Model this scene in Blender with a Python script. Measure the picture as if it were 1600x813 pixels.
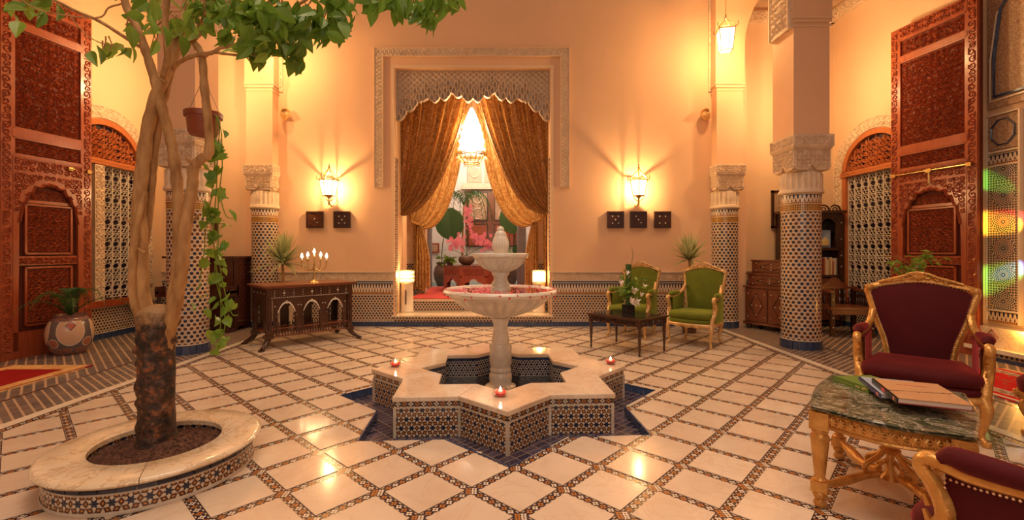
import bpy, bmesh, math, random
from math import sin, cos, pi, sqrt, atan2, hypot, radians
from mathutils import Vector, Matrix
random.seed(7)
for o in list(bpy.data.objects): bpy.data.objects.remove(o)
SC = bpy.context.scene
COL = SC.collection

# ---------------------------------------------------------------- camera
F = 720.0; CX = 789.0; CY = 391.0; HC = 1.4          # fitted from the paving grid
cam = bpy.data.objects.new('camera', bpy.data.cameras.new('camera'))
COL.objects.link(cam)
cam.location = (0, 0, HC); cam.rotation_euler = (pi/2, 0, 0)
cam.data.sensor_width = 36; cam.data.lens = 36*F/1600
cam.data.shift_x = (800-CX)/1600; cam.data.shift_y = -(406.5-CY)/1600
cam.data.clip_end = 100
SC.camera = cam

# ---------------------------------------------------------------- world, light, exposure
W = bpy.data.worlds.new('evening_sky'); SC.world = W; W.use_nodes = True
W.node_tree.nodes['Background'].inputs[0].default_value = (1.0, .70, .55, 1)
W.node_tree.nodes['Background'].inputs[1].default_value = .31
SC.view_settings.view_transform = 'Standard'; SC.view_settings.look = 'None'
SC.view_settings.gamma = 1; SC.view_settings.use_curve_mapping = False
SC.view_settings.exposure = 0.0
WARM = (1, .60, .24); WARM2 = (1, .68, .32)
LP = dict(sconce=92, lantern=150, gallery=180, chandelier=230, post=9, alcove=230, candle=1.5, fill=88)

def light(name, loc, power, color=WARM, r=.06, kind='POINT', parent=None, **kw):
    d = bpy.data.lights.new(name, kind); d.energy = power; d.color = color
    if kind == 'POINT': d.shadow_soft_size = r
    for k, v in kw.items(): setattr(d, k, v)
    o = bpy.data.objects.new(name, d); COL.objects.link(o); o.location = loc
    if parent: o.parent = parent
    return o

# large soft fill lights, added high over the open court and behind the viewer
f1 = light('court_fill', (0, 2.2, 8.6), LP['fill']*2.2, (1, .74, .54), kind='AREA', size=5.0, shape='SQUARE', spread=radians(105))
f2 = light('entrance_fill', (0, -3.0, 3.6), LP['fill']*1.1, (1, .74, .54), kind='AREA', size=3.5, shape='SQUARE')
f2.rotation_euler = (radians(78), 0, 0)

def at(px, py, Y):
    return Vector(((px-CX)*Y/F, Y, HC-(py-CY)*Y/F))
def gp(px, py, z=0.0):
    Y = F*(HC-z)/(py-CY); return Vector(((px-CX)*Y/F, Y, z))

# ---------------------------------------------------------------- object helpers
def link(o, parent=None):
    COL.objects.link(o)
    if parent is not None: o.parent = parent
    return o
def tag(o, label=None, cat=None, group=None, kind=None):
    if label: o['label'] = label
    if cat: o['category'] = cat
    if group: o['group'] = group
    if kind: o['kind'] = kind
    return o
def thing(name, label, cat, loc=(0, 0, 0), rz=0, group=None, kind=None):
    o = bpy.data.objects.new(name, None); o.empty_display_size = .1
    COL.objects.link(o); o.location = loc; o.rotation_euler = (0, 0, rz)
    return tag(o, label, cat, group, kind)
def copy_tree(o, parent=None):
    c = o.copy(); COL.objects.link(c); c.parent = parent
    for ch in list(o.children): copy_tree(ch, c)
    return c

class MB:
    """collects faces (with uv in metres) and links them as one mesh object"""
    def __init__(s): s.v = []; s.f = []; s.uv = []; s.M = None
    def vert(s, p):
        p = Vector(p)
        if s.M is not None: p = s.M @ p
        s.v.append(p); return len(s.v)-1
    def face(s, pts, uvs=None):
        i = [s.vert(p) for p in pts]; s.f.append(i)
        if uvs is None:
            n = Vector((0, 0, 0)); q = [Vector(p) for p in pts]
            for k in range(len(q)): n += q[k].cross(q[(k+1) % len(q)])
            a = max(range(3), key=lambda k: abs(n[k]))
            uvs = [(p[1], p[2]) if a == 0 else ((p[0], p[2]) if a == 1 else (p[0], p[1])) for p in q]
        s.uv.append(uvs)
    def box(s, c, d, rz=0, taper=1.0):
        x, y, z = c; a, b, h = d[0]/2, d[1]/2, d[2]/2
        P = []
        for k, zz in enumerate((-h, h)):
            t = taper if k == 1 else 1
            for sx, sy in ((-1, -1), (1, -1), (1, 1), (-1, 1)):
                px, py = sx*a*t, sy*b*t
                P.append((x+px*cos(rz)-py*sin(rz), y+px*sin(rz)+py*cos(rz), z+zz))
        for f in ((3, 2, 1, 0), (4, 5, 6, 7), (0, 1, 5, 4), (1, 2, 6, 5), (2, 3, 7, 6), (3, 0, 4, 7)):
            s.face([P[i] for i in f])
        return s
    def lathe(s, prof, n=32, c=(0, 0), a0=0, a1=2*pi, mod=None, ur=None, cap=True):
        """prof: list of (r,z); mod(r,z,theta)->r"""
        R = ur or max(r for r, z in prof)
        full = abs(a1-a0-2*pi) < 1e-6
        rows = []; vv = 0; base = len(s.v)
        lens = [0]
        for k in range(1, len(prof)): lens.append(lens[-1]+hypot(prof[k][0]-prof[k-1][0], prof[k][1]-prof[k-1][1]))
        m = n+(0 if full else 1)
        for r, z in prof:
            for j in range(m):
                t = a0+(a1-a0)*j/n
                rr = mod(r, z, t) if mod else r
                s.vert((c[0]+rr*cos(t), c[1]+rr*sin(t), z))
        for k in range(len(prof)-1):
            for j in range(n):
                j2 = (j+1) % m
                s.f.append([base+k*m+j, base+k*m+j2, base+(k+1)*m+j2, base+(k+1)*m+j])
                u0 = R*(a0+(a1-a0)*j/n); u1 = R*(a0+(a1-a0)*(j+1)/n)
                z0 = prof[k][1] if abs(prof[k][1]-prof[k+1][1]) > 1e-4 else lens[k]
                z1 = prof[k+1][1] if abs(prof[k][1]-prof[k+1][1]) > 1e-4 else lens[k+1]
                s.uv.append([(u0, z0), (u1, z0), (u1, z1), (u0, z1)])
        if cap and full:
            for k, rev in ((0, True), (len(prof)-1, False)):
                if prof[k][0] > 1e-4:
                    idx = [base+k*m+j for j in range(m)]
                    if rev: idx = idx[::-1]
                    s.f.append(idx); s.uv.append([(s.v[i].x, s.v[i].y) for i in idx])
        return s
    def tube(s, pts, r, n=6, cap=True, flat=1.0):
        pts = [Vector(p) for p in pts]
        if len(pts) < 2: return s
        R = r if isinstance(r, (list, tuple)) else [r]*len(pts)
        base = len(s.v); L = 0
        up = Vector((0, 0, 1)); prev = None; Ls = []
        for i, p in enumerate(pts):
            t = (pts[min(i+1, len(pts)-1)]-pts[max(i-1, 0)])
            if t.length < 1e-9: t = Vector((0, 0, 1))
            t.normalize()
            if prev is None:
                a = t.orthogonal().normalized()
            else:
                a = prev-t*prev.dot(t)
                a = a.normalized() if a.length > 1e-6 else t.orthogonal().normalized()
            prev = a; b = t.cross(a)
            if i: L += (pts[i]-pts[i-1]).length
            Ls.append(L)
            for j in range(n):
                th = 2*pi*j/n
                s.vert(p+(a*cos(th)+b*sin(th)*flat)*R[i])
        for i in range(len(pts)-1):
            for j in range(n):
                j2 = (j+1) % n
                s.f.append([base+i*n+j, base+i*n+j2, base+(i+1)*n+j2, base+(i+1)*n+j])
                u = 2*pi*max(R)
                s.uv.append([(u*j/n, Ls[i]), (u*(j+1)/n, Ls[i]), (u*(j+1)/n, Ls[i+1]), (u*j/n, Ls[i+1])])
        if cap:
            for i, rev in ((0, True), (len(pts)-1, False)):
                idx = [base+i*n+j for j in range(n)]
                if rev: idx = idx[::-1]
                s.f.append(idx); s.uv.append([(0, 0)]*n)
        return s
    def prism(s, poly, z0, z1, bottom=False):
        """convex or simple ccw xy polygon"""
        n = len(poly)
        s.face([(x, y, z1) for x, y in poly])
        if bottom: s.face([(x, y, z0) for x, y in reversed(poly)])
        L = 0
        for i in range(n):
            a = poly[i]; b = poly[(i+1) % n]; l = hypot(b[0]-a[0], b[1]-a[1])
            s.face([(a[0], a[1], z0), (b[0], b[1], z0), (b[0], b[1], z1), (a[0], a[1], z1)],
                   [(L, z0), (L+l, z0), (L+l, z1), (L, z1)]); L += l
        return s
    def plate(s, xs, lo, hi, y0, y1):
        """board in the xz plane between curves lo(x) and hi(x); front y0, back y1"""
        for a, b in zip(xs[:-1], xs[1:]):
            e = 1e-5
            la, lb, ha, hb = lo(a+e), lo(b-e), hi(a+e), hi(b-e)
            if ha-la < 1e-5 and hb-lb < 1e-5: continue
            s.face([(a, y0, la), (b, y0, lb), (b, y0, hb), (a, y0, ha)])
            s.face([(a, y1, ha), (b, y1, hb), (b, y1, lb), (a, y1, la)])
            s.face([(a, y0, ha), (b, y0, hb), (b, y1, hb), (a, y1, ha)])
            s.face([(a, y1, la), (b, y1, lb), (b, y0, lb), (a, y0, la)])
        for x, sg in ((xs[0], 1), (xs[-1], -1)):
            e = 1e-5*sg
            if hi(x+e)-lo(x+e) > 1e-5:
                q = [(x, y0, lo(x+e)), (x, y0, hi(x+e)), (x, y1, hi(x+e)), (x, y1, lo(x+e))]
                s.face(q if sg > 0 else q[::-1])
        return s
    def ribbon(s, pts, w, h, fn):
        """raised triangular ridge along 2-d pts, mapped by fn(u,v,height)"""
        n = len(pts)
        if n < 2: return
        L = []; C = []; R_ = []
        for i, (x, y) in enumerate(pts):
            a = pts[max(i-1, 0)]; b = pts[min(i+1, n-1)]
            tx, ty = b[0]-a[0], b[1]-a[1]; l = hypot(tx, ty) or 1
            ww = w*(.35+.65*sin(pi*min(1, (i+.6)/n*1.0)))
            nx, ny = -ty/l*ww, tx/l*ww
            L.append(fn(x+nx, y+ny, 0)); C.append(fn(x, y, h)); R_.append(fn(x-nx, y-ny, 0))
        b = len(s.v)
        for i in range(n):
            s.vert(L[i]); s.vert(C[i]); s.vert(R_[i])
        for i in range(n-1):
            k = b+3*i
            s.f.append([k, k+1, k+4, k+3]); s.f.append([k+1, k+2, k+5, k+4])
            s.uv += [[(pts[i][0], pts[i][1])]*4]*2
    def build(s, name, mat, parent=None, smooth=False, weld=False):
        me = bpy.data.meshes.new(name)
        me.from_pydata([tuple(v) for v in s.v], [], s.f)
        uvl = me.uv_layers.new(name='UVMap')
        flat = [c for fu in s.uv for p in fu for c in p]
        if len(flat) == len(uvl.data)*2: uvl.data.foreach_set('uv', flat)
        if weld:
            bm = bmesh.new(); bm.from_mesh(me)
            bmesh.ops.remove_doubles(bm, verts=bm.verts, dist=1e-5)
            bmesh.ops.recalc_face_normals(bm, faces=bm.faces)
            bm.to_mesh(me); bm.free()
        if smooth is True:
            me.polygons.foreach_set('use_smooth', [True]*len(me.polygons))
            if weld is not None:
                try: me.set_sharp_from_angle(angle=radians(48))
                except Exception: pass
        me.materials.append(mat); me.update()
        o = bpy.data.objects.new(name, me); link(o, parent)
        return o

def linsp(a, b, n): return [a+(b-a)*i/(n-1) for i in range(n)]
def bez(P, n=16):
    out = []
    m = len(P)-1
    for k in range(n+1):
        t = k/n; q = [Vector(p) for p in P]
        for r in range(m):
            q = [q[i].lerp(q[i+1], t) for i in range(len(q)-1)]
        out.append(q[0])
    return out
def spline(P, n=6):
    """catmull-rom through points"""
    P = [Vector(p) for p in P]; out = []
    for i in range(len(P)-1):
        p0 = P[max(i-1, 0)]; p1 = P[i]; p2 = P[i+1]; p3 = P[min(i+2, len(P)-1)]
        for k in range(n):
            t = k/n
            out.append(.5*((2*p1)+(p2-p0)*t+(2*p0-5*p1+4*p2-p3)*t*t+(3*p1-p0-3*p2+p3)*t**3))
    out.append(P[-1]); return out

def carve(mb, x0, x1, z0, z1, fn, cell=.09, w=.012, h=.014, mirror=True, seed=1, turns=1.35, keep=None):
    """fills a rectangle with mirrored scrolls and leaf tips (carved arabesque)"""
    rnd = random.Random(seed); cx = (x0+x1)/2
    nx = max(1, round(((x1-x0)/(2 if mirror else 1))/cell)); nz = max(1, round((z1-z0)/cell))
    dx = ((x1-x0)/(2 if mirror else 1))/nx; dz = (z1-z0)/nz
    for j in range(nz):
        for i in range(nx):
            a = x0+(i+.5)*dx+rnd.uniform(-.12, .12)*dx; b = z0+(j+.5)*dz+rnd.uniform(-.12, .12)*dz
            R = .56*min(dx, dz)*rnd.uniform(.9, 1.12); sg = 1 if (i+j) % 2 else -1
            ph = rnd.choice((0, pi/2, pi, -pi/2))+rnd.uniform(-.5, .5)
            segs = 9
            sp = []
            for k in range(segs+1):
                t = k/segs; r = R*(1-.82*t); th = ph+sg*turns*2*pi*t
                sp.append((a+r*cos(th), b+r*sin(th)))
            th = ph; tail = []
            for k in range(4):
                q = k/3; tail.append((a+R*cos(th)+q*R*1.1*sin(th)*sg+q*q*R*.35*cos(th), b+R*sin(th)-q*R*1.1*cos(th)*sg+q*q*R*.35*sin(th)))
            for poly in (sp, tail):
                for m in ((0, 1) if mirror else (0,)):
                    pts = [((2*cx-x) if m else x, z) for x, z in poly]
                    pts = [(min(max(x, x0+w), x1-w), min(max(z, z0+w), z1-w)) for x, z in pts]
                    if keep and not all(keep(x, z) for x, z in pts): continue
                    mb.ribbon(pts, w, h, fn)
# ---------------------------------------------------------------- materials
class NG:
    def __init__(s, name):
        s.m = bpy.data.materials.new(name); s.m.use_nodes = True
        s.t = s.m.node_tree; s.b = s.t.nodes['Principled BSDF']; s.c = {}
    def node(s, typ, **kw):
        n = s.t.nodes.new(typ)
        for k, v in kw.items(): setattr(n, k, v)
        return n
    def put(s, sock, v):
        if isinstance(v, bpy.types.NodeSocket): s.t.links.new(v, sock)
        elif isinstance(v, (tuple, list)) and len(v) == 3 and sock.type == 'RGBA': sock.default_value = (*v, 1)
        else: sock.default_value = v
    def m_(s, op, a, b=None, c=None):
        n = s.node('ShaderNodeMath', operation=op)
        s.put(n.inputs[0], a)
        if b is not None: s.put(n.inputs[1], b)
        if c is not None: s.put(n.inputs[2], c)
        return n.outputs[0]
    def coord(s, kind='UV'):
        if kind not in s.c:
            n = s.node('ShaderNodeTexCoord'); s.c[kind] = n.outputs[kind]
        return s.c[kind]
    def xyz(s, v):
        n = s.node('ShaderNodeSeparateXYZ'); s.put(n.inputs[0], v); return n.outputs
    def comb(s, x, y, z=0.0):
        n = s.node('ShaderNodeCombineXYZ')
        for i, q in enumerate((x, y, z)): s.put(n.inputs[i], q)
        return n.outputs[0]
    def mix(s, f, a, b):
        n = s.node('ShaderNodeMix', data_type='RGBA')
        s.put(n.inputs[0], f); s.put(n.inputs[6], a); s.put(n.inputs[7], b); return n.outputs[2]
    def noise(s, vec, scale, detail=4, rough=.5, dist=0.0, out=0):
        n = s.node('ShaderNodeTexNoise'); s.put(n.inputs['Vector'], vec)
        n.inputs['Scale'].default_value = scale; n.inputs['Detail'].default_value = detail
        n.inputs['Roughness'].default_value = rough; n.inputs['Distortion'].default_value = dist
        return n.outputs[out]
    def white(s, vec):
        n = s.node('ShaderNodeTexWhiteNoise', noise_dimensions='3D'); s.put(n.inputs['Vector'], vec); return n.outputs[0]
    def ramp(s, f, stops):
        n = s.node('ShaderNodeValToRGB'); s.put(n.inputs[0], f)
        e = n.color_ramp.elements
        while len(e) < len(stops): e.new(.5)
        for el, (p, c) in zip(e, stops): el.position = p; el.color = (*c, 1)
        return n.outputs[0]
    def lt(s, a, b): return s.m_('LESS_THAN', a, b)
    def gt(s, a, b): return s.m_('GREATER_THAN', a, b)
    def rnd(s):
        return s.node('ShaderNodeObjectInfo').outputs['Random']
    def bump(s, h, strength=.3, dist=.01):
        n = s.node('ShaderNodeBump'); n.inputs['Strength'].default_value = strength
        n.inputs['Distance'].default_value = dist; s.put(n.inputs['Height'], h)
        s.put(s.b.inputs['Normal'], n.outputs[0]); return s
    def out(s, col=None, rough=None, metal=None, spec=None, **kw):
        if col is not None: s.put(s.b.inputs['Base Color'], col)
        if rough is not None: s.put(s.b.inputs['Roughness'], rough)
        if metal is not None: s.b.inputs['Metallic'].default_value = metal
        if spec is not None: s.b.inputs['Specular IOR Level'].default_value = spec
        for k, v in kw.items(): s.put(s.b.inputs[k.replace('_', ' ')], v)
        return s.m

def noisy(name, c1, c2, scale=6, rough=.6, metal=0, bump=0, bscale=None, spec=None, coord='Object', detail=4, **kw):
    g = NG(name); o = g.coord(coord)
    f = g.noise(o, scale, detail)
    col = g.mix(g.m_('MULTIPLY_ADD', f, 2.2, -.6), c1, c2)
    if bump: g.bump(g.noise(o, bscale or scale*3, 4), bump, .01)
    return g.out(col, rough, metal, spec, **kw)

IVORY = (.66, .52, .38); NAVY = (.018, .022, .05); BROWN = (.10, .035, .018); OCHRE = (.62, .24, .05); BLUE = (.03, .055, .15)

def zel_lattice(name, p=.070, q=.053, a=.0215, blue=.52, ivory=IVORY, c1=BROWN, c2=NAVY):
    g = NG(name); x, y, _ = g.xyz(g.coord('UV'))
    v = g.m_('DIVIDE', y, q); row = g.m_('FLOOR', v)
    off = g.m_('MULTIPLY', g.m_('MODULO', g.m_('ABSOLUTE', row), 2.0), .5)
    u = g.m_('ADD', g.m_('DIVIDE', x, p), off)
    fx = g.m_('MULTIPLY', g.m_('ABSOLUTE', g.m_('SUBTRACT', g.m_('FRACT', u), .5)), p)
    fy = g.m_('MULTIPLY', g.m_('ABSOLUTE', g.m_('SUBTRACT', g.m_('FRACT', v), .5)), q)
    d = g.m_('MAXIMUM', g.m_('MAXIMUM', fx, fy), g.m_('MULTIPLY', g.m_('ADD', fx, fy), .72))
    dot = g.lt(d, a)
    h = g.white(g.comb(g.m_('FLOOR', u), row, 1.0))
    dc = g.mix(g.lt(h, blue), c1, c2)
    fx2 = g.m_('SUBTRACT', p/2, fx)
    small = g.lt(g.m_('ADD', fx2, fy), .0085)
    ring = g.m_('MULTIPLY', g.gt(d, a+.004), g.lt(d, a+.0065))
    tone = g.mix(g.white(g.comb(g.m_('FLOOR', g.m_('MULTIPLY', u, 2.0)), g.m_('FLOOR', g.m_('MULTIPLY', v, 2.0)), 3.0)), ivory, tuple(c*.78 for c in ivory))
    col = g.mix(dot, tone, dc); col = g.mix(small, col, OCHRE)
    col = g.mix(g.m_('MULTIPLY', ring, .55), col, (.25, .12, .06))
    g.bump(g.m_('ADD', dot, small), .25, .003)
    return g.out(col, .22, spec=.5)

def zel_triangles(name, p=.052):
    """frieze of dark teeth over a row of small diamonds; UV v runs 0..1 over its height"""
    g = NG(name); x, t, _ = g.xyz(g.coord('UV'))
    fx = g.m_('ABSOLUTE', g.m_('SUBTRACT', g.m_('FRACT', g.m_('DIVIDE', x, p)), .5))
    up = g.m_('MULTIPLY', g.gt(t, .52), g.lt(fx, g.m_('MULTIPLY_ADD', t, .42, -.10)))
    dn = g.m_('MULTIPLY', g.lt(t, .56), g.lt(g.m_('SUBTRACT', .5, fx), g.m_('MULTIPLY_ADD', g.m_('SUBTRACT', .62, t), .62, -.02)))
    dn = g.m_('MULTIPLY', dn, g.gt(t, .22))
    c = g.mix(up, IVORY, NAVY); c = g.mix(dn, c, BROWN)
    c = g.mix(g.gt(t, .88), c, NAVY); c = g.mix(g.gt(t, .95), c, IVORY)
    dm = g.m_('MULTIPLY', g.lt(t, .18), g.gt(t, .04))
    c = g.mix(dm, c, g.mix(g.lt(g.m_('FRACT', g.m_('DIVIDE', x, p*.5)), .5), OCHRE, BROWN))
    c = g.mix(g.lt(t, .02), c, NAVY)
    return g.out(c, .25)

def zel_rosette(name, P=.082, inner=False):
    """six-fold stars: navy star, lozenge ring, ivory ground"""
    g = NG(name); x, y, _ = g.xyz(g.coord('UV')); Q = P*sqrt(3)/2
    def cell(ox, oy):
        fx = g.m_('MULTIPLY', g.m_('SUBTRACT', g.m_('FRACT', g.m_('ADD', g.m_('DIVIDE', x, P), ox)), .5), P)
        fy = g.m_('MULTIPLY', g.m_('SUBTRACT', g.m_('FRACT', g.m_('ADD', g.m_('DIVIDE', y, 2*Q), oy)), .5), 2*Q)
        return fx, fy, g.m_('ADD', g.m_('MULTIPLY', fx, fx), g.m_('MULTIPLY', fy, fy))
    a = cell(0.0, 0.0); b = cell(.5, .5); pick = g.lt(a[2], b[2])
    lx = g.m_('ADD', g.m_('MULTIPLY', a[0], pick), g.m_('MULTIPLY', b[0], g.m_('SUBTRACT', 1.0, pick)))
    ly = g.m_('ADD', g.m_('MULTIPLY', a[1], pick), g.m_('MULTIPLY', b[1], g.m_('SUBTRACT', 1.0, pick)))
    r = g.m_('SQRT', g.m_('MINIMUM', a[2], b[2])); th = g.m_('ARCTAN2', ly, lx)
    w = pi/3
    tf = g.m_('SUBTRACT', g.m_('MULTIPLY', g.m_('FRACT', g.m_('ADD', g.m_('DIVIDE', th, w), .5)), w), w/2)
    xx = g.m_('MULTIPLY', r, g.m_('COSINE', tf)); yy = g.m_('ABSOLUTE', g.m_('MULTIPLY', r, g.m_('SINE', tf)))
    star = g.lt(r, g.m_('MULTIPLY_ADD', g.m_('COSINE', g.m_('MULTIPLY', th, 6.0)), P*.065, P*(.235 if not inner else .27)))
    lx2 = g.m_('ABSOLUTE', g.m_('SUBTRACT', xx, P*.5))
    loz = g.lt(g.m_('ADD', g.m_('DIVIDE', lx2, P*.215), g.m_('DIVIDE', yy, P*.29)), 1.0)
    lzi = g.lt(g.m_('ADD', g.m_('DIVIDE', lx2, P*.07), g.m_('DIVIDE', yy, P*.12)), 1.0)
    c = g.mix(star, IVORY if not inner else (.66, .60, .52), NAVY)
    c = g.mix(loz, c, BROWN if not inner else (.03, .04, .09))
    if not inner: c = g.mix(lzi, c, OCHRE)
    g.bump(g.m_('ADD', star, loz), .2, .003)
    return g.out(c, .2)

def chain(g, u, v, half, p=.05):
    i = g.m_('FLOOR', g.m_('DIVIDE', u, p))
    fx = g.m_('ABSOLUTE', g.m_('MULTIPLY', g.m_('SUBTRACT', g.m_('FRACT', g.m_('DIVIDE', u, p)), .5), p))
    av = g.m_('ABSOLUTE', v)
    alt = g.lt(g.m_('MODULO', g.m_('ABSOLUTE', i), 2.0), .5)
    fl = g.mix(alt, (.46, .17, .04), (.74, .62, .48))
    d = g.m_('ADD', fx, av)
    mn = g.m_('MINIMUM', fx, av)
    cross = g.m_('MULTIPLY', g.lt(d, p*.44), g.lt(mn, p*.14))
    core = g.lt(d, p*.15)
    ed = g.m_('MULTIPLY', g.gt(av, half*.62), g.gt(fx, p*.30))
    c = g.mix(cross, (.035, .022, .03), fl); c = g.mix(core, c, (.06, .02, .015))
    c = g.mix(g.m_('MULTIPLY', ed, g.lt(av, half*.86)), c, (.62, .45, .30))
    return c
def mat_chain(name, half=.028, p=.05):
    g = NG(name); x, y, _ = g.xyz(g.coord('UV'))
    return g.out(chain(g, x, g.m_('SUBTRACT', y, 0.0), half, p), .25)

LAT_L, LAT_T, LAT_O = .3825, .8167, (-.196, 2.683); BANDW = .062
LA = (cos(LAT_T), sin(LAT_T)); LB = (sin(LAT_T), -cos(LAT_T))
def mat_floor_bands():
    g = NG('mosaic_bands'); x, y, _ = g.xyz(g.coord('Object'))
    X = g.m_('SUBTRACT', x, LAT_O[0]); Y = g.m_('SUBTRACT', y, LAT_O[1])
    a = g.m_('ADD', g.m_('MULTIPLY', X, LA[0]), g.m_('MULTIPLY', Y, LA[1]))
    b = g.m_('ADD', g.m_('MULTIPLY', X, LB[0]), g.m_('MULTIPLY', Y, LB[1]))
    def near(q): return g.m_('MULTIPLY', g.m_('SUBTRACT', g.m_('FRACT', g.m_('ADD', g.m_('DIVIDE', q, LAT_L), .5)), .5), LAT_L)
    da, db = near(a), near(b)
    c1 = chain(g, b, da, BANDW/2, LAT_L/8); c2 = chain(g, a, db, BANDW/2, LAT_L/8)
    c = g.mix(g.lt(g.m_('ABSOLUTE', da), g.m_('ABSOLUTE', db)), c2, c1)
    return g.out(c, .2)

def marble(name, c1, c2, vein, scale=2.2, rough=.12, rnd=True, vs=.5, bump=0, coat=0.0):
    g = NG(name); o = g.coord('Object')
    if rnd:
        n = g.node('ShaderNodeVectorMath', operation='ADD'); g.put(n.inputs[0], o)
        r = g.rnd(); g.put(n.inputs[1], g.comb(g.m_('MULTIPLY', r, 37.0), g.m_('MULTIPLY', r, 91.0), 0.0)); o = n.outputs[0]
    f = g.noise(o, scale, 6, .6, .6)
    v = g.m_('ABSOLUTE', g.m_('SUBTRACT', g.noise(o, scale*1.7, 5, .6, 1.2), .5))
    c = g.mix(g.m_('MULTIPLY_ADD', f, 2.4, -.7), c1, c2)
    c = g.mix(g.m_('MULTIPLY', g.lt(v, .02), vs), c, vein)
    if rnd:
        c = g.mix(g.m_('MULTIPLY', r, .22), c, tuple(q*.72 for q in c1))
    if bump: g.bump(g.noise(o, 14, 3), bump, .004)
    return g.out(c, rough, Coat_Weight=coat)

def mat_plaster(name, c, d=.9):
    g = NG(name); o = g.coord('Object')
    f = g.noise(o, 1.1, 5, .6)
    col = g.mix(g.m_('MULTIPLY_ADD', f, 1.8, -.4), tuple(q*d for q in c), c)
    g.bump(g.noise(o, 30, 3), .12, .004)
    return g.out(col, .75, spec=.25)

M = {}
M['plaster'] = mat_plaster('peach_plaster', (.80, .50, .30))
M['plaster2'] = mat_plaster('cream_plaster', (.80, .55, .34))
M['stucco'] = noisy('carved_stucco', (.62, .45, .30), (.76, .58, .40), 9, .8, bump=.35, bscale=60)
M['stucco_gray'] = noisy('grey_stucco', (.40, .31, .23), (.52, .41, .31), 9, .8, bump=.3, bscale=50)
M['lace_shadow'] = noisy('lace_hollow_shade', (.26, .20, .15), (.34, .27, .21), 12, .8)  # dark tone painting the shade of the lace hollows on flat faces
M['lace'] = noisy('lace_stucco', (.68, .50, .36), (.78, .60, .44), 12, .7)
M['marble_tile'] = marble('cream_marble_tile', (.64, .48, .35), (.80, .65, .49), (.56, .36, .22), 1.6, .12, vs=.22)
M['marble_slab'] = marble('rosy_marble_slab', (.70, .50, .34), (.84, .70, .54), (.50, .30, .18), 2.6, .08, vs=.3)
M['marble_white'] = marble('white_fountain_marble', (.62, .53, .43), (.76, .68, .57), (.46, .37, .28), 3.0, .24, rnd=False, vs=.3)
M['travertine'] = marble('golden_travertine', (.74, .55, .34), (.84, .70, .52), (.48, .27, .12), 3.2, .13)
M['col'] = zel_lattice('column_zellige')
M['dado'] = zel_lattice('dado_zellige', .058, .044, .0172, .4, c1=(.07, .028, .02))
M['tri'] = zel_triangles('pennant_zellige')
M['ros'] = zel_rosette('star_zellige')
M['rosin'] = zel_rosette('basin_zellige', .062, True)
M['chain'] = mat_chain('chain_mosaic')
M['bands'] = mat_floor_bands()
M['bluetile'] = noisy('navy_glazed_tile', (.018, .028, .07), (.05, .085, .19), 7, .18, spec=.6)
def mat_chan():
    g = NG('channel_tiles'); mp = g.node('ShaderNodeMapping'); g.put(mp.inputs[0], g.coord('Object')); mp.inputs['Rotation'].default_value = (0, 0, .82)
    x, y, _ = g.xyz(mp.outputs[0]); fx = g.m_('FRACT', g.m_('DIVIDE', x, .06)); fy = g.m_('FRACT', g.m_('DIVIDE', y, .12))
    j = g.m_('MAXIMUM', g.lt(fx, .1), g.lt(fy, .06)); h = g.white(g.comb(g.m_('FLOOR', g.m_('DIVIDE', x, .06)), g.m_('FLOOR', g.m_('DIVIDE', y, .12)), 2.0))
    c = g.mix(h, (.022, .02, .045), (.085, .065, .10)); c = g.mix(j, c, (.26, .19, .15)); g.bump(g.m_('SUBTRACT', h, j), .4, .004)
    return g.out(c, .12)
M['channel'] = mat_chan()
M['darktile'] = noisy('dark_glazed_tile', (.012, .012, .022), (.05, .045, .075), 9, .15, bump=.1)
M['grout'] = noisy('grout', (.34, .25, .18), (.42, .32, .24), 12, .8)
M['whitestone'] = noisy('white_stone_strip', (.74, .60, .44), (.84, .72, .56), 5, .18)

def mat_wood(name, c1, c2, rough=.3, sc=1.0, coat=.2):
    g = NG(name); o = g.coord('Object')
    mp = g.node('ShaderNodeMapping'); g.put(mp.inputs[0], o); mp.inputs['Scale'].default_value = (9*sc, 9*sc, 1.2*sc)
    f = g.noise(mp.outputs[0], 3, 5, .6, .8)
    c = g.mix(g.m_('MULTIPLY_ADD', f, 2.2, -.6), c1, c2)
    g.bump(f, .15, .003)
    return g.out(c, rough, Coat_Weight=coat, Coat_Roughness=.15)
M['redwood'] = mat_wood('carved_red_wood', (.235, .040, .014), (.39, .088, .028), .28)
M['redwood_deep'] = mat_wood('red_wood_ground', (.085, .014, .006), (.15, .028, .011), .75, coat=0)
M['orangewood'] = mat_wood('orange_wood', (.42, .11, .03), (.55, .17, .05), .35)
M['darkwood'] = mat_wood('dark_inlaid_wood', (.030, .010, .006), (.075, .024, .012), .25)
M['midwood'] = mat_wood('reddish_cabinet_wood', (.13, .035, .015), (.24, .07, .03), .28)
M['pianowood'] = mat_wood('mahogany', (.035, .009, .007), (.085, .02, .012), .15)
M['inlay'] = noisy('mother_of_pearl', (.62, .55, .45), (.78, .72, .62), 20, .2)
M['gilt'] = noisy('gilded_wood', (.50, .22, .045), (.78, .42, .12), 14, .30, .5, bump=.6, bscale=40)
M['gilt_pale'] = noisy('pale_gilded_wood', (.52, .28, .09), (.78, .50, .22), 14, .36, .35, bump=.5, bscale=40)
M['brass'] = noisy('aged_brass', (.42, .27, .09), (.62, .42, .15), 12, .35, .9)
M['iron'] = noisy('cream_painted_iron', (.54, .44, .34), (.68, .57, .45), 10, .45)
M['nail'] = noisy('brass_nail_trim', (.55, .30, .16), (.70, .44, .24), 30, .4, .5)
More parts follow.
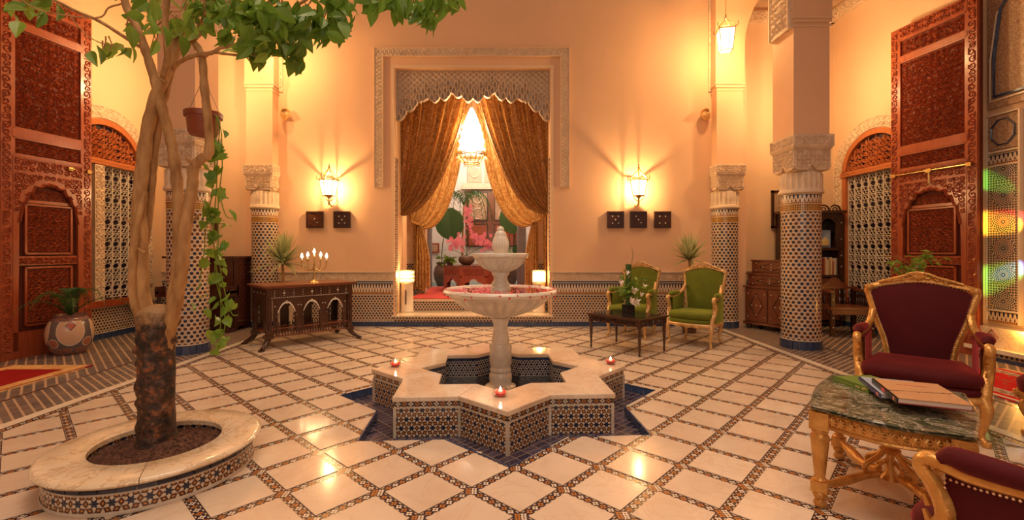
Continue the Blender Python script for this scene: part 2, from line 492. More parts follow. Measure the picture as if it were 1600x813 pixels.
def velvet(name, c, sheen):
    g = NG(name); o = g.coord('Object')
    f = g.noise(o, 5, 4, .6)
    col = g.mix(g.m_('MULTIPLY_ADD', f, 2.0, -.5), tuple(q*.7 for q in c), c)
    g.bump(g.noise(o, 160, 2), .1, .002)
    return g.out(col, .75, spec=.2, Sheen_Weight=.6, Sheen_Roughness=.35, Sheen_Tint=sheen)
M['velvet_red'] = velvet('maroon_velvet', (.085, .005, .008), (.9, .12, .12))
M['velvet_green'] = velvet('olive_velvet', (.15, .17, .014), (.75, .85, .2))
def mat_curtain(nm, c1, c2):
    g = NG(nm); u = g.coord('UV')
    f = g.noise(u, 11, 3, .5, 2.5)
    m = g.gt(f, .5)
    c = g.mix(m, c1, c2)
    g.bump(m, .15, .002)
    g.out(c, .48, spec=.4, Sheen_Weight=.5, Sheen_Roughness=.4)
    g.b.inputs['Sheen Tint'].default_value = (1, .7, .35, 1)
    tr = g.node('ShaderNodeBsdfTranslucent'); g.put(tr.inputs[0], c)
    mx = g.node('ShaderNodeMixShader'); mx.inputs[0].default_value = .25
    g.t.links.new(g.b.outputs[0], mx.inputs[1]); g.t.links.new(tr.outputs[0], mx.inputs[2])
    g.t.links.new(mx.outputs[0], g.t.nodes['Material Output'].inputs[0])
    return g.m
M['curtain'] = mat_curtain('gold_damask_dim', (.24, .095, .022), (.40, .20, .06)); M['curtain2'] = mat_curtain('gold_damask_lit', (.50, .24, .06), (.72, .46, .17))  # same damask; dimness of the front and lit rear put into the colours
def emit(name, c, s):
    g = NG(name); g.out((.9, .7, .4), .4)
    g.b.inputs['Emission Color'].default_value = (*c, 1); g.b.inputs['Emission Strength'].default_value = s
    return g.m
def lampglass(name, c, s, tr):
    g = NG(name); e = g.node('ShaderNodeEmission'); g.put(e.inputs[0], c); e.inputs[1].default_value = s
    t = g.node('ShaderNodeBsdfTransparent'); mx = g.node('ShaderNodeMixShader'); mx.inputs[0].default_value = tr
    g.t.links.new(e.outputs[0], mx.inputs[1]); g.t.links.new(t.outputs[0], mx.inputs[2])
    g.t.links.new(mx.outputs[0], g.t.nodes['Material Output'].inputs[0]); return g.m
M['glow'] = lampglass('lit_lantern_glass', (1, .74, .38), 9, .7)
M['glow_hot'] = emit('lit_crystal', (1, .80, .50), 13)
M['glow_lamp'] = emit('lit_paper_shade', (1, .62, .18), 3.2)
M['flame'] = emit('candle_flame', (1, .74, .36), 30)
M['wax'] = emit('wax_glow', (1, .42, .22), .9)
def glassy(name, c, rough=.02, ior=1.45, trans=1.0):
    g = NG(name); g.out(c, rough); g.b.inputs['Transmission Weight'].default_value = trans; g.b.inputs['IOR'].default_value = ior; return g.m
M['glass'] = glassy('clear_glass', (.95, .95, .93))
M['water'] = glassy('still_water', (.75, .85, .82), .02, 1.33)
M['redglass'] = glassy('red_petal_water', (.75, .06, .07), .1, 1.35, .55)
M['crystal'] = glassy('crystal', (1, .95, .88), .03, 1.5)
def mat_leaf(name, c1, c2):
    g = NG(name); o = g.coord('Object')
    f = g.m_('ADD', g.m_('MULTIPLY', g.rnd(), .7), g.m_('MULTIPLY', g.noise(o, 9, 2), .3))
    c = g.mix(f, c1, c2)
    g.out(c, .38, spec=.45)
    tr = g.node('ShaderNodeBsdfTranslucent'); g.put(tr.inputs[0], c)
    mx = g.node('ShaderNodeMixShader'); mx.inputs[0].default_value = .38
    g.t.links.new(g.b.outputs[0], mx.inputs[1]); g.t.links.new(tr.outputs[0], mx.inputs[2])
    g.t.links.new(mx.outputs[0], g.t.nodes['Material Output'].inputs[0])
    return g.m
M['leaf'] = mat_leaf('orange_tree_leaf', (.08, .20, .02), (.34, .46, .06))
M['leaf_vine'] = mat_leaf('pothos_leaf', (.10, .26, .03), (.30, .42, .05))
M['leaf_spiky'] = mat_leaf('yucca_blade', (.26, .30, .11), (.54, .54, .30))
M['leaf_dark'] = mat_leaf('dark_frond', (.03, .09, .02), (.09, .17, .05))
def mat_bark():
    g = NG('pale_bark'); o = g.coord('Object')
    mp = g.node('ShaderNodeMapping'); g.put(mp.inputs[0], o); mp.inputs['Scale'].default_value = (1, 1, .35)
    f = g.noise(mp.outputs[0], 14, 5, .6)
    c = g.mix(g.m_('MULTIPLY_ADD', f, 2.4, -.7), (.26, .12, .042), (.60, .34, .14))
    g.bump(f, .5, .012)
    return g.out(c, .7, spec=.2)
M['bark'] = mat_bark()
def mat_trunk():
    g = NG('knotty_dark_bark'); o = g.coord('Object')
    z = g.xyz(o)[2]
    f = g.noise(o, 15, 6, .7)
    blk = g.ramp(f, [(.40, (.016, .010, .008)), (.53, (.075, .032, .016)), (.68, (.36, .12, .04))])
    pale = g.mix(f, (.26, .13, .05), (.48, .28, .12))
    t = g.m_('ADD', g.m_('MULTIPLY', g.m_('SUBTRACT', z, .90), 9.0), g.m_('MULTIPLY', g.m_('SUBTRACT', f, .5), 2.0))
    n = g.node('ShaderNodeClamp'); g.put(n.inputs[0], t)
    c = g.mix(n.outputs[0], blk, pale)
    g.bump(g.noise(o, 22, 5), .8, .02)
    return g.out(c, .6)
M['trunk'] = mat_trunk()
M['soil'] = noisy('red_soil', (.05, .018, .010), (.15, .06, .035), 30, .9, bump=1, bscale=50)
M['terracotta'] = noisy('terracotta_plastic', (.22, .05, .022), (.30, .075, .03), 5, .45)
M['clay'] = noisy('dark_clay', (.10, .05, .035), (.18, .09, .06), 9, .5)
M['black'] = noisy('black_glass', (.008, .008, .010), (.02, .02, .022), 4, .08)
M['hole'] = noisy('dark_void', (.012, .009, .008), (.03, .022, .018), 4, .7)
M['bluepane'] = noisy('blue_night_pane', (.012, .012, .04), (.05, .03, .06), 3, .2)
M['white'] = noisy('white_wall', (.66, .60, .55), (.74, .68, .62), 2, .7)
M['cyan'] = noisy('blue_floor_tile', (.16, .32, .36), (.22, .40, .44), 4, .2)
M['carpet'] = noisy('red_carpet', (.42, .035, .025), (.58, .07, .045), 40, .95, bump=.3, bscale=200)
M['petal'] = noisy('rose_petal', (.50, .012, .02), (.70, .04, .05), 4, .5)
M['pink'] = noisy('pink_orchid_petal', (.85, .16, .34), (.97, .48, .60), 25, .5)
M['lily'] = noisy('white_lily', (.80, .66, .56), (.92, .84, .74), 8, .5)
M['rope'] = noisy('cord', (.35, .24, .14), (.45, .32, .2), 30, .8)
M['fringe'] = noisy('wool_fringe', (.62, .46, .26), (.74, .58, .36), 60, .9)
def mat_gmarble():
    g = NG('green_veined_marble'); o = g.coord('Object')
    mp = g.node('ShaderNodeMapping'); g.put(mp.inputs[0], o); mp.inputs['Rotation'].default_value = (0, 0, .5); mp.inputs['Scale'].default_value = (1, 1.7, 1)
    f = g.noise(mp.outputs[0], 5, 8, .62, 1.2)
    v = g.m_('ABSOLUTE', g.m_('SUBTRACT', g.noise(mp.outputs[0], 6, 8, .7, 1.8), .5))
    c = g.ramp(f, [(.34, (.022, .032, .016)), (.5, (.085, .085, .045)), (.66, (.20, .16, .09))])
    c = g.mix(g.m_('MULTIPLY', g.lt(v, .013), .8), c, (.62, .52, .40))
    return g.out(c, .09)
M['gmarble'] = mat_gmarble()
def mat_rug(name, body, border, motif):
    g = NG(name); x, y, _ = g.xyz(g.coord('UV'))
    ax = g.m_('ABSOLUTE', g.m_('SUBTRACT', x, .5)); ay = g.m_('ABSOLUTE', g.m_('SUBTRACT', y, .5))
    e = g.m_('MAXIMUM', ax, g.m_('MULTIPLY_ADD', ay, 1.0, 0.0))
    n = g.noise(g.coord('UV'), 26, 3, .5, 2.0)
    c = g.mix(g.gt(n, .60), body, motif)
    c = g.mix(g.gt(ax, .27), c, g.mix(g.gt(n, .5), border, motif))
    c = g.mix(g.gt(ax, .40), c, body)
    c = g.mix(g.gt(ax, .455), c, border)
    g.bump(g.noise(g.coord('UV'), 300, 2), .3, .004)
    return g.out(c, .95, spec=.1)
def mat_rug_left():
    g = NG('crimson_rug'); x, y, _ = g.xyz(g.coord('UV'))
    ax = g.m_('ABSOLUTE', g.m_('SUBTRACT', x, .5)); ay = g.m_('ABSOLUTE', g.m_('SUBTRACT', y, .5))
    n = g.noise(g.coord('UV'), 30, 3, .5, 1.0)
    bd = g.m_('MAXIMUM', g.gt(ax, .34), g.gt(ay, .45))
    c = g.mix(bd, (.30, .012, .012), g.mix(g.gt(n, .5), (.55, .28, .10), (.68, .42, .18)))
    c = g.mix(g.gt(ax, .475), c, (.28, .015, .015))
    g.bump(g.noise(g.coord('UV'), 300, 2), .3, .004)
    return g.out(c, .95, spec=.1)
M['rug_left'] = mat_rug_left()
M['rug_right'] = mat_rug('scarlet_rug', (.62, .012, .012), (.66, .48, .30), (.30, .16, .09))
def mat_bricks(name, ang, pitch=.085):
    g = NG(name); o = g.coord('Object')
    mp = g.node('ShaderNodeMapping'); g.put(mp.inputs[0], o); mp.inputs['Rotation'].default_value = (0, 0, ang)
    x, y, _ = g.xyz(mp.outputs[0])
    # rows of small glazed bricks between pale joints
    fr = g.m_('FRACT', g.m_('DIVIDE', x, pitch)); j1 = g.lt(fr, .24)
    fy = g.m_('FRACT', g.m_('DIVIDE', y, .036)); j2 = g.lt(fy, .16)
    h = g.white(g.comb(g.m_('FLOOR', g.m_('DIVIDE', x, pitch)), g.m_('FLOOR', g.m_('DIVIDE', y, .036)), 0.0))
    c = g.ramp(h, [(0, (.08, .07, .075)), (.5, (.14, .11, .10)), (1, (.24, .17, .13))])
    c = g.mix(g.m_('MULTIPLY', j2, .6), c, (.30, .21, .14))
    c = g.mix(j1, c, (.50, .34, .22))
    return g.out(c, .3)
M['brickR'] = mat_bricks('gallery_bricks_east', radians(45)); M['brickL'] = mat_bricks('gallery_bricks_west', radians(-45))
M['walkR'] = mat_bricks('walkway_bricks_east', radians(52), .07); M['walkL'] = mat_bricks('walkway_bricks_west', radians(-52), .07)
def mat_pot():
    g = NG('painted_pottery'); x, y, _ = g.xyz(g.coord('UV'))
    p = .36
    fx = g.m_('MULTIPLY', g.m_('ABSOLUTE', g.m_('SUBTRACT', g.m_('FRACT', g.m_('DIVIDE', x, p)), .5)), p)
    dy = g.m_('SUBTRACT', y, .34)
    e = g.m_('SQRT', g.m_('ADD', g.m_('MULTIPLY', fx, fx), g.m_('MULTIPLY', g.m_('MULTIPLY', dy, dy), .45)))
    c = g.mix(g.lt(e, .135), (.13, .10, .10), (.62, .40, .26))
    c = g.mix(g.lt(g.m_('ABSOLUTE', g.m_('SUBTRACT', e, .135)), .006), c, (.66, .52, .40))
    d2 = g.m_('ADD', fx, g.m_('MULTIPLY', g.m_('ABSOLUTE', g.m_('SUBTRACT', y, .40)), .8))
    c = g.mix(g.lt(d2, .055), c, (.12, .09, .10)); c = g.mix(g.lt(d2, .042), c, (.50, .12, .06))
    gx = g.m_('SUBTRACT', p/2, fx)
    d3 = g.m_('SQRT', g.m_('ADD', g.m_('MULTIPLY', gx, gx), g.m_('POWER', g.m_('SUBTRACT', y, .17), 2.0)))
    c = g.mix(g.lt(d3, .062), c, (.66, .52, .40)); c = g.mix(g.lt(d3, .054), c, (.36, .13, .08))
    n = g.noise(g.coord('UV'), 45, 2, .5, 1.0)
    up = g.m_('MAXIMUM', g.gt(y, .455), g.lt(y, .10))
    c = g.mix(up, c, g.mix(g.gt(n, .5), (.36, .12, .07), (.14, .12, .13)))
    return g.out(c, .22)
M['pot'] = mat_pot()
def mat_panel():
    """long wall panel of 16-fold rosettes"""
    g = NG('rosette_zellige'); x, y, _ = g.xyz(g.coord('UV'))
    P = .345
    row = g.m_('FLOOR', g.m_('DIVIDE', y, P))
    fy = g.m_('MULTIPLY', g.m_('SUBTRACT', g.m_('FRACT', g.m_('DIVIDE', y, P)), .5), P)
    r = g.m_('SQRT', g.m_('ADD', g.m_('MULTIPLY', x, x), g.m_('MULTIPLY', fy, fy))); th = g.m_('ARCTAN2', fy, x)
    s = g.m_('SINE', g.m_('MULTIPLY', th, 16.0)); q = g.m_('SINE', g.m_('MULTIPLY', r, 200.0))
    k = g.m_('MULTIPLY', s, q)
    ring = g.m_('FLOOR', g.m_('DIVIDE', r, .032))
    h = g.white(g.comb(ring, row, 5.0))
    dark = g.ramp(h, [(0, (.02, .02, .03)), (.45, (.03, .06, .05)), (.7, (.28, .10, .03)), (1, (.03, .04, .12))])
    e1 = g.noise(g.coord('UV'), 30, 1, .5, 3.0)
    far = g.mix(g.gt(g.m_('MULTIPLY', g.m_('SINE', g.m_('MULTIPLY', g.m_('ADD', x, y), 95.0)), g.m_('SINE', g.m_('MULTIPLY', g.m_('SUBTRACT', x, y), 95.0))), .08), (.70, .54, .38), (.035, .04, .045))
    far = g.mix(g.gt(e1, .6), far, (.45, .18, .04))
    c = g.mix(g.gt(k, -.05), (.74, .58, .42), dark)
    c = g.mix(g.lt(r, .024), c, (.02, .02, .03)); c = g.mix(g.lt(r, .011), c, (.8, .7, .55))
    c = g.mix(g.gt(r, .145), c, far)
    return g.out(c, .22)
M['panel'] = mat_panel()
def mat_arab(name, c1, c2, sc=40):
    g = NG(name); n = g.noise(g.coord('UV'), sc, 2, .5, 3.0)
    m = g.gt(n, .5); g.bump(m, .4, .006); return g.out(g.mix(m, c1, c2), .5)
M['arab'] = mat_arab('painted_stucco', (.30, .15, .08), (.60, .42, .26))
M['arab_pale'] = mat_arab('carved_plaster_pattern', (.55, .39, .26), (.72, .54, .38), 50)
# ---------------------------------------------------------------- polygon helpers
def clip(poly, nx, ny, d):
    out = []; n = len(poly)
    for i in range(n):
        a, b = poly[i], poly[(i+1) % n]
        da = nx*a[0]+ny*a[1]-d; db = nx*b[0]+ny*b[1]-d
        if da <= 0: out.append(a)
        if (da < 0 < db) or (db < 0 < da):
            t = da/(da-db); out.append((a[0]+(b[0]-a[0])*t, a[1]+(b[1]-a[1])*t))
    return out
def area(p): return .5*sum(p[i][0]*p[(i+1) % len(p)][1]-p[(i+1) % len(p)][0]*p[i][1] for i in range(len(p)))
def minus_square(polys, c, R, phi):
    out = []
    for rest in polys:
        for k in range(4):
            a = phi+pi/4+k*pi/2; nx, ny = cos(a), sin(a); d = nx*c[0]+ny*c[1]+R*cos(pi/4)
            o = clip(rest, -nx, -ny, -d)
            if len(o) > 2 and abs(area(o)) > 1e-5: out.append(o)
            rest = clip(rest, nx, ny, d)
            if len(rest) < 3 or abs(area(rest)) < 1e-6: break
    return out
FC = (-.045, 4.53); PHI = radians(3)              # fountain centre, star turned with the paving
def minus_star(poly, R):
    return minus_square(minus_square([poly], FC, R, PHI), FC, R, PHI+pi/4)
def star_pts(R, c=FC):
    r2 = R*cos(pi/4)/cos(pi/8)
    return [(c[0]+(R if k % 2 == 0 else r2)*cos(PHI+k*pi/8), c[1]+(R if k % 2 == 0 else r2)*sin(PHI+k*pi/8)) for k in range(16)]
def rect(x0, y0, x1, y1): return [(x0, y0), (x1, y0), (x1, y1), (x0, y1)]

# ---------------------------------------------------------------- floor
XL, XR, YB = -3.86, 3.70, 8.44
RC = 1.56
mb = MB()
for p in minus_star(rect(XL, -2, XR, YB), RC): mb.prism(p, -.03, -.004)
floor = tag(mb.build('floor', M['bands']), kind='structure')
cells = []
for i in range(-14, 30):
    for j in range(-16, 26):
        h = BANDW/2/LAT_L
        def L2(a, b): return (LAT_O[0]+LAT_L*(a*LA[0]+b*LB[0]), LAT_O[1]+LAT_L*(a*LA[1]+b*LB[1]))
        q = [L2(i+h, j+h), L2(i+h, j+1-h), L2(i+1-h, j+1-h), L2(i+1-h, j+h)]
        if area(q) < 0: q.reverse()
        for (nx, ny, d) in ((-1, 0, -XL), (1, 0, XR), (0, 1, YB), (0, -1, .6)):
            q = clip(q, nx, ny, d)
            if len(q) < 3: break
        if len(q) < 3 or abs(area(q)) < 4e-4: continue
        cx_, cy_ = sum(p[0] for p in q)/len(q), sum(p[1] for p in q)/len(q)
        pcs = minus_star(q, RC)
        if not pcs: continue
        vis = cy_ > 2.15 and abs(cx_) < 1.13*cy_+.3 and hypot(cx_+2.2, cy_-2.95) > .45
        cells.append((0 if vis else 1, hypot(cx_, cy_), pcs, (cx_, cy_)))
cells.sort(key=lambda c: (c[0], c[1]))
rest = MB()
for k, (v_, d_, pcs, c0) in enumerate(cells):
    if k < 300:
        mb = MB()
        for p in pcs: mb.prism([(x-c0[0], y-c0[1]) for x, y in p], -.012, 0)
        o = mb.build('marble_tile', M['marble_tile'], floor); o.location = (c0[0], c0[1], random.uniform(-.0006, .0006))
    else:
        for p in pcs: rest.prism(p, -.012, 0)
tag(rest.build('marble_tiles_far', M['marble_tile'], floor), kind='stuff')
for (xa, xb, mt, nm, z) in ((XL-.075, XL, 'chain', 'chain_border', .0), (XR, XR+.075, 'chain', 'chain_border', .0),
                       (XL-.175, XL-.075, 'whitestone', 'white_stone_strip', .003), (XR+.075, XR+.175, 'whitestone', 'white_stone_strip', .003)):
    mb = MB(); xm = (xa+xb)/2
    mb.face([(xa, -2, z), (xb, -2, z), (xb, YB, z), (xa, YB, z)], [(-2, xa-xm), (-2, xb-xm), (YB, xb-xm), (YB, xa-xm)])
    mb.box((xm, 3.2, z-.02), (xb-xa, 10.4, .038)); mb.build(nm, M[mt], floor)
def slab(name, x0, y0, x1, y1, z, mt, parent=floor, t=.03):
    mb = MB(); mb.box(((x0+x1)/2, (y0+y1)/2, z-t/2), (x1-x0, y1-y0, t)); return mb.build(name, M[mt], parent)
slab('walkway_paving', XR+.175, -2, 4.55, 8.9, 0, 'walkR'); slab('walkway_paving', -4.64, -2, XL-.175, 8.6, 0, 'walkL')
slab('dark_joint_line', 4.55, -2, 4.575, 8.9, .001, 'pianowood'); slab('dark_joint_line', -4.665, -2, -4.64, 8.6, .001, 'pianowood')
slab('gallery_paving', 4.575, -2, 6.75, 8.9, 0, 'brickR'); slab('gallery_paving', -6.6, -2, -4.665, 8.6, 0, 'brickL')
# sunk star channel round the fountain
mb = MB(); mb.prism(star_pts(RC+.02), -.12, -.075); mb.build('channel_floor', M['channel'], floor)
sp = star_pts(RC); n16 = len(sp)
for k in range(n16):
    a, b = Vector(sp[k]), Vector(sp[(k+1) % n16]); L = (b-a).length; nt = max(2, round(L/.13)); d = (b-a)/L; nrm = Vector((-d.y, d.x))
    for q in range(nt):
        m0 = a+d*(L*(q+.5)/nt)+nrm*.006
        mb = MB(); mb.box((0, 0, -.035), (L/nt*.95, .012, .066))
        o = mb.build('channel_tile', M['bluetile'], floor); o.location = (m0.x, m0.y, 0); o.rotation_euler = (0, 0, atan2(d.y, d.x))
for (px, py) in ((737, 701), (560, 628)):
    g0 = gp(px, py); mb = MB(); mb.prism([(.09, 0), (0, .07), (-.09, 0), (0, -.07)], -.076, -.045)
    o = mb.build('marble_inset', M['marble_tile'], floor); o.location = (g0.x, g0.y, 0); o.rotation_euler = (0, 0, .6)

# ---------------------------------------------------------------- walls
def frame(x0, y0, x1, y1):
    """matrix: local x runs p0->p1, local -y faces the room"""
    a = atan2(y1-y0, x1-x0)
    return Matrix.Translation((x0, y0, 0)) @ Matrix.Rotation(a, 4, 'Z'), hypot(x1-x0, y1-y0)
tile_me = {}
def plinth_tiles(parent, Mx, L, w=.105, z0=0.0, h=.09, name='plinth_tile', mat='bluetile', t=.022):
    n = max(1, round(L/w)); w = L/n
    for k in range(n):
        key = (name, round(w, 3), h)
        if key not in tile_me:
            mb = MB(); mb.box((0, -t/2, h/2), (w*.94, t, h*.96)); o = mb.build(name, M[mat], parent); tile_me[key] = o
        else:
            o = tile_me[key].copy(); link(o, parent); o.parent = parent
        o.matrix_local = Mx @ Matrix.Translation(((k+.5)*w, 0, z0)) @ Matrix.Rotation(random.uniform(-.01, .01), 4, 'X')
def dado(parent, x0, y0, x1, y1, top=1.0, seed=3):
    Mx, L = frame(x0, y0, x1, y1)
    plinth_tiles(parent, Mx, L)
    zt = min(top, .585)
    mb = MB(); mb.M = Mx; mb.box((L/2, -.008, (.1+zt)/2), (L, .016, zt-.1)); mb.build('zellige_dado', M['dado'], parent)
    mb = MB(); mb.M = Mx; mb.box((L/2, -.01, .1), (L, .024, .014)); mb.box((L/2, -.01, zt-.006), (L, .024, .012))
    if top > .9:
        mb.box((L/2, -.011, .80), (L, .026, .012)); mb.box((L/2, -.011, .835), (L, .03, .012)); mb.box((L/2, -.02, .995), (L, .05, .014))
    mb.build('dado_moulding', M['iron'], parent)
    if top > .9:
        mb = MB(); mb.M = Mx
        mb.face([(0, -.014, .59), (L, -.014, .59), (L, -.014, .80), (0, -.014, .80)], [(0, 0), (L, 0), (L, 1), (0, 1)])
        mb.build('pennant_frieze', M['tri'], parent)
        mb = MB(); mb.M = Mx; mb.box((L/2, -.011, .818), (L, .022, .022)); mb.build('dark_tile_line', M['bluetile'], parent)
        mb = MB(); mb.M = Mx; mb.box((L/2, -.008, .915), (L, .016, .146))
        carve(mb, .01, L-.01, .845, .985, lambda u, v, h: (u, -.016-h, v), .075, .010, .012, mirror=False, seed=seed)
        mb.build('carved_plaster_band', M['stucco'], parent)

BW = 8.45; OX0, OX1, OZ0, OZ1 = -2.02, .833, .20, 4.73
mb = MB()
def lo(x): return 0
xs = [-4.45, OX0, OX1, 4.3]
mb.plate([-4.75, OX0], lambda x: 0, lambda x: 8.5, BW, BW+.35)
mb.plate([OX1, 4.42], lambda x: 0, lambda x: 8.5, BW, BW+.35)
mb.plate([OX0, OX1], lambda x: OZ1, lambda x: 8.5, BW, BW+.35)
mb.plate([OX0, OX1], lambda x: -.05, lambda x: OZ0-.02, BW, BW+.35)
wall_back = tag(mb.build('wall_back', M['plaster']), kind='structure')
dado(wall_back, -4.15, BW, OX0-.03, BW, 1.0, 3)
dado(wall_back, OX1+.03, BW, 3.80, BW, 1.0, 4)
plinth_tiles(wall_back, *frame(OX0-.03, BW, OX1+.03, BW))
mb = MB(); mb.box(((OX0+OX1)/2, BW-.008, .145), (OX1-OX0+.06, .016, .10)); mb.build('zellige_dado', M['dado'], wall_back)
mb = MB(); mb.box(((OX0+OX1)/2, BW+.16, .19), (OX1-OX0+.1, .42, .03)); mb.build('marble_threshold', M['travertine'], wall_back)
# recessed door-case mouldings and carved band round the opening
AX0, AX1, AZ0, AZ1 = -2.383, 1.174, 2.55, 5.097; bw = .155
alf = tag(MB().box((0, 0, -5), (.01, .01, .01)).build('x', M['stucco']), kind='structure')
bpy.data.objects.remove(alf)
mb = MB()
mb.box(((AX0+AX1)/2, BW-.02, AZ1-bw/2), (AX1-AX0, .04, bw)); mb.box((AX0+bw/2, BW-.02, (AZ0+AZ1-bw)/2), (bw, .04, AZ1-bw-AZ0)); mb.box((AX1-bw/2, BW-.02, (AZ0+AZ1-bw)/2), (bw, .04, AZ1-bw-AZ0))
fnb = lambda u, v, h: (u, BW-.04-h, v)
def zig(mb, x0, x1, z0, z1, along='x', cell=.075, w=.008, h=.012):
    L = (x1-x0) if along == 'x' else (z1-z0); n = max(2, round(L/cell)); c = L/n
    for k in range(n):
        for s_ in (0, 1):
            a = (k*c, 0 if s_ else 1); b = ((k+1)*c, 1 if s_ else 0)
            pts = []
            for (t, q) in (a, ((a[0]+b[0])/2, .5), b):
                pts.append((x0+t, z0+q*(z1-z0)) if along == 'x' else (x0+q*(x1-x0), z0+t))
            mb.ribbon(pts, w*1.6, h, fnb)
        cxx = (k+.5)*c
        mid = (x0+cxx, (z0+z1)/2) if along == 'x' else ((x0+x1)/2, z0+cxx)
        mb.ribbon([(mid[0]-.022, mid[1]), (mid[0], mid[1]+.022), (mid[0]+.022, mid[1]), (mid[0], mid[1]-.022), (mid[0]-.022, mid[1])], w, h, fnb)
e = .02
zig(mb, AX0+e, AX1-e, AZ1-bw+e, AZ1-e, 'x'); zig(mb, AX0+e, AX0+bw-e, AZ0+e, AZ1-bw, 'z'); zig(mb, AX1-bw+e, AX1-e, AZ0+e, AZ1-bw, 'z')
tag(mb.build('carved_surround_band', M['stucco'], wall_back))
mb = MB()
for d_, t_ in ((0, .012), (bw, .014)):
    mb.box(((AX0+AX1)/2, BW-.028, AZ1-d_), (AX1-AX0-2*d_+.02, .056, t_))
    for sx, X_ in ((1, AX0+d_), (-1, AX1-d_)): mb.box((X_, BW-.028, (AZ0+AZ1-d_)/2), (t_, .056, AZ1-AZ0-d_))
mb.box(((OX0+OX1)/2, BW-.015, OZ1+.03), (OX1-OX0+.12, .03, .05))
for X_ in (OX0-.03, OX1+.03): mb.box((X_, BW-.015, (OZ0+OZ1)/2+.4), (.05, .03, OZ1-OZ0-.8))
mb.build('surround_moulding', M['plaster2'], wall_back)
# reveals of the opening, lined with mosaic
for X_, s_ in ((OX0, 1), (OX1, -1)):
    mb = MB(); x_ = X_+s_*.012
    mb.box((X_-s_*.024, BW+.30, 2.4), (.06, .575, 4.8)); mb.build('opening_jamb', M['plaster2'], wall_back)
    mb = MB(); mb.box((X_+s_*.006, BW+.1, 1.65), (.02, .17, 2.9)); mb.build('jamb_mosaic_strip', M['dado'], wall_back)
# gray lace stucco hanging over the opening: lattice plus a scalloped edge
def lace_edge(x):
    c = (OX0+OX1)/2; t = abs(x-c)/((OX1-OX0)/2)
    base = 4.22-.40*max(0, (t-.62)/.38)**1.0
    lobe = .085*(1-abs(sin((x-OX0)/(OX1-OX0)*pi*14)))
    big = .13*(1-abs(cos((x-OX0)/(OX1-OX0)*pi*4.0)))*(1 if t < .68 else .3)
    return base+lobe+big-.09
yl = BW+.10
mb = MB(); c_ = .115
n_ = 40
import itertools
for fam in (1, -1):
    k = -60
    while k < 90:
        # diagonal strip clipped by the edge curve
        pts = []
        for q in range(0, 30):
            z = OZ1-.02-q*c_/2*.9
            x = OX0+k*c_+fam*q*c_/2
            if OX0 < x < OX1 and z > lace_edge(x)+.20: pts.append((x, z))
            else:
                if len(pts) > 1: mb.ribbon(pts, .011, .02, lambda u, v, h: (u, yl-h, v))
                pts = []
        if len(pts) > 1: mb.ribbon(pts, .011, .02, lambda u, v, h: (u, yl-h, v))
        k += 1
mb.build('plaster_lattice', M['lace'], wall_back)
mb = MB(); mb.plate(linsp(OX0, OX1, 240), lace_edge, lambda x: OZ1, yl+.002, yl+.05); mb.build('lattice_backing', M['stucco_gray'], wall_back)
mb = MB(); md = MB(); N_ = 14; fl = lambda u, v, h: (u, yl-.004-h, v)
def drop(cx, z0, w, h):
    P = []
    for k in range(17):
        t = k/16*2*pi; P.append((cx+w*sin(t)*(1-.45*(.5-.5*cos(t))), z0+h*(.5-.5*cos(t))))
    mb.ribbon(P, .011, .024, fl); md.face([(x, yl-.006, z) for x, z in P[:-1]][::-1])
for k in range(N_*2):
    xm = OX0+(OX1-OX0)*(k+.5)/(N_*2); w = (OX1-OX0)/(N_*2)*.46; big_ = k % 2
    e0 = lace_edge(xm)+.015
    drop(xm, e0, w, .13); drop(xm+w, e0+.115, w*.85, .12)
    if big_: drop(xm, e0+.20, w*.9, .15)
mb.ribbon([(x, lace_edge(x)+.008) for x in linsp(OX0+.01, OX1-.01, 200)], .010, .022, fl)
mb.build('scalloped_edge', M['lace'], wall_back); md.build('painted_hollows', M['lace_shadow'], wall_back)
# narrow carved strips at both ends of the wall
for X_ in (3.79, -4.13):
    mb = MB(); mb.box((X_, BW-.015, 6.2), (.13, .03, 3.8)); carve(mb, X_-.06, X_+.06, 4.32, 8.0, lambda u, v, h: (u, BW-.03-h, v), .06, .008, .01, mirror=False, seed=9)
    mb.build('carved_corner_strip', M['stucco'], wall_back)

# gallery end walls, side walls, ceilings
def wallbox(name, x0, y0, x1, y1, z0=0, z1=6.3, mt='plaster2'):
    mb = MB(); mb.box(((x0+x1)/2, (y0+y1)/2, (z0+z1)/2), (x1-x0, y1-y0, z1-z0)); return tag(mb.build(name, M[mt]), kind='structure')
wel = wallbox('wall_left_end', -6.6, 8.55, -4.6, 8.8); wer = wallbox('wall_right_end', 4.2, 8.85, 6.6, 9.1)
dado(wel, -6.35, 8.55, -4.6, 8.55, 1.0, 5); dado(wer, 4.2, 8.85, 6.3, 8.85, 1.0, 6)
wallbox('trim_1', 4.17, 8.47, 4.44, 8.87, 0, 6.28)
for (a, b, w_) in ((-6.35, -4.5, wel), (4.3, 6.3, wer)):
    y_ = 8.55 if a < 0 else 8.85
    mb = MB(); mb.box(((a+b)/2, y_-.03, 5.86), (b-a, .06, .24)); carve(mb, a+.02, b-.02, 5.76, 5.96, lambda u, v, h: (u, y_-.06-h, v), .09, .012, .014, seed=12)
    mb.build('carved_frieze', M['stucco'], w_)
HWIN = .72
def ell(x, a, h): return h*sqrt(max(0, 1-(x/a)**2))
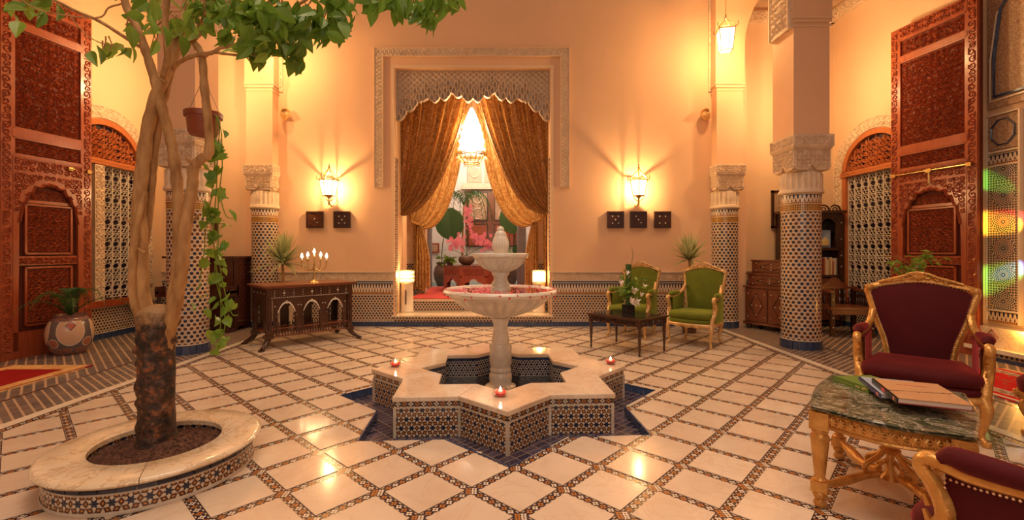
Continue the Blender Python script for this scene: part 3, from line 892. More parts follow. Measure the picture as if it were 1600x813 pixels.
def side_wall(name, x0, y0, x1, y1, xc, zs):
    Mx, L = frame(x0, y0, x1, y1); mb = MB(); mb.M = Mx
    a, b = xc-HWIN, xc+HWIN
    mb.plate([0, a], lambda x: 0, lambda x: 6.3, 0, .25)
    mb.plate([b, L], lambda x: 0, lambda x: 6.3, 0, .25)
    mb.plate([a, b], lambda x: 0, lambda x: zs, 0, .25)
    mb.plate(linsp(a, b, 33), lambda x: 2.83+ell(x-xc, HWIN, .64), lambda x: 6.3, 0, .25)
    w = tag(mb.build(name, M['plaster2']), kind='structure')
    dado(w, x0, y0, x1, y1, zs-.02, 8)
    # carved frieze near the ceiling
    mb = MB(); mb.M = Mx; mb.box((L/2, -.03, 5.86), (L, .06, .24)); carve(mb, .02, L-.02, 5.76, 5.96, lambda u, v, h: (u, -.06-h, v), .09, .012, .014, seed=14)
    mb.build('carved_frieze', M['stucco'], w)
    # carved plaster band round the arch
    mb = MB(); mb.M = Mx; w1 = .22
    def pol(u, v, h):            # u along arch, v across
        t = u; R0 = HWIN+.02+v
        return (xc-R0*cos(t), -.018-h, 2.83+(.64/.72*R0)*sin(t))
    for k in range(28):
        t0, t1 = pi*k/28, pi*(k+1)/28
        mb.face([pol(t0, 0, 0), pol(t1, 0, 0), pol(t1, w1, 0), pol(t0, w1, 0)]); mb.face([pol(t0, w1, 0), pol(t1, w1, 0), pol(t1, w1, -.018), pol(t0, w1, -.018)])
    for s_ in (-1, 1):
        xa = xc+s_*(HWIN+.02+w1/2); mb.box((xa, -.009, 1.8), (w1, .018, 2.06))
        carve(mb, xa-w1/2+.01, xa+w1/2-.01, .80, 2.80, lambda u, v, h: (u, -.018-h, v), .10, .012, .012, seed=21, mirror=False)
    carve(mb, .02, 3.12*(HWIN+.12), .01, w1-.01, lambda u, v, h: pol(u/(HWIN+.12), v, h), .095, .012, .012, seed=20, mirror=False)
    mb.build('carved_arch_band', M['stucco'], w)
    return w, Mx
ww = {}
ww['R'] = side_wall('wall_right', 6.3, 8.85, 6.3, 6.2, 8.85-7.86, .46)
ww['L'] = side_wall('wall_left', -6.35, 5.72, -6.35, 8.55, 7.33-5.72, .52)
wallbox('wall_left_near', -6.6, -2, -6.35, 5.70)
wrn = wallbox('wall_right_near', 6.5, -2, 6.75, 6.24)
wallbox('trim_2', 6.295, 6.195, 6.56, 6.24, 0, 6.29)
mb = MB(); mb.box((-5.3, 3.3, 6.35), (2.6, 10.8, .12)); tag(mb.build('ceiling', M['midwood']), kind='structure')
mb = MB(); mb.box((5.3, 3.4, 6.35), (2.9, 11.2, .12)); tag(mb.build('ceiling', M['midwood']), kind='structure')
# long beams above the arcades and the upper court walls
wallbox('wall_upper_left', -4.7, -2, -4.1, 8.45, 6.2, 8.5, 'plaster'); wallbox('wall_upper_right', 4.0, -2, 4.6, 8.45, 6.2, 8.5, 'plaster')

# ---------------------------------------------------------------- windows
def window(name, Mx, xc, zs, mull, label=None):
    w = thing(name, None, None, kind='structure'); w.matrix_world = Mx @ Matrix.Translation((xc, 0, 0))
    a = HWIN; fr = .09
    mb = MB(); xs = linsp(-a, a, 41)
    mb.plate(xs, lambda x: 2.83+max(0, ell(x, a-fr, .64-fr)) if abs(x) < a-fr else 2.83, lambda x: 2.83+ell(x, a, .64), -.03, .08)
    mb.box((-a+fr/2, .02, (zs+2.8)/2+.05), (fr, .10, 2.8-zs)); mb.box((a-fr/2, .02, (zs+2.8)/2+.05), (fr, .10, 2.8-zs))
    mb.build('arched_frame', M['orangewood'], w)
    mb = MB(); mb.box((0, .0, 2.785), (2*a, .11, .09)); mb.box((0, -.045, 2.80), (2*a, .03, .03)); mb.build('transom', M['orangewood'], w)
    mb = MB(); mb.box((0, -.01, zs+.04), (2*a+.04, .16, .10)); mb.build('sill', M['redwood'], w)
    ins = lambda x, z: abs(x) < a-fr-.01 and z < 2.83+ell(x, a-fr, .64-fr)-.012
    mb = MB(); carve(mb, -a+fr, a-fr, 2.84, 3.40, lambda u, v, h: (u, .02-h, v), .088, .013, .02, seed=5, keep=ins)
    for x in linsp(-a+fr, a-fr, 9): 
        if ins(x, 2.9): mb.ribbon([(x, 2.84), (x*1.0, 2.83+ell(x, a-fr, .64-fr))], .010, .015, lambda u, v, h: (u, .03-h, v))
    mb.build('carved_fretwork', M['orangewood'], w)
    mb = MB(); mb.plate(linsp(-a+fr-.02, a-fr+.02, 25), lambda x: 2.82, lambda x: 2.83+ell(x, a-fr+.025, .64-fr+.02), .045, .06); mb.build('lunette_pane', M['bluepane'], w)
    x0 = -a+fr
    mb = MB(); mb.box((0, .10, (zs+2.8)/2), (2*a-2*fr+.02, .02, 2.75-zs)); mb.build('window_pane', M['bluepane'], w)
    x0, x1 = -a+fr, a-fr
    nb = 8
    for k in range(nb+1):
        x = x0+(x1-x0)*k/nb
        mb = MB(); mb.tube([(0, 0, zs+.09), (0, 0, 2.75)], .011, 6); o = mb.build('bar', M['iron'], w); o.location = (x, .03, 0)
    rows = 6; zt = 2.74; hb = (zt-zs-.09)/rows
    fn = lambda u, v, h: (u, .045-h, v)
    mb = MB()
    for r in range(rows):
        z0 = zs+.09+r*hb
        mb.box((0, .04, z0+hb), (x1-x0, .012, .014))
        for k in range(nb):
            c = x0+(x1-x0)*(k+.5)/nb; hw = (x1-x0)/nb/2
            for s_ in (-1, 1):
                # C scrolls back to back, oval in the middle, small hearts above and below
                C1 = [(c+s_*hw*(.25+.62*abs(cos(t))), z0+hb*(.5+.22*sin(t))) for t in linsp(-pi/2, pi/2, 9)]
                mb.ribbon(C1, .009, .014, fn)
                C2 = [(c+s_*hw*.5*(1-cos(t))*.9, z0+hb*(.86+.08*sin(t*1.0))) for t in linsp(0, 2*pi, 9)]
                mb.ribbon(C2, .011, .014, fn)
                C3 = [(c+s_*hw*.5*(1-cos(t))*.9, z0+hb*(.14+.08*sin(t))) for t in linsp(0, 2*pi, 9)]
                mb.ribbon(C3, .011, .014, fn)
                C4 = [(c+s_*hw*(.12+.5*abs(sin(t*1.5))), z0+hb*(.24+.10*t/pi*2)) for t in linsp(0, pi, 7)]
                mb.ribbon(C4, .009, .014, fn)
                mb.ribbon([(x, 2*(z0+hb*.5)-z) for x, z in C4], .009, .014, fn)
    tag(mb.build('iron_scrollwork', M['iron'], w), kind='stuff')
    if mull:
        mb = MB(); mb.box((-.17, .0, (zs+2.75)/2), (.17, .12, 2.7-zs)); carve(mb, -.25, -.09, zs+.1, 2.72, lambda u, v, h: (u, -.06-h, v), .075, .01, .012, seed=30)
        mb.build('plaster_mullion', M['stucco'], w)
    return w
window('window_1', ww['L'][1], 7.33-5.72, .52, True)
window('window_2', ww['R'][1], 8.85-7.86, .46, False)

# ---------------------------------------------------------------- carved door leaves
def door(name, x0, y0, x1, y1, flip):
    """p0 is the left edge as seen from the court"""
    Mx, L = frame(x0, y0, x1, y1)
    w = thing(name, None, None, kind='structure'); w.matrix_world = Mx
    H = 4.80; st = .12
    mb = MB(); mb.box((L/2, .045, H/2), (L, .05, H)); mb.build('door_board', M['redwood_deep'], w)
    front = lambda off: (lambda u, v, h: (u, off-h, v))
    for x in (st/2, L-st/2):
        mb = MB(); mb.box((x, .005, H/2), (st, .06, H)); carve(mb, x-st/2+.012, x+st/2-.012, .1, H-.05, front(-.025), .095, .011, .013, seed=3, mirror=False)
        mb.build('carved_stile', M['redwood'], w)
    def rail(z0, z1, nm='rail', y=-.03, cv=0, seed=1):
        mb = MB(); mb.box((L/2, (y+.03)/2, (z0+z1)/2), (L-2*st+.01, .03-y, z1-z0))
        if cv: carve(mb, st+.01, L-st-.01, z0+.012, z1-.012, front(y), cv, .012, .014, seed=seed)
        mb.build(nm, M['redwood'], w)
    def panel(xa, xb, z0, z1, cell, seed, nm='carved_panel', y=.0, border=.035):
        mb = MB(); mb.box(((xa+xb)/2, y+.015, (z0+z1)/2), (xb-xa, .03, z1-z0)); mb.build('panel_ground', M['redwood_deep'], w)
        mb = MB()
        carve(mb, xa+border, xb-border, z0+border, z1-border, front(y), cell, .0125, .022, seed=seed, turns=1.2)
        carve(mb, xa+border, xb-border, z0+border, z1-border, front(y), cell*.8, .009, .014, seed=seed+50, turns=.9)
        m = (xa+xb)/2
        mb.ribbon([(m, z0+border), (m, z1-border)], .012, .02, front(y))
        mb.build(nm, M['redwood'], w)
        mb = MB()
        for (q0, q1, z_0, z_1) in ((xa, xb, z0, z0+border*.7), (xa, xb, z1-border*.7, z1), (xa, xa+border*.7, z0, z1), (xb-border*.7, xb, z0, z1)):
            mb.box(((q0+q1)/2, y-.008, (z_0+z_1)/2), (q1-q0, .034, z_1-z_0))
        mb.build('panel_moulding', M['redwood'], w)
    rail(4.62, 4.80, cv=.09, seed=2); rail(4.28, 4.34); rail(2.86, 2.96); rail(2.58, 2.62)
    rail(2.42, 2.60, 'carved_rail', cv=.075, seed=7)
    panel(st, L-st, 4.34, 4.62, .10, 11); panel(st, L-st, 2.96, 4.28, .088, 23); panel(st, L-st, 2.62, 2.86, .09, 31)
    # lower part: surround with a lobed arch and the wicket door set in it
    xa, xb = st+.06, L-st-.06
    def lobed(x):
        t = abs(x-(xa+xb)/2)/((xb-xa)/2)
        steps = [(0, 2.31), (.12, 2.27), (.16, 2.29), (.42, 2.24), (.48, 2.25), (.62, 2.14), (.68, 2.16), (.80, 2.02), (.85, 2.02), (.93, 1.86), (.99, 1.72), (1.01, .10)]
        for (a, za), (b, zb) in zip(steps[:-1], steps[1:]):
            if a <= t <= b: return za+(zb-za)*(t-a)/(b-a)-(.02*sin(pi*(t-a)/(b-a)) if b-a > .08 else 0)
        return .1
    mb = MB(); mb.plate(linsp(st, L-st, 90), lobed, lambda x: 2.42, -.03, .02)
    carve(mb, st+.01, L-st-.01, 1.9, 2.41, front(-.03), .075, .011, .013, seed=41, keep=lambda x, z: z > lobed(x)+.03)
    mb.build('lobed_arch_board', M['redwood'], w)
    mb = MB(); mb.ribbon([(x, lobed(x)-.0) for x in linsp(xa+.01, xb-.01, 60)], .022, .03, front(-.03)); mb.build('arch_bead', M['redwood'], w)
    rail(.0, .34, 'bottom_rail'); rail(1.20, 1.32, 'carved_rail', -.012, .06, 9); rail(2.02, 2.06, 'rail', -.008)
    panel(xa+.07, xb-.07, .40, 1.18, .08, 61); panel(xa+.07, xb-.07, 1.34, 2.01, .08, 71)
    mb = MB(); carve(mb, xa+.16, xb-.16, 2.07, 2.2, front(.02), .065, .009, .012, seed=81); mb.build('carved_plaque', M['redwood'], w)
    # brass bolt and bosses
    mb = MB()
    if not flip:
        for xx in (.72*L, L-st*.45): mb.box((xx, -.045, 2.545), (.05, .03, .05)); mb.tube([(xx-.035, -.065, 2.545), (xx+.04, -.065, 2.545)], .010, 8)
        mb.build('brass_catch', M['brass'], w); return w
    mb.tube([(st*.3, -.055, 2.545), (L-st*.4, -.055, 2.545)], .011, 8); mb.box((L*.5, -.05, 2.545), (.07, .035, .05)); mb.box((st*.6, -.05, 2.545), (.06, .035, .05)); mb.box((L-st*.6, -.05, 2.545), (.06, .035, .05))
    mb.tube([(L*.5, -.055, 2.54), (L*.5, -.055, 2.36)], .010, 6)
    mb.build('brass_bolt', M['brass'], w)
    return w
door('door_1', -6.32, 5.76, -6.12, 6.80, False)
door('door_2', 6.06, 7.21, 6.24, 6.07, True)

# ---------------------------------------------------------------- zellige wall panel on the right, with bench
mb = MB(); X_ = 6.5
yc, hw = 5.985, .19
def q(z0, z1, a, b, x, mt, nm, v0=0, par=wrn):
    mb = MB(); mb.face([(x, a, z0), (x, a, z1), (x, b, z1), (x, b, z0)], [(a-yc, z0-v0), (a-yc, z1-v0), (b-yc, z1-v0), (b-yc, z0-v0)])
    mb.box((x+.011, (a+b)/2, (z0+z1)/2), (.02, abs(b-a), z1-z0)); return mb.build(nm, M[mt], par)
def qt(z0, z1, nm):
    mb = MB(); mb.face([(X_-.03, yc-hw, z0), (X_-.03, yc-hw, z1), (X_-.03, yc+hw, z1), (X_-.03, yc+hw, z0)], [(0, 0), (0, 1), (2*hw, 1), (2*hw, 0)])
    mb.box((X_-.015, yc, (z0+z1)/2), (.025, 2*hw, z1-z0)); mb.build(nm, M['tri'], wrn)
q(.62, 2.50, yc-hw, yc+hw, X_-.03, 'panel', 'rosette_panel', v0=.62-.06)
qt(.45, .60, 'lower_border'); qt(2.52, 2.66, 'upper_border')
q(2.72, 3.16, yc-hw, yc+hw, X_-.03, 'arab', 'painted_plaster_square')
mb = MB()
for (a, b, z0, z1) in ((yc-hw-.02, yc-hw, .45, 3.18), (yc+hw, yc+hw+.02, .45, 3.18)): mb.box((X_-.025, (a+b)/2, (z0+z1)/2), (.05, b-a, z1-z0))
for z in (.61, 2.51, 2.69, 3.18): mb.box((X_-.025, yc, z), (.05, 2*hw, .02))
mb.build('panel_border', M['whitestone'], wrn)
mb = MB(); pts = [(X_-.04, yc+.15*cos(t), 2.94+.175*sin(t)) for t in [pi/8+pi/4*k for k in range(9)]]; mb.tube(pts, .011, 4); mb.build('octagon_band', M['bluetile'], wrn)
q(3.27, 6.2, 3.2, yc+hw, X_-.03, 'arab', 'painted_arch_panel')
mb = MB(); ap = [(X_-.045, y_, z_) for (y_, z_) in ((3.3, 3.42), (yc+hw-.09, 3.42), (yc+hw-.09, 3.95), (yc+.02, 4.55), (yc-.4, 5.1), (yc-.9, 5.4))]
mb.tube(ap, .02, 4); mb.build('arch_navy_band', M['bluetile'], wrn)
mb = MB(); mb.tube([(p[0], p[1]+.045, p[2]-.05) for p in ap], .012, 4); mb.build('arch_white_band', M['whitestone'], wrn)
bench = thing('marble_bench', 'low honey marble bench below the rosette mosaic, with a small red diamond', 'bench', (6.31, 5.2, 0))
mb = MB(); mb.box((.05, .2, .28), (.20, 1.5, .26)); mb.build('seat_block', M['travertine'], bench)
mb = MB(); mb.box((.01, .2, .125), (.30, 1.6, .05)); mb.build('ledge', M['whitestone'], bench)
mb = MB(); mb.box((.04, .2, .07), (.24, 1.6, .06)); mb.build('mosaic_base', M['dado'], bench)
mb = MB(); mb.box((.03, .2, .02), (.26, 1.6, .04)); mb.build('navy_base', M['bluetile'], bench)
mb = MB(); mb.tube([(-.056, .72+.075*cos(t), .29+.09*sin(t)) for t in [0, pi/2, pi, 3*pi/2, 2*pi]], .006, 4); mb.tube([(-.056, .72+.03*cos(t), .29+.035*sin(t)) for t in linsp(0, 2*pi, 9)], .006, 4)
mb.build('diamond_motif', M['redwood'], bench)

# ---------------------------------------------------------------- columns with carved capitals and piers
def column(cx, cy, r, ztile, zb, zt, htop, rim, label, grp=None):
    t = thing('mosaic_column', label, 'column', (cx, cy, 0), 0, grp)
    mb = MB(); mb.lathe([(r, .12), (r, ztile-.24)], 40, cap=False); mb.build('tiled_shaft', M['col'], t, True)
    mb = MB(); mb.lathe([(r+.003, ztile-.24), (r+.003, ztile-.145)], 40, cap=False); 
    o = mb.build('ochre_ring', M['ochre_ring'], t, True)
    mb = MB(); mb.lathe([(r+.003, ztile-.14), (r+.003, ztile)], 40, cap=False)
    for k, fu in enumerate(mb.uv): mb.uv[k] = [(u, (v-(ztile-.14))/.14) for u, v in fu]
    mb.build('pennant_ring', M['tri'], t, True)
    mb = MB()
    for z in (.125, ztile-.245, ztile-.142): mb.lathe([(r, z-.008), (r+.010, z), (r, z+.008)], 40, cap=False)
    mb.build('ivory_rings', M['iron'], t, True)
    mb = MB(); mb.lathe([(r-.002, 0), (r-.002, .125)], 32); mb.build('base_core', M['grout'], t)
    n = 20
    for k in range(n):
        a = 2*pi*(k+.5)/n
        key = ('base_tile', r)
        if key not in tile_me:
            mb = MB(); mb.box((0, 0, .058), (.024, 2*pi*r/n*.94, .112)); o = mb.build('base_tile', M['bluetile'], t); tile_me[key] = o
        else: o = tile_me[key].copy(); link(o, t)
        o.location = (r*cos(a), r*sin(a), 0); o.rotation_euler = (0, 0, a)
    # capital: fluted drum, lobed block, abacus
    rd = r+.022
    mb = MB(); mod = lambda rr, z, th: rr-(.020*abs(sin(th*11)) if ztile+.07 < z < zb-.01 else 0)
    mb.lathe([(r+.005, ztile), (rd+.012, ztile+.02), (rd+.012, ztile+.05), (rd, ztile+.065), (rd-.004, ztile+.08), (rd-.004, (ztile+zb)/2), (rd-.004, zb-.02), (rd-.03, zb)], 132, mod=mod); mb.build('fluted_drum', M['stucco'], t, True)
    hw = rim-.03; za = zt-.17
    mb = MB()
    prof = lambda x: zb+.02+(.07*(1-(abs(x)/.05)**2) if abs(x) < .05 else 0)+(.075*(1-sqrt(max(0, 1-((abs(x)-hw*.72)/(hw*.28))**2))) if abs(x) > hw*.72 else 0)
    xs = linsp(-hw, hw, 25)
    for k in range(4):
        mb.M = Matrix.Rotation(k*pi/2, 4, 'Z'); e_ = .004 if k % 2 else 0
        mb.plate(linsp(-hw+e_, hw-e_, 25), lambda x: prof(x), lambda x: za, -hw-e_, -hw+.10)
        carve(mb, -hw+.012, hw-.012, zb+.05, za-.01, lambda u, v, h: (u, -hw-e_-h, v), .060, .009, .012, seed=5+k, keep=lambda x, z: z > prof(x)+.02)
    mb.M = None; mb.box((0, 0, (za+zb)/2), (2*hw-.1, 2*hw-.1, za-zb-.01)); mb.build('lobed_block', M['stucco'], t)
    mb = MB(); mb.box((0, 0, zt-.085), (2*rim, 2*rim, .17)); mb.box((0, 0, za-.012), (2*rim-.03, 2*rim-.03, .03))
    for k in range(4):
        mb.M = Matrix.Rotation(k*pi/2, 4, 'Z'); carve(mb, -rim+.01, rim-.01, zt-.15, zt-.015, lambda u, v, h: (u, -rim-h, v), .058, .009, .011, seed=15+k)
    mb.build('abacus', M['stucco'], t)
    return t
g = NG('ochre_diamond_ring'); x_, y_, _ = g.xyz(g.coord('UV'))
s_ = g.m_('MULTIPLY', g.m_('SINE', g.m_('MULTIPLY', g.m_('ADD', x_, y_), 110.0)), g.m_('SINE', g.m_('MULTIPLY', g.m_('SUBTRACT', x_, y_), 110.0)))
M['ochre_ring'] = g.out(g.mix(g.gt(s_, .15), (.52, .27, .06), (.10, .05, .03)), .22)
column(4.275, 6.66, .25, 2.19, 2.50, 3.01, 0, .285, 'big mosaic column on the right, in front of the bookcase', None)
column(-4.37, 6.36, .25, 2.19, 2.50, 3.01, 0, .285, 'big mosaic column on the left, behind the tree', None)
column(4.02, 8.45, .23, 2.14, 2.46, 2.93, 0, .27, 'mosaic column behind the green armchairs, set against the back wall', None)
column(-4.39, 8.45, .23, 2.14, 2.46, 2.93, 0, .27, 'mosaic column behind the striped plant and inlaid console, set against the back wall', None)
def pier(name, cx, cy, hw, z0, zc, side, arch=0):
    w = thing(name, None, None, (cx, cy, 0), kind='structure')
    mb = MB(); mb.box((0, 0, (z0+zc)/2), (2*hw, 2*hw, zc-z0)); mb.box((0, 0, (zc+6.3)/2), (2*hw+.05, 2*hw+.03, 6.3-zc)); mb.build('pier_shaft', M['plaster'], w)
    mb = MB()
    for k, z in enumerate((zc-.06, zc, zc+.05)): mb.box((0, 0, z), (2*hw+.03+.02*k, 2*hw+.02+.02*k, .022))
    mb.build('pier_moulding', M['plaster2'], w)
    return w
for (cx, cy, sd) in ((4.265, 6.66, -1), (-4.36, 6.36, 1)):
    w = pier('trim_3' if sd < 0 else 'trim_4', cx, cy, .25, 3.01, 4.58, sd)
    mb = MB(); X0 = cx+sd*.25; mb.box((X0+sd*.03, cy, 5.35), (.06, .50, 1.72))
    sgn = sd
    carve(mb, cy-.23, cy+.23, 4.52, 6.15, lambda u, v, h: (X0+sgn*(.06+h), u, v), .085, .010, .012, seed=77)
    for (a_, b_) in ((cy-.235, cy-.215), (cy+.215, cy+.235)): mb.box((X0+sd*.065, (a_+b_)/2, 5.35), (.02, .02, 1.7))
    o = mb.build('carved_side_panel', M['stucco'], w); o.location = (-cx, -cy, 0)
for (cx, sd) in ((4.02, -1), (-4.39, 1)):
    w = pier('trim_5' if sd < 0 else 'trim_6', cx, 8.47, .235, 2.93, 4.32, sd)
    mb = MB()      # corbel curving out towards the gallery
    pts = [(0, 4.9), (.02, 5.1), (.05, 5.3), (.10, 5.5), (.20, 5.75), (.36, 6.0), (.36, 6.3), (0, 6.3)]
    s_ = -sd
    poly = [(x*s_+s_*.235, z) for x, z in pts]
    for a_, b_ in zip(poly[:6], poly[1:6]):
        mb.face([(a_[0], -.24, a_[1]), (b_[0], -.24, b_[1]), (s_*.235, -.24, b_[1]), (s_*.235, -.24, a_[1])])
        mb.face([(a_[0], .24, a_[1]), (b_[0], .24, b_[1]), (s_*.235, .24, b_[1]), (s_*.235, .24, a_[1])])
        mb.face([(a_[0], -.24, a_[1]), (a_[0], .24, a_[1]), (b_[0], .24, b_[1]), (b_[0], -.24, b_[1])])
    mb.box((s_*(.235+.18), 0, 6.15), (.36, .48, .3))
    mb.build('corbel', M['plaster'], w)
# ================================================================ FOUNTAIN
ft = thing('star_fountain', 'tiered marble fountain with rose petals standing in an eight-pointed mosaic basin', 'fountain', (FC[0], FC[1], 0))
def loc_star(R): return [(x-FC[0], y-FC[1]) for x, y in star_pts(R)]
RO, RI, ZT, ZB = 1.225, .80, .25, -.075
so, si = loc_star(RO), loc_star(RI)
# outer walls, one facet at a time
for k in range(16):
    a, b = Vector(so[k]), Vector(so[(k+1) % 16]); L = (b-a).length; d = (b-a)/L
    Mx = Matrix.Translation((a.x, a.y, 0)) @ Matrix.Rotation(atan2(d.y, d.x), 4, 'Z')
    mb = MB(); mb.M = Mx
    mb.face([(0, 0, ZB), (L, 0, ZB), (L, 0, .165), (0, 0, .165)], [(-L/2, 0), (L/2, 0), (L/2, .24), (-L/2, .24)])
    mb.face([(0, .03, ZB), (L, .03, ZB), (L, .03, .16), (0, .03, .16)][::-1])
    mb.build('mosaic_facet', M['ros'], ft)
    mb = MB(); mb.M = Mx
    mb.face([(0, -.003, .165), (L, -.003, .165), (L, -.003, .212), (0, -.003, .212)], [(0, -.0235), (L, -.0235), (L, .0235), (0, .0235)])
    mb.build('chain_band', M['chain'], ft)
    mb = MB(); mb.M = Mx; mb.box((L/2, -.002, .160), (L, .012, .012)); mb.box((.0, 0, (ZB+.16)/2), (.022, .022, .16-ZB)); mb.build('ivory_edging', M['iron'], ft)
    # inner wall
    a, b = Vector(si[(k+1) % 16]), Vector(si[k]); L = (b-a).length; d = (b-a)/L
    mb = MB(); mb.M = Matrix.Translation((a.x, a.y, 0)) @ Matrix.Rotation(atan2(d.y, d.x), 4, 'Z')
    mb.face([(0, 0, -.14), (L, 0, -.14), (L, 0, .21), (0, 0, .21)], [(-L/2, 0), (L/2, 0), (L/2, .35), (-L/2, .35)]); mb.build('inner_mosaic_facet', M['rosin'], ft)
    mb = MB(); mb.M = Matrix.Translation((a.x, a.y, 0)) @ Matrix.Rotation(atan2(d.y, d.x), 4, 'Z')
    mb.box((L/2, -.002, .195), (L, .008, .03)); mb.build('navy_band', M['bluetile'], ft)
ro2, ri2 = loc_star(RO+.025), loc_star(RI-.02)
for k in range(8):
    i = 2*k; tip, c0, c1 = ro2[i], ro2[i-1], ro2[(i+1) % 16]; it, d0, d1 = ri2[i], ri2[i-1], ri2[(i+1) % 16]
    mb = MB()
    cxy = tip
    for q in ([c0, tip, it, d0], [tip, c1, d1, it]):
        q = [(x-cxy[0], y-cxy[1]) for x, y in q]
        if area(q) < 0: q.reverse()
        mb.prism(q, ZT-.042, ZT, bottom=True)
    o = mb.build('marble_slab', M['marble_slab'], ft, weld=True); o.location = (cxy[0], cxy[1], random.uniform(-.0008, .0008))
    m = o.modifiers.new('round', 'BEVEL'); m.width = .007; m.segments = 2; m.limit_method = 'ANGLE'; m.angle_limit = radians(40)
mb = MB(); mb.prism(loc_star(RO-.02), -.2, -.14); mb.build('basin_floor', M['dado'], ft)
mb = MB(); mb.prism(loc_star(RI-.001), -.06, .0); mb.build('basin_water', M['water'], ft)
px_ = (782-CX)/F*4.5-FC[0]; py_ = 0
mb = MB(); g_ = lambda rr, z, th: rr
prof = [(.155, -.14), (.155, .05), (.150, .07), (.118, .08), (.106, .10), (.112, .14), (.112, .175), (.098, .205), (.104, .215), (.104, .235), (.096, .25), (.098, .27), (.109, .30), (.110, .47), (.104, .485), (.087, .49), (.080, .54), (.070, .62), (.072, .67), (.092, .735)]
mb.lathe(prof, 40, c=(px_, 0), cap=False); mb.build('pedestal', M['marble_white'], ft, True)
def gad(n, z0, z1, amp):
    def f(rr, z, th):
        if z0 < z < z1:
            return rr*(1-amp*(1-abs(sin(th*n/2))**.6)*min(1, (z1-z)/.02, (z-z0)/.03+.3))
        return rr
    return f
mb = MB()
prof = [(.085, .735), (.13, .75), (.24, .785), (.36, .835), (.44, .89), (.475, .935), (.50, .945), (.50, .953), (.515, .955), (.55, .972), (.56, .995), (.548, 1.018), (.535, 1.022), (.515, 1.016), (.505, .995), (.35, .985), (.0, .985)]
mb.lathe(prof, 168, c=(px_, 0), mod=gad(26, .745, .94, .13), cap=False); mb.build('lower_bowl', M['marble_white'], ft, True)
mb = MB(); mb.lathe([(.0, 1.008), (.512, 1.008)], 48, c=(px_, 0), cap=False); mb.build('bowl_water', M['water'], ft)
mb = MB(); mb.lathe([(.10, .985), (.10, 1.03), (.088, 1.045), (.092, 1.065), (.078, 1.085), (.066, 1.11), (.068, 1.14), (.085, 1.165), (.09, 1.185)], 36, c=(px_, 0)); mb.build('upper_pedestal', M['marble_white'], ft, True)
mb = MB()
mb.lathe([(.07, 1.18), (.10, 1.19), (.17, 1.22), (.225, 1.27), (.245, 1.31), (.25, 1.315), (.25, 1.322), (.262, 1.325), (.278, 1.34), (.276, 1.362), (.265, 1.368), (.25, 1.36), (.24, 1.34), (.0, 1.335)], 120, c=(px_, 0), mod=gad(18, 1.185, 1.312, .14), cap=False)
mb.build('upper_bowl', M['marble_white'], ft, True)
mb = MB(); mb.lathe([(.06, 1.335), (.06, 1.385), (.072, 1.40), (.085, 1.43), (.086, 1.46), (.078, 1.50), (.065, 1.53), (.058, 1.54), (.060, 1.55), (.046, 1.575), (.034, 1.59), (.036, 1.60), (.028, 1.625), (.0, 1.64)], 84, c=(px_, 0), mod=gad(14, 1.39, 1.535, .14), cap=False)
mb.build('acorn_finial', M['marble_white'], ft, True)
rn = random.Random(5); mb = MB()
for k in range(420):
    a = rn.uniform(0, 2*pi); r = sqrt(rn.uniform(.10, 1))*.50 if k < 330 else rn.uniform(.51, .545)
    if r > .5 and k < 330: continue
    x, y = px_+r*cos(a), r*sin(a); z = 1.012 if r < .505 else 1.023; s = rn.uniform(.009, .017); t = rn.uniform(0, pi); zz = rn.uniform(.002, .012)
    p = [(x+s*cos(t+q*pi/2)*(.7 if q % 2 else 1), y+s*sin(t+q*pi/2)*(.7 if q % 2 else 1), z+(zz if q == 0 else .002)) for q in range(4)]
    mb.face(p)
for k in range(14):
    a = rn.uniform(-2.8, -.3); r = .545; x, y = px_+(r+.012)*cos(a), (r+.012)*sin(a); z = rn.uniform(.955, 1.0)
    mb.face([(x-.012, y, z), (x, y-.006, z-.012), (x+.012, y, z), (x, y-.006, z+.012)])
tag(mb.build('rose_petals', M['petal'], ft), kind='stuff')
# candle bowls on the rim
def tealight(pxy, py_, Y=None, label='', z=ZT):
    g0 = gp(pxy, py_, z); t = thing('candle_bowl', label, 'candle', (g0.x, g0.y, z+.001), 0, 'candle bowls on the fountain rim')
    mb = MB(); mb.lathe([(.022, 0), (.045, .008), (.056, .028), (.052, .050), (.040, .062), (.038, .060), (.048, .048), (.051, .028), (.040, .012), (.0, .008)], 24, cap=False); mb.build('glass_bowl', M['glass'], t, True)
    mb = MB(); mb.lathe([(.0, .010), (.038, .012), (.047, .028), (.046, .033), (.0, .033)], 20, cap=False); mb.build('red_petal_water', M['redglass'], t, True)
    mb = MB(); mb.lathe([(.018, .031), (.018, .042), (0, .042)], 14); mb.build('wax', M['wax'], t)
    mb = MB(); mb.lathe([(.002, .042), (.008, .050), (.006, .060), (.0, .074)], 8); mb.build('flame', M['flame'], t, True)
    light('candle_light', (0, 0, .085), LP['candle'], (1, .5, .25), .01, parent=t)
tealight(618, 573, label='small glass candle bowl on the left point of the fountain rim')
tealight(782, 619, label='small glass candle bowl on the front point of the fountain rim')
tealight(954, 569, label='small glass candle bowl on the right point of the fountain rim')

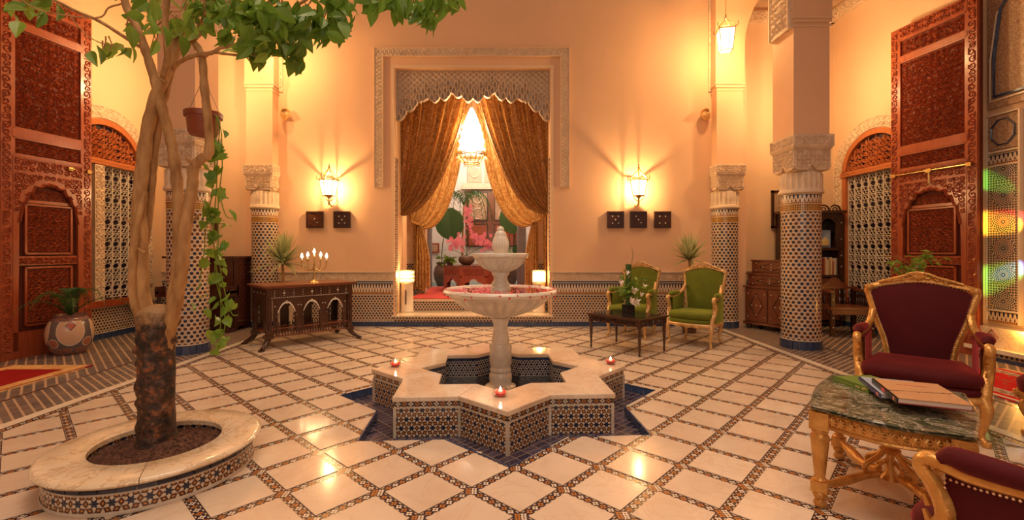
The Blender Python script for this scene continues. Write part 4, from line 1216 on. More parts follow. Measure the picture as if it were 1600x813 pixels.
# ================================================================ PLANTER AND TREE
PC = (-2.21, 2.94)
pl = thing('round_planter', 'round tree planter of starry mosaic under a golden marble ring', 'planter', (PC[0], PC[1], 0))
ZP = .19
mb = MB(); mb.lathe([(.535, 0), (.535, ZP-.035)], 72, cap=False); mb.lathe([(.355, ZP-.03), (.355, .02)], 48, cap=False); mb.build('mosaic_wall', M['ros'], pl, True)
mb = MB(); mb.lathe([(.537, 0), (.540, .012), (.537, .022)], 72, cap=False); mb.lathe([(.536, ZP-.082), (.540, ZP-.076), (.536, ZP-.07)], 72, cap=False); mb.build('ivory_edging', M['iron'], pl, True)
n = 40; first = None
for k in range(n):
    a = 2*pi*(k+.5)/n
    if first is None:
        mb = MB(); mb.box((0, 0, ZP-.052), (.012, 2*pi*.54/n*.93, .030)); first = o = mb.build('rim_tile', M['darktile'], pl)
    else: o = first.copy(); link(o, pl)
    o.location = (.538*cos(a), .538*sin(a), 0); o.rotation_euler = (0, 0, a)
for k in range(4):
    a0 = .5+k*pi/2; mb = MB(); e = .004
    prof = [(.345, ZP-.034), (.345, ZP-.006), (.352, ZP), (.560, ZP), (.576, ZP-.008), (.580, ZP-.018), (.574, ZP-.030), (.556, ZP-.036)]
    mb.lathe(prof, 18, a0=a0+e, a1=a0+pi/2-e, cap=False)
    for a in (a0+e, a0+pi/2-e):
        f = [(r*cos(a), r*sin(a), z) for r, z in prof]; mb.face(f if a > a0+.5 else f[::-1])
    mb.build('marble_rim', M['travertine'], pl, True)
# soil bed
mb = MB(); rn = random.Random(3); G = 30
import mathutils
def soilz(x, y): return .135+.03*mathutils.noise.noise(Vector((x*9, y*9, 0)))+.035*max(0, 1-hypot(x+.02, y-.0)/.3)
for i in range(G):
    for j in range(G):
        q = [(-.36+.72*(i+a)/G, -.36+.72*(j+b)/G) for a, b in ((0, 0), (1, 0), (1, 1), (0, 1))]
        if hypot(q[0][0]+.012, q[0][1]+.012) < .35: mb.face([(x, y, soilz(x, y)) for x, y in q])
for k in range(700):
    a = rn.uniform(0, 2*pi); r = .34*sqrt(rn.random()); x, y = r*cos(a), r*sin(a); s = rn.uniform(.004, .011); z = soilz(x, y)
    mb.face([(x-s, y, z), (x, y-s, z+s*.3), (x+s, y, z), (x, y, z+s*1.3)]); mb.face([(x-s, y, z), (x, y+s, z), (x+s, y, z), (x, y, z+s*1.3)])
tag(mb.build('soil', M['soil'], pl, smooth=False), kind='stuff')

TY = 3.0
tree = thing('orange_tree', 'small citrus tree with a dark knotty trunk and pale branches in the round planter', 'tree', (0, 0, 0))
T0 = Vector(((245-CX)/F*TY, TY, 0))
tree.location = T0
def tp(px, py, dy=0.0): return at(px, py, TY+dy)-T0
# trunk: lathe with knots
rn = random.Random(11); knots = [(rn.uniform(-pi, 0.2), rn.uniform(.25, .95), rn.uniform(.03, .05), rn.uniform(.010, .022)) for k in range(34)]
def bark(rr, z, th):
    r = rr*(1+.08*mathutils.noise.noise(Vector((cos(th)*2, sin(th)*2, z*4)))+.03*mathutils.noise.noise(Vector((cos(th)*6, sin(th)*6, z*14))))
    for a, zk, s, h in knots:
        d = hypot((th-pi*2*round((th-a)/(2*pi))-a)*.13, z-zk)
        if d < s: r += h*cos(d/s*pi/2)
    return r
mb = MB(); prof = []
for k in range(46):
    z = .12+(.95-.12)*k/45
    r = .104+.024*max(0, 1-(z-.12)/.12)**2-.006*sin((z-.15)*3.5)+.012*max(0, (z-.8)/.2)
    prof.append((r, z))
prof += [(.105, 1.0), (.075, 1.03), (.03, 1.045), (0, 1.045)]
mb.lathe(prof, 56, mod=bark, cap=False); mb.build('trunk', M['trunk'], tree, True, weld=True)
BR = [  # (points (px, py, dy), r0, r1)
 ([(244, 600, .02), (234, 520, 0), (222, 470, 0), (219, 400, 0), (217, 335, 0), (222, 270, 0), (231, 200, 0), (247, 140, 0), (268, 95, .05), (283, 45, .1), (300, -30, .2), (310, -120, .3)], .064, .028),
 ([(243, 590, .0), (224, 515, -.03), (209, 468, -.05), (207, 415, -.06), (214, 350, -.05), (226, 300, 0)], .032, .022),
 ([(226, 395, .06), (236, 300, .06), (240, 250, .06), (250, 185, .07), (262, 130, .1), (276, 85, .15), (300, 62, .2), (316, 45, .2), (326, 20, .2), (336, -60, .2)], .030, .024),
 ([(246, 600, .03), (262, 515, .03), (274, 450, .03), (279, 390, .03), (279, 330, .03), (276, 280, .03), (268, 225, .03), (256, 180, .0), (243, 130, 0), (228, 80, 0), (215, 45, .0), (196, 5, .0), (180, -70, -.1)], .050, .024),
 ([(247, 610, .03), (262, 525, -.01), (276, 465, -.04), (284, 420, -.05), (288, 370, -.05), (296, 320, -.05), (301, 290, -.05), (303, 262, -.05), (316, 248, -.05), (327, 238, -.05), (325, 190, -.05), (319, 130, -.05), (316, 90, -.05), (305, 68, .02)], .052, .024),
 ([(221, 75, .0), (190, 55, .05), (155, 33, .1), (120, 18, .1), (80, -2, .1), (30, -25, .1)], .016, .009),
 ([(253, 130, 0), (262, 90, -.1), (258, 40, -.15), (262, -20, -.2), (262, -80, -.2)], .026, .018),
 ([(270, 110, .05), (280, 98, .0), (300, 88, -.05), (330, 83, -.1), (345, 75, -.1), (373, 68, -.12), (420, 40, -.2), (470, 5, -.3), (520, -30, -.3)], .018, .010),
 ([(317, 92, -.05), (330, 82, -.08), (350, 84, -.1), (380, 87, -.12), (400, 84, -.12)], .014, .006),
 ([(326, 25, .2), (350, 10, .2), (380, -10, .2), (450, -40, .2), (560, -60, .1), (660, -60, .0)], .016, .008),
 ([(195, 5, 0), (170, 12, 0), (150, 28, -.02), (60, 15, -.1), (10, -20, -.15)], .008, .004),
 ([(268, 18, -.1), (245, 40, -.1), (215, 55, -.15)], .007, .004),
 ([(95, 5, .1), (130, 50, .1), (160, 68, .05), (190, 73, .05), (205, 80, .05)], .005, .003),
 ([(300, 60, .2), (320, 20, .0), (310, -40, -.1)], .014, .01),
]
for pts, r0, r1 in BR:
    P = spline([tp(*p) for p in pts], 5); n = len(P)
    mb = MB(); rr = [(r0+(r1-r0)*k/(n-1))*.84*(1+.07*sin(k*2.1)+(.12 if k % 9 == 0 else 0)) for k in range(n)]; rr[0] *= .45; rr[1] *= .8
    mb.tube(P, rr, 9 if r0 > .02 else 6); mb.build('branch', M['bark'], tree, True)
mb = MB()
for (x, y) in ((305, 343), (208, 350), (262, 130), (225, 395), (296, 253)):
    p = tp(x, y, -.04); mb = MB(); mb.tube([p, p+Vector((rn.uniform(-.05, .05), -.03, .03))], [.012, .006], 5)
    mb.build('branch_stub', M['bark'], tree, True)
# leaves: three leaf shapes, copied one by one
def leaf_mesh(w, l, fold, bendz, mat='leaf', heart=False, broad=False):
    mb = MB(); n = 6
    prof = [0, .62, .95, 1, .78, .42, 0] if not heart else [.35, .95, 1.0, .88, .62, .3, 0]
    if broad: prof = [.3, .8, .98, 1, .93, .66, .05]
    rows = []
    for k in range(n+1):
        t = k/n; x = l*t; ww = w*prof[k]; z = -bendz*t*t*l
        rows.append([(x, -ww, z+fold*ww), (x, 0, z), (x, ww, z+fold*ww)])
    if heart: rows[0][0] = (-.18*l, -.5*w, .2*w); rows[0][2] = (-.18*l, .5*w, .2*w)
    for a, b in zip(rows[:-1], rows[1:]):
        mb.face([a[0], b[0], b[1], a[1]]); mb.face([a[1], b[1], b[2], a[2]])
    return mb
def aim(d, roll=0.0):
    """rotation taking +x to d"""
    q = Vector((1, 0, 0)).rotation_difference(Vector(d).normalized())
    return q.to_matrix().to_4x4() @ Matrix.Rotation(roll, 4, 'X')
LV = [leaf_mesh(.030, .115, .35, .25).build('leaf', M['leaf'], tree, True), leaf_mesh(.036, .105, .2, .5).build('leaf', M['leaf'], tree, True), leaf_mesh(.026, .125, .5, .15).build('leaf', M['leaf'], tree, True)]
rn = random.Random(21)
clusters = [  # px, py, half-w, half-h, count, depth
 (30, 8, 40, 16, 7, .1), (75, 5, 25, 12, 5, .1), (28, 30, 12, 10, 2, -.1), (58, 28, 8, 9, 2, -.1), (165, 75, 18, 10, 5, .05), (190, 78, 12, 12, 4, .05), (207, 45, 18, 25, 6, 0), (212, 82, 6, 10, 1, -.05),
 (235, 12, 28, 18, 10, 0), (245, 55, 16, 20, 6, -.1), (275, 38, 12, 12, 5, .1), (300, 35, 30, 30, 14, 0), (330, 15, 35, 18, 16, 0), (365, 25, 30, 28, 20, -.1), (400, 20, 32, 26, 26, -.1), (385, 75, 22, 18, 12, -.1), (405, 90, 10, 10, 5, -.15), (400, 62, 22, 24, 16, -.1), (418, 50, 22, 24, 14, -.1), (360, 55, 20, 12, 6, 0), (440, 50, 20, 18, 10, 0),
 (430, 25, 30, 28, 28, -.2), (455, 75, 18, 18, 14, 0), (462, 95, 9, 14, 6, 0), (475, 30, 28, 28, 26, -.1), (500, 45, 25, 22, 22, 0), (525, 35, 20, 22, 18, 0), (545, 15, 8, 10, 3, 0), (520, 5, 28, 14, 16, 0),
 (585, 8, 14, 14, 8, 0), (620, 8, 25, 12, 13, 0), (650, 15, 28, 16, 22, -.05), (668, 30, 14, 10, 7, 0), (690, 5, 22, 12, 12, 0), (715, 3, 12, 8, 4, 0), (350, -25, 90, 20, 20, 0), (560, -25, 120, 18, 26, 0), (150, -15, 100, 14, 8, 0)]
pool = []
for (cx_, cy_, hx, hy, n, dy) in clusters:
    for k in range(int(n*(1.9 if cy_ > -5 and cx_ > 290 else 1))):
        px, py = rn.gauss(cx_, hx*.5), rn.gauss(cy_, hy*.5)
        py = min(py, cy_+hy*1.3)
        pool.append((px, py, dy+rn.uniform(-.22, .22), py > -8))
pool.sort(key=lambda p: not p[3])
extra = MB()
for k, (px, py, dy, v) in enumerate(pool):
    d = Vector((rn.uniform(-.7, .7), rn.uniform(-.8, .5), rn.uniform(-1.2, .05))); p = tp(px, py, dy)-d.normalized()*.045; s = rn.uniform(.75, 1.3); roll = rn.uniform(-1.4, 1.4)
    if k < 3: o = LV[k]
    elif k < 300: o = LV[rn.randrange(3)].copy(); link(o, tree)
    else:
        src = leaf_mesh(.030, .115, .35, .25); Mx = Matrix.Translation(p) @ aim(d, roll) @ Matrix.Scale(s, 4)
        for f, uv in zip(src.f, src.uv): extra.face([Mx @ src.v[i] for i in f], uv)
        continue
    o.matrix_local = Matrix.Translation(p) @ aim(d, roll) @ Matrix.Scale(s, 4)
if extra.v: tag(extra.build('foliage', M['leaf'], tree, True), kind='stuff')
mb = MB()
for (cx_, cy_, hx, hy, n, dy) in clusters:
    if cy_ < 0 or n < 5: continue
    for k in range(3):
        a = tp(cx_+rn.uniform(-hx, hx)*.5, cy_-hy*.9-rn.uniform(0, 10), dy); b = tp(cx_+rn.uniform(-hx, hx)*.6, cy_+hy*.6, dy); m_ = (a+b)/2+Vector((rn.uniform(-.03, .03), 0, 0))
        mb.tube([a, m_, b], [.005, .004, .002], 4)
tag(mb.build('twigs', M['bark'], tree), kind='stuff')

# ================================================================ HANGING POT WITH TRAILING VINE
HY = 3.35
hp0 = at(318, 212, HY)
hp = thing('hanging_flowerpot', 'brown plastic flowerpot hanging by cords behind a branch, trailing a long vine', 'flowerpot', hp0)
mb = MB(); mb.lathe([(.0, 0), (.085, .0), (.098, .02), (.108, .125), (.110, .13), (.122, .13), (.124, .165), (.116, .168), (.104, .15), (.0, .145)], 32, cap=False)
mb.build('pot', M['terracotta'], hp, True)
mb = MB(); top = Vector((0, -.0, .42))
for a in (pi, 0, pi/2): mb.tube([(.118*cos(a), .118*sin(a), .16), top], .0022, 4)
mb.tube([top, (0, -.12, .62)], .0025, 4); mb.build('cord', M['rope'], hp)
rn = random.Random(8)
vines = [[(336, 178), (343, 200), (340, 240), (338, 300), (333, 360), (337, 410), (345, 470), (343, 540)], [(340, 182), (346, 210), (347, 260), (341, 320), (341, 380), (336, 430), (352, 500), (340, 548)], [(338, 180), (336, 250), (330, 310), (322, 350), (318, 400), (312, 440)], [(342, 300), (352, 335), (363, 342), (368, 340)], [(341, 400), (350, 450), (362, 490), (372, 492)]]
mb = MB(); vp = []
for v in vines:
    P = spline([at(x, y, HY-.08+.02*sin(y*.05))-hp0 for x, y in v], 5); mb.tube(P, .0035, 5); vp.append(P)
mb.build('vine_stem', M['leaf_vine'], hp)
LVN = [leaf_mesh(.030, .06, .25, .5, heart=True).build('vine_leaf', M['leaf_vine'], hp, True), leaf_mesh(.022, .065, .4, .3, heart=True).build('vine_leaf', M['leaf_vine'], hp, True)]
spots = [(330, 225), (352, 208), (335, 265), (325, 262), (337, 300), (325, 290), (330, 312), (322, 318), (335, 330), (345, 305), (363, 335), (330, 345), (318, 350), (338, 372), (328, 378), (350, 385), (325, 395), (345, 410), (318, 412), (352, 425), (310, 450), (316, 463), (303, 478), (346, 445), (352, 465), (358, 475), (330, 470), (340, 500), (356, 503), (325, 490), (340, 520), (332, 530), (345, 540), (335, 548), (352, 530), (348, 350), (340, 345), (326, 330), (335, 285), (340, 400), (333, 440), (362, 480)]
spots += [(rn.gauss(334, 7), rn.uniform(215, 345)) for _ in range(22)]+[(rn.gauss(338, 9), rn.uniform(350, 545)) for _ in range(24)]
for k, (x, y) in enumerate(spots):
    o = LVN[k] if k < 2 else LVN[rn.randrange(2)].copy()
    if k >= 2: link(o, hp)
    d = Vector((rn.uniform(-.9, .9), rn.uniform(-.8, .1), rn.uniform(-1, .1)))
    o.matrix_local = Matrix.Translation(at(x, y, HY-.10+rn.uniform(-.05, .05))-hp0-d.normalized()*.03) @ aim(d, rn.uniform(-1, 1)) @ Matrix.Scale(rn.uniform(.85, 1.4), 4)
mb = MB()
for k in range(10):
    a = rn.uniform(0, 2*pi); mb.tube([(0, 0, .14), (.05*cos(a), .05*sin(a), .18), (.12*cos(a), .1*sin(a), .17)], [.003, .003, .001], 4)
mb.build('pot_stems', M['leaf_dark'], hp)

# ================================================================ POTTED PLANTS
def pot_profile(): return [(.0, 0), (.15, .0), (.165, .012), (.215, .10), (.245, .20), (.250, .30), (.235, .40), (.195, .475), (.165, .50), (.175, .515), (.178, .53), (.165, .53), (.15, .50), (.0, .49)]
cyc = thing('potted_cycad', 'dark cycad in a painted cream and brown pottery jar before the left door', 'potted plant', (-5.90, 6.25, 0))
mb = MB(); mb.lathe(pot_profile(), 48, cap=False, ur=.2292); mb.build('painted_jar', M['pot'], cyc, True)
mb = MB(); mb.lathe([(.155, .505), (0, .515)], 20, cap=False); mb.build('soil', M['soil'], cyc)
rn = random.Random(2)
for k in range(13):
    a = k*2*pi/13+rn.uniform(-.2, .2); R_ = rn.uniform(.46, .68); H_ = rn.uniform(.28, .54)
    if sin(a) > .2: R_ *= .3; H_ = .45
    if cos(a) < -.5: R_ *= .45
    P = bez([(0, 0, .5), (R_*.25*cos(a), R_*.25*sin(a), .5+H_*.8), (R_*.8*cos(a), R_*.8*sin(a), .5+H_*1.25), (R_*1.15*cos(a), R_*1.15*sin(a), .5+H_*.35)], 12)
    mb = MB(); mb.tube(P, [.008-.0005*i for i in range(13)], 4)
    for i in range(2, 13):
        t = (P[i]-P[i-1]).normalized(); sd = t.cross(Vector((0, 0, 1)))
        if sd.length < 1e-3: continue
        sd.normalize(); ln = .10*sin(pi*min(1, (i-.5)/13+.12))+.015
        for f_ in (0, .5):
            c = P[i-1].lerp(P[i], f_)
            for s_ in (-1, 1):
                tip = c+sd*s_*ln+t*.03-Vector((0, 0, .012)); mb.face([c-t*.008, c+t*.008, tip])
    mb.build('frond', M['leaf_dark'], cyc)
def spiky(name, label, x, y, z, H, R, pot_r, pot_h, n=70, seed=1, mat='leaf_spiky'):
    t = thing(name, label, 'potted plant', (x, y, 0)); rn = random.Random(seed)
    mb = MB(); mb.lathe([(0, 0), (pot_r*.7, 0), (pot_r, pot_h*.9), (pot_r*1.08, pot_h*.92), (pot_r*1.08, pot_h), (pot_r*.9, pot_h), (0, pot_h-.03)], 28, cap=False); mb.build('pot', M['lily'] if pot_h > .5 else M['clay'], t, True)
    if z > pot_h+.03:
        mb = MB(); mb.tube([(0, 0, pot_h-.04), (.01, 0, (z+pot_h)/2), (0, 0, z+.03)], [.03, .026, .022], 8); mb.build('stem', M['bark'], t, True)
    for k in range(n):
        a = rn.uniform(0, 2*pi); el = rn.uniform(-.15, 1.35); L = R*rn.uniform(.75, 1.1); w = .019
        c, s_ = cos(a), sin(a); d = Vector((c*cos(el), s_*cos(el), sin(el)))
        P = [Vector((0, 0, z))+d*L*q+Vector((0, 0, -.22*L*(q**2.2)*(cos(el)))) for q in linsp(.03, 1, 6)]
        sd = d.cross(Vector((0, 0, 1))); sd = sd.normalized() if sd.length > .05 else Vector((1, 0, 0))
        mb = MB()
        ws = [w*.8, w, w*.95, w*.75, w*.45, .001]
        for i in range(5): mb.face([P[i]-sd*ws[i], P[i]+sd*ws[i], P[i+1]+sd*ws[i+1], P[i+1]-sd*ws[i+1]])
        mb.build('blade', M[mat], t, True)
    return t
spiky('potted_dracaena', 'spiky striped dracaena behind the inlaid console, left of the sconce', -3.74, 7.75, 1.18, .5, .60, .18, .62, 150, 4)
spiky('potted_dracaena', 'spiky green dracaena behind the right green armchair', (1076-CX)/F*7.85, 7.82, 1.24, .5, .54, .15, .35, 110, 5)
bush = thing('potted_ficus', 'leafy green bush in a pot behind the maroon armchair, before the right door', 'potted plant', (5.12, 5.75, 0))
mb = MB(); mb.lathe([(0, 0), (.14, 0), (.19, .36), (.20, .38), (.17, .38), (0, .34)], 28, cap=False); mb.build('pot', M['clay'], bush, True)
rn = random.Random(6); mb = MB(); mb.tube([(0, 0, .33), (.02, 0, .8), (0, 0, 1.2)], [.014, .012, .008], 6)
tips = []
for k in range(16):
    a = rn.uniform(0, 2*pi); z = rn.uniform(.7, 1.2); R_ = rn.uniform(.15, .34)
    P = spline([(0, 0, z), (R_*.5*cos(a), R_*.5*sin(a), z+.14), (R_*cos(a), R_*sin(a), z+.16)], 4); mb.tube(P, .004, 4); tips += P[2:]
mb.build('stems', M['bark'], bush)
lf = None
for k in range(150):
    p = rn.choice(tips)+Vector((rn.uniform(-.04, .04), rn.uniform(-.04, .04), rn.uniform(-.03, .05)))
    if lf is None: lf = o = leaf_mesh(.020, .095, .3, .5).build('leaf', M['leaf'], bush, True)
    else: o = lf.copy(); link(o, bush)
    d = Vector((rn.uniform(-1, 1), rn.uniform(-1, 1), rn.uniform(-.8, .3))); o.matrix_local = Matrix.Translation(p) @ aim(d, rn.uniform(-1, 1))

# ================================================================ GILT ARMCHAIRS
def armchair(name, label, loc, rz, velv, gilt, nail=True, group=None, nb=.17):
    t = thing(name, label, 'armchair', (*loc, 0), rz, group)
    # backrest outline (x half width by height), leaning back
    def lean(z): return .25+.10*max(0, (z-.42))/.7
    out = [(nb, .40), (nb+.03, .60), (nb*.4+.19, .80), (.300, .98), (.312, 1.04), (.280, 1.075), (.20, 1.10), (.10, 1.125), (0, 1.135)]
    full = [Vector((x, lean(z), z)) for x, z in out]; mir = [Vector((-p.x, p.y, p.z)) for p in reversed(full[:-1])]
    loop = full+mir
    mb = MB(); S = spline(loop, 4); mb.tube(S, .028, 8, flat=.8); mb.build('back_frame', gilt, t, True)
    mb = MB()
    for x, z in out[:-1]:
        pass
    rows = [(x-.018, z) for x, z in out]
    for k in range(len(rows)-1):
        (xa, za), (xb, zb) = rows[k], rows[k+1]
        if k >= 4:   # top: close with strips towards the centre line
            pass
    zs = linsp(.42, 1.115, 15)
    def halfw(z):
        pr = [(.40, nb-.005), (.60, nb+.02), (.80, nb*.4+.178), (.98, .286), (1.035, .292), (1.06, .262), (1.08, .20), (1.10, .12), (1.12, .02)]
        for (a, wa), (b, wb) in zip(pr[:-1], pr[1:]):
            if a <= z <= b: return wa+(wb-wa)*(z-a)/(b-a)
        return .0
    for sgn, off in ((1, -.022), (-1, .03)):
        for a, b in zip(zs[:-1], zs[1:]):
            for i in range(8):
                u0, u1 = -1+i/4, -1+(i+1)/4
                puff = lambda u, z: off-sgn*.030*(1-u*u)*sin(pi*min(1, max(0, (z-.40)/.72)))**.5
                q = [(u0*halfw(a), lean(a)+puff(u0, a), a), (u1*halfw(a), lean(a)+puff(u1, a), a), (u1*halfw(b), lean(b)+puff(u1, b), b), (u0*halfw(b), lean(b)+puff(u0, b), b)]
                mb.face(q if sgn > 0 else q[::-1])
    mb.build('backrest', velv, t, True, weld=True)
    # crest
    mb = MB(); yb = lean(1.13)-.02
    for s_ in (-1, 1):
        for (cx_, r0, z0) in ((.05, .030, 1.165), (.105, .022, 1.145), (.15, .016, 1.128)):
            P = [(s_*(cx_+r0*(1-.12*k)*cos(k*.8)), yb-.012, z0+r0*(1-.12*k)*sin(k*.8)) for k in range(9)]; mb.tube(P, .010, 5)
        P = [(s_*x, yb-.012, z) for x, z in ((.0, 1.205), (.05, 1.195), (.10, 1.165), (.17, 1.14), (.24, 1.112))]; mb.tube(P, .012, 5)
        mb.lathe([(0, 1.035), (.026, 1.045), (.032, 1.065), (.026, 1.085), (0, 1.092)], 10, c=(s_*.302, lean(1.06)-.02))
    for k in range(7):
        a = -1.2+k*.4; mb.tube([(0, yb-.015, 1.14), (.034*sin(a), yb-.028, 1.165+.035*cos(a))], [.012, .006], 5)
    mb.build('carved_crest', gilt, t, True)
    # seat rail
    def rail_pts(z, off=0):
        P = [(-.26, .24), (-.31, -.10), (-.315, -.26), (-.22, -.315), (-.08, -.345), (.08, -.345), (.22, -.315), (.315, -.26), (.31, -.10), (.26, .24)]
        return [Vector((x*(1+off), y, z)) for x, y in P]
    ring = spline(rail_pts(.315)+[Vector((-.26, .24, .315))], 4)
    mb = MB(); mb.tube(ring, .032, 8, flat=1.0)
    for s_ in (-1, 0, 1):
        for k in range(5): mb.tube([(s_*.14, -.355, .30), (s_*.14+.045*cos(pi+k*pi/4), -.365, .30+.028*sin(pi+k*pi/4))], [.010, .006], 5)
    mb.build('seat_rail', gilt, t, True)
    def cushion(z0, z1, name, bulge, sc=1.0):
        mb = MB(); base = [(p.x*sc, p.y*sc) for p in spline([Vector((x, y, 0)) for x, y in ((-.25, .23), (-.295, -.10), (-.305, -.27), (-.22, -.345), (0, -.375), (.22, -.345), (.305, -.27), (.295, -.10), (.25, .23))], 4)]
        lay = [(z0, .97), (z0+.015, 1.0), ((z0+z1)/2, 1.02), (z1-.018, 1.0), (z1+.002, .93), (z1+bulge*.7, .6), (z1+bulge, .2)]
        for (za, sa), (zb, sb) in zip(lay[:-1], lay[1:]):
            m = len(base)
            for i in range(m):
                a, b = base[i], base[(i+1) % m]
                mb.face([(a[0]*sa, a[1]*sa, za), (b[0]*sa, b[1]*sa, za), (b[0]*sb, b[1]*sb, zb), (a[0]*sb, a[1]*sb, zb)])
        mb.face([(x*.2, y*.2, z1+bulge) for x, y in base])
        return mb.build(name, velv, t, True, weld=True)
    cushion(.335, .405, 'seat_base', .0, .985); cushion(.405, .495, 'seat_cushion', .018)
    for s_ in (-1, 1):
        # arm: post curling up from the front rail, then back to the frame
        P = spline([(s_*.31, -.27, .33), (s_*.318, -.25, .41), (s_*.335, -.18, .53), (s_*.335, -.21, .62), (s_*.335, -.25, .665), (s_*.335, -.235, .70), (s_*.335, -.18, .70), (s_*.330, -.10, .695), (s_*.31, .06, .715), (s_*.285, .20, .78), (s_*.275, .27, .86)], 4)
        n = len(P); mb = MB(); mb.tube(P, [.034-.010*min(1, i/n*1.3) for i in range(n)], 8, flat=.9)
        C = [(s_*(.335+.0), -.24+.030*(1-.1*k)*cos(k*.75), .675+.030*(1-.1*k)*sin(k*.75)) for k in range(9)]; mb.tube(C, .012, 5)
        for k in range(4): mb.tube([(s_*.325, -.235, .44+.05*k), (s_*.325, -.25, .47+.05*k)], [.013, .007], 5)
        mb.build('arm', gilt, t, True)
        mb = MB(); P = spline([(s_*.333, -.185, .716), (s_*.335, -.16, .735), (s_*.333, -.10, .738), (s_*.318, .02, .742), (s_*.305, .09, .745)], 4); n = len(P)
        mb.tube(P, [.020+.018*sin(pi*min(1, max(.12, i/(n-1)))) for i in range(n)], 10); mb.build('arm_pad', velv, t, True)
        mb = MB()
        side = [(-.185, .34, .68), (-.10, .34, .68), (.05, .34, .70), (.22, .34, .76)]
        for (ya, z0, z1), (yb_, z2, z3) in zip(side[:-1], side[1:]):
            xa, xb = .318-.03*max(0, ya), .318-.05*max(0, yb_)
            for x_, fl in ((.012, 1), (-.028, -1)):
                q = [(s_*(xa+x_), ya, z0), (s_*(xb+x_), yb_, z2), (s_*(xb+x_), yb_, z3), (s_*(xa+x_), ya, z1)]; mb.face(q if s_*fl > 0 else q[::-1])
            mb.face([(s_*(xa+.012), ya, z1), (s_*(xb+.012), yb_, z3), (s_*(xb-.028), yb_, z3), (s_*(xa-.028), ya, z1)])
        mb.build('side_panel', velv, t, True)
        for y_, nm in ((-.27, 1), (.23, -1)):
            x0 = s_*(.30 if y_ < 0 else .25)
            P = spline([(x0, y_, .33), (x0+s_*.018, y_-nm*.03, .26), (x0+s_*.005, y_-nm*.02, .15), (x0-s_*.004, y_, .06), (x0+s_*.018, y_-nm*.035, .022)], 4); n = len(P)
            mb = MB(); mb.tube(P, [max(.016, .040-.026*min(1, i/n*1.35)) for i in range(n)], 8)
            e_ = P[-1]; mb.lathe([(0, 0), (.022, .002), (.026, .018), (.018, .034), (0, .038)], 10, c=(e_.x, e_.y)); mb.build('leg', gilt, t, True)
    if nail:
        mb = MB()
        def beads(P, r=.0055):
            L = 0
            for i in range(len(P)-1):
                m = max(1, round((P[i+1]-P[i]).length/.016))
                for k in range(m):
                    c = P[i].lerp(P[i+1], k/m); q8 = [c+Vector(v)*r for v in ((-1, 0, 0), (0, 0, -1), (1, 0, 0), (0, 0, 1))]
                    for z_ in range(4): mb.face([q8[z_], q8[(z_+1) % 4], c+Vector((0, -r, 0))]); mb.face([q8[(z_+1) % 4], q8[z_], c+Vector((0, r, 0))])
        beads([Vector((p.x*.93, p.y-.028, .40+(p.z-.40)*.975)) for p in S])
        for s_ in (-1, 1):
            beads([Vector((s_*.34, y, z)) for y, z in ((-.19, .36), (-.18, .50), (-.18, .66), (-.1, .665), (.05, .69), (.2, .75))])
        tag(mb.build('nail_trim', M['nail'], t), kind='stuff')
    return t
def vec_rz(fx, fy): return atan2(fx, -fy)        # front (-y local) pointing to (fx, fy)
armchair('armchair', 'olive green velvet armchair in front of the right wall column, with a pale gilt frame', (2.88, 6.93), vec_rz(-.68, -.73), M['velvet_green'], M['gilt_pale'], False, None, .225)
armchair('armchair', 'olive green velvet armchair behind the small dark coffee table, next to the lilies', (2.12, 7.60), vec_rz(-.62, -.78), M['velvet_green'], M['gilt_pale'], False, None, .225)
armchair('armchair', 'maroon velvet armchair with a carved golden frame facing the green marble table', (3.36, 3.74), vec_rz(-.67, -.74), M['velvet_red'], M['gilt']).scale = (1.13, 1.06, 1)
fc = armchair('armchair', 'maroon velvet armchair cut off by the lower right corner, seen from behind its gold arm', (1.80, 1.40), vec_rz(-.24, 1.0), M['velvet_red'], M['gilt'])

# footstool at the right edge
fs = thing('footstool', 'gilt footstool with wine-red top at the right edge, beyond the marble table', 'footstool', (4.22, 3.42, 0), .5)
mb = MB(); mb.lathe([(.0, .30), (.27, .30), (.285, .33), (.285, .39), (.24, .435), (.12, .455), (0, .46)], 28, cap=False); mb.build('cushion', M['velvet_red'], fs, True)
mb = MB(); mb.lathe([(.0, .25), (.28, .25), (.295, .27), (.29, .305), (.27, .31)], 28, cap=False)
for k in range(18): a = k*2*pi/18; mb.tube([(.295*cos(a), .295*sin(a), .262), (.295*cos(a), .295*sin(a), .30)], [.014, .009], 5)
mb.build('seat_rail', M['gilt'], fs, True)
for k in range(4):
    a = k*pi/2+pi/4; c, s_ = cos(a), sin(a)
    P = spline([(.24*c, .24*s_, .27), (.29*c, .29*s_, .22), (.25*c, .25*s_, .12), (.24*c, .24*s_, .05), (.28*c, .28*s_, .02)], 4); n = len(P)
    mb = MB(); mb.tube(P, [.036-.022*i/n for i in range(n)], 8); mb.lathe([(0, 0), (.024, .003), (.024, .03), (0, .036)], 8, c=(.28*c, .28*s_)); mb.build('leg', M['gilt'], fs, True)
